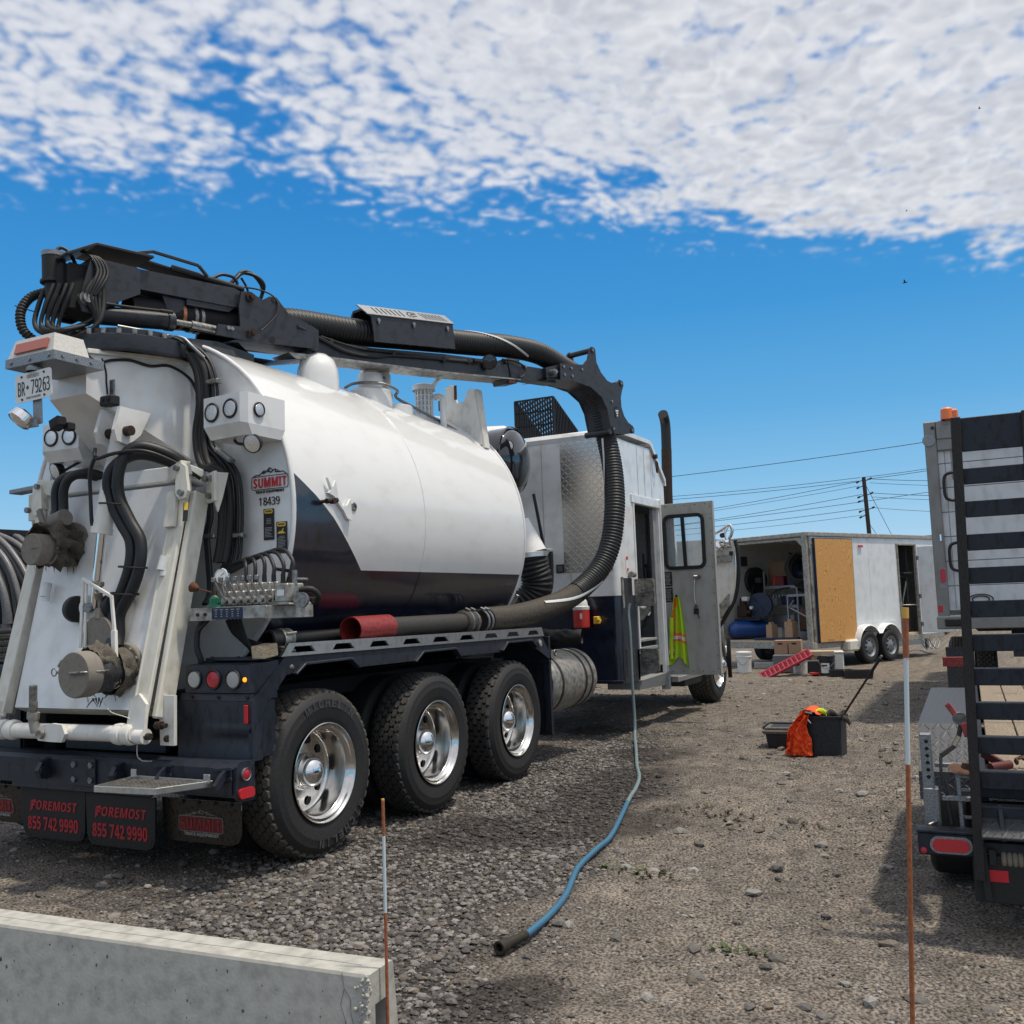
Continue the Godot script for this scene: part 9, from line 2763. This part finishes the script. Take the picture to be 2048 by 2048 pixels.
func make_clutter() -> void:
	bucket(V(-4.86, 0, -19.65), 0.15, 0.42, "white dirty bucket standing alone nearest the truck's front wheel", "bucketwhite", "bucketwhite", false)
	bucket(V(-3.70, 0, -19.35), 0.145, 0.36, "white bucket with dark top half behind the red traction board", "bucketwhite", "bucketdark", true)
	bucket(V(-3.14, 0, -19.05), 0.145, 0.37, "white labelled bucket with black lid nearest the black trays", "bucketdark", "bucketdark", true)
	var b := MB.new(); b.box(V(-3.06, 0.18, -20.0), V(0.16, 0.36, 0.3), Basis(Vector3.UP, 0.2), 0.02); b.box(V(-3.06, 0.375, -20.0), V(0.18, 0.03, 0.32), Basis(Vector3.UP, 0.2), 0.01)
	solo("white_jug", "tall white plastic container behind the black-lidded bucket", "container", b, MT.bucketwhite)
	for q in [[V(-2.86, 0, -18.75), 0.42, 0.12, "smaller black tray beside the labelled bucket"], [V(-2.50, 0, -18.45), 0.52, 0.135, "wider black rubber tray, rightmost of the trailer clutter"]]:
		b = MB.new(); taper_box(b, q[0], q[1], 0.34, q[2], 0.9, 0.15, 0.05); solo("rubber_tray", q[3], "tray", b, MT.bucketdark)
	b = MB.new(); b.box(V(-4.0, 0.18, -19.75), V(0.55, 0.36, 0.4), Basis(Vector3.UP, 0.1), 0.02); solo("grey_crate", "blue grey plastic crate under the two cardboard boxes", "crate", b, MT.cablegrey)
	for q in [[-4.11, 0.26, "brown cardboard box on the grey crate, left one"], [-3.84, 0.24, "brown cardboard box on the grey crate, right one"]]:
		b = MB.new(); b.box(V(q[0], 0.50, -19.75), V(q[1], 0.27, 0.3), Basis(Vector3.UP, 0.08), 0.004)
		var o := solo("cardboard_box", q[2], "box", b, MT.card)
		b = MB.new(); b.box(V(q[0], 0.57, -19.60), V(0.09, 0.03, 0.006), Basis(Vector3.UP, 0.08), 0.0)
		put("hand_slot", b, MT.dark, o)
	b = MB.new(); b.box(V(-4.75, 0.06, -20.9), V(0.4, 0.12, 0.2), Basis(Vector3.UP, 0.2), 0.01); solo("concrete_block", "small grey concrete block lying behind the red board's foot", "block", b, MT.concrete)
	b = MB.new(); b.lathe([V2(0.0, 0.0), V2(0.11, 0.0), V2(0.11, 0.03), V2(0.0, 0.035)], V(-3.36, 0.02, -19.0), Vector3.UP, 18); solo("red_dish", "bright red dish on the ground left of the labelled bucket", "dish", b, MT.brightred)
	b = MB.new(); b.box(V(-3.40, 0.33, -20.45), V(0.68, 0.10, 0.25), Basis(Vector3.UP, 0.1), 0.01); b.box(V(-3.62, 0.14, -20.45), V(0.08, 0.28, 0.2)); b.box(V(-3.15, 0.14, -20.45), V(0.08, 0.28, 0.2))
	solo("timber_step", "pale timber step under the trailer sill behind the buckets", "step", b, MT.lumber)
	b = MB.new(); b.box(V(-3.5, 0.12, -19.7), V(0.34, 0.24, 0.26), Basis(Vector3.UP, 0.2), 0.015); solo("black_case", "black case between the two lidded buckets", "case", b, MT.bucketdark)
	# red traction board leaning on the buckets
	var t := thing("traction_board", "red perforated traction board leaning up against the buckets and boxes", "traction board", V(-4.3, 0, -18.9))
	var A := V(-4.40, 0.02, -18.98); var e := (V(-3.50, 0.47, -19.20) - A)
	var Lx := e.length(); var ux := e.normalized(); var uz := V(0.26, -0.06, 0.33).normalized()
	uz = (uz - ux * uz.dot(ux)).normalized()
	var uy := uz.cross(ux).normalized()
	b = MB.new()
	var P := func(a: float, c: float, h: float) -> Vector3: return A + ux * a * Lx + uz * c + uy * h
	for s in [0.0, 0.33]: b.bar(P.call(0.0, s, 0), P.call(1.0, s, 0), 0.035, 0.045, uy)
	for i in 12: b.bar(P.call(0.01 + i * 0.09, 0.0, 0), P.call(0.01 + i * 0.09, 0.33, 0), 0.03, 0.03, uy)
	for k in 4: b.bar(P.call(0.0, 0.055 + 0.073 * k, 0), P.call(1.0, 0.055 + 0.073 * k, 0), 0.022, 0.025, uy)
	for i in 11:
		for k in 4: b.box(P.call(0.055 + i * 0.09, 0.055 + 0.073 * k, 0.018), V(0.03, 0.02, 0.022), Basis(ux, uy, uz), 0.004)
	put("board", b, MT.boardred, t)
	b = MB.new(); b.box(P.call(0.98, 0.2, -0.035), V(0.10, 0.03, 0.12), Basis(ux, uy, uz)); b.box(P.call(0.45, 0.17, -0.03), V(0.7, 0.015, 0.3), Basis(ux, uy, uz))
	put("board_back", b, MT.dullred, t)

# ------------------------------------------------------------------ far things
func make_far() -> void:
	var p := thing("utility_pole", "leaning wooden utility pole with short insulator arms behind the white trailer", "utility pole", V(-9.17, 0, -80))
	var top := V(-9.44, 10.65, -80)
	var b := MB.new(); b.tube([V(-9.17, -0.2, -80), top], [0.19, 0.15], 12); put("pole_shaft", b, MT.timberpole, p)
	for q in [[10.4, -1], [10.35, 1], [9.95, -1], [9.2, -1], [9.2, 1], [8.85, -1], [8.05, 1], [8.05, -1], [7.6, -1]]:
		b = MB.new()
		var c := V(-9.17 - 0.27 * q[0] / 10.65, q[0], -80)
		b.tube([c + V(0.12 * q[1], 0.0, 0), c + V(0.42 * q[1], 0.10 * q[1], 0.05)], 0.035, 8); b.tube([c + V(0.40 * q[1], 0.09 * q[1], 0.05), c + V(0.60 * q[1], 0.17 * q[1], 0.08)], 0.075, 8)
		put("insulator", b, MT.ceramic, p)
	b = MB.new(); b.box(V(-8.1, 5.3, -80), V(0.25, 0.6, 0.25)); b.tube([V(-8.35, 5.9, -80), V(-8.2, 5.4, -80)], 0.05, 6); put("switch_gear", b, MT.ceramic, p)
	var g := [[V(-9.40, 10.2, -80), V(-6.9, 4.0, -80), V(-5.6, 0.0, -80)]]
	b = MB.new(); b.tube(g[0], 0.02, 5); b.tube([V(-9.3, 7.0, -80), V(-8.2, 5.0, -80), V(-7.6, 0.0, -80)], 0.02, 5); put("guy_wire", b, MT.wire, p)
	var words := ["topmost long power line passing clear above the utility pole", "highest power line left of the pole, meeting its top", "second power line left of the pole, just under the highest", "third power line left of the pole, meeting its upper arm", "fourth power line left of the pole, thin and sagging", "fifth power line left of the pole, at its middle arm", "sixth power line left of the pole, crossing past its middle", "seventh power line left of the pole, meeting its lower arm", "lowest power line left of the pole", "upper power line right of the pole, rising toward the box truck", "second rising power line right of the pole", "flat upper power line right of the pole", "flat second power line right of the pole", "flat middle power line right of the pole", "flat lower power line right of the pole", "lowest flat power line right of the pole"]
	var ends := [
		[V(-20.4, 9.75, -62), V(0.0, 10.6, -62)],
		[V(-26.5, 10.45, -80), V(-9.7, 10.64, -80)], [V(-26.5, 10.18, -80), V(-9.8, 10.38, -80)], [V(-26.6, 8.7, -80), V(-9.8, 10.34, -80)], [V(-26.6, 8.6, -80), V(-9.8, 9.98, -80)],
		[V(-26.6, 7.8, -80), V(-9.6, 9.29, -80)], [V(-26.6, 7.8, -80), V(-2.9, 9.2, -80)], [V(-26.6, 7.45, -80), V(-9.6, 8.15, -80)], [V(-26.7, 7.0, -80), V(-9.5, 7.65, -80)],
		[V(-9.3, 10.64, -80), V(-2.7, 11.03, -80)], [V(-9.2, 10.47, -80), V(-2.8, 10.88, -80)], [V(-8.9, 10.45, -80), V(-2.8, 9.75, -80)], [V(-9.0, 10.16, -80), V(-2.9, 9.37, -80)],
		[V(-8.9, 9.33, -80), V(-2.9, 8.6, -80)], [V(-8.9, 9.02, -80), V(-3.0, 8.28, -80)], [V(-8.9, 8.17, -80), V(-3.0, 7.35, -80)]]
	for i in ends.size():
		var pts := []
		for k in 13:
			var u := k / 12.0
			pts.append((ends[i][0] as Vector3).lerp(ends[i][1], u) - V(0, (0.12 if i < 9 else 0.05) * 4.0 * u * (1.0 - u), 0))
		b = MB.new(); b.tube(pts, 0.016 if i in [4, 8, 12, 14, 15] else 0.021, 5, false)
		solo("power_line", words[i], "power line", b, MT.wire)
	# rust-brown container glimpsed behind the box truck
	b = MB.new(); b.box(V(-2.55, 1.7, -38.0), V(1.2, 3.5, 3.0)); 
	var c := solo("rusty_container", "rust brown container corner showing left of the box truck", "container", b, MT.rust)
	# reel of grey conduit on the far side of the truck
	var r := thing("conduit_reel", "big reel of grey conduit at the left edge behind the truck", "reel", V(-9.05, 0, -6.2))
	var rc := V(-9.10, 1.52, -6.2)
	for k in 22:
		b = MB.new()
		var rad := 0.92 - 0.055 * (k % 3)
		var zz := -6.2 + 0.44 - 0.04 * k
		var pts := []
		for i in 61: pts.append(V(rc.x + (rad + 0.012 * sin(i * 0.7 + k)) * cos(i * TAU / 60), rc.y + (rad + 0.012 * sin(i * 0.7 + k)) * sin(i * TAU / 60), zz + 0.03 * sin(i * 0.21 + k * 1.7)))
		b.tube(pts, 0.03, 8, false)
		put("conduit_turn", b, MT.cablegrey, r)
	b = MB.new(); b.lathe([V2(0.0, -0.55), V2(0.72, -0.55), V2(0.72, 0.55), V2(0.0, 0.55)], rc, Vector3.BACK, 40); put("reel_drum", b, MT.darkpanel, r)
	b = MB.new(); b.bar(V(-9.6, 2.50, -5.9), V(-8.1, 2.36, -6.6), 0.07, 0.06); b.bar(V(-8.15, 2.36, -6.6), V(-8.1, 0.0, -6.6), 0.08, 0.08); b.bar(V(-10.0, 0.5, -5.8), V(-8.0, 0.5, -5.8), 0.12, 0.12); b.bar(V(-9.6, 2.5, -5.9), V(-10.2, 0.0, -5.9), 0.08, 0.08); b.box(V(-8.28, 2.16, -6.2), V(0.10, 0.14, 0.16), Basis.IDENTITY, 0.01)
	put("reel_frame", b, MT.black, r)
	# ribs of stacked black hose and a red strap on the truck's far rear corner
	for k in 6:
		b = MB.new(); b.tube([V(-6.63 + 0.008 * k, 1.465 - 0.047 * k, -4.56), V(-6.40 + 0.002 * k, 1.47 - 0.047 * k, -4.62)], 0.019, 10)
		put("stowed_hose", b, MT.hosedusty, K)
	b = MB.new(); b.bar(V(-6.525, 2.05, -4.82), V(-6.605, 1.60, -4.78), 0.05, 0.012, V(0, 0, 1))
	solo("red_strap", "red strap hanging by the conduit reel at the truck's far corner", "strap", b, MT.redstrap)
	# birds against the cloud
	for q in [[V(-4.2, 20.6, -63.0), "small dark bird in flight low over the right clouds", 0.28], [V(0.6, 25.5, -52.0), "tiny dark bird high at the right edge of the clouds", 0.14], [V(-3.6, 24.0, -60.0), "tiny dark bird above the low flying one", 0.12]]:
		b = MB.new()
		var s: float = q[2]; var a: Vector3 = q[0]
		b.tube([a + V(-0.5 * s, 0, 0), a + V(-0.2 * s, 0.02 * s, 0), a + V(0.3 * s, 0.03 * s, 0), a + V(0.6 * s, 0.05 * s, 0)], [0.05 * s, 0.14 * s, 0.13 * s, 0.04 * s], 8)
		for z in [-1.0, 1.0]: b.hexa([a + V(-0.15 * s, 0.05 * s, 0), a + V(0.2 * s, 0.05 * s, 0), a + V(0.05 * s, 0.55 * s, 0.5 * s * z), a + V(-0.2 * s, 0.6 * s, 0.55 * s * z), a + V(-0.15 * s, 0.02 * s, 0.02), a + V(0.2 * s, 0.02 * s, 0.02), a + V(0.05 * s, 0.52 * s, 0.5 * s * z), a + V(-0.2 * s, 0.57 * s, 0.55 * s * z)])
		solo("bird", q[1], "bird", b, MT.bird)

func _ready() -> void:
	set_view()
	make_materials()
	make_ground()
	make_truck()
	make_suction_tube()
	make_vest()
	make_canister()
	make_foreground()
	make_tubs()
	make_ramp_trailer()
	make_box_truck()
	make_enclosed_trailer()
	make_clutter()
	make_far()
	make_weeds()
	make_gravel()
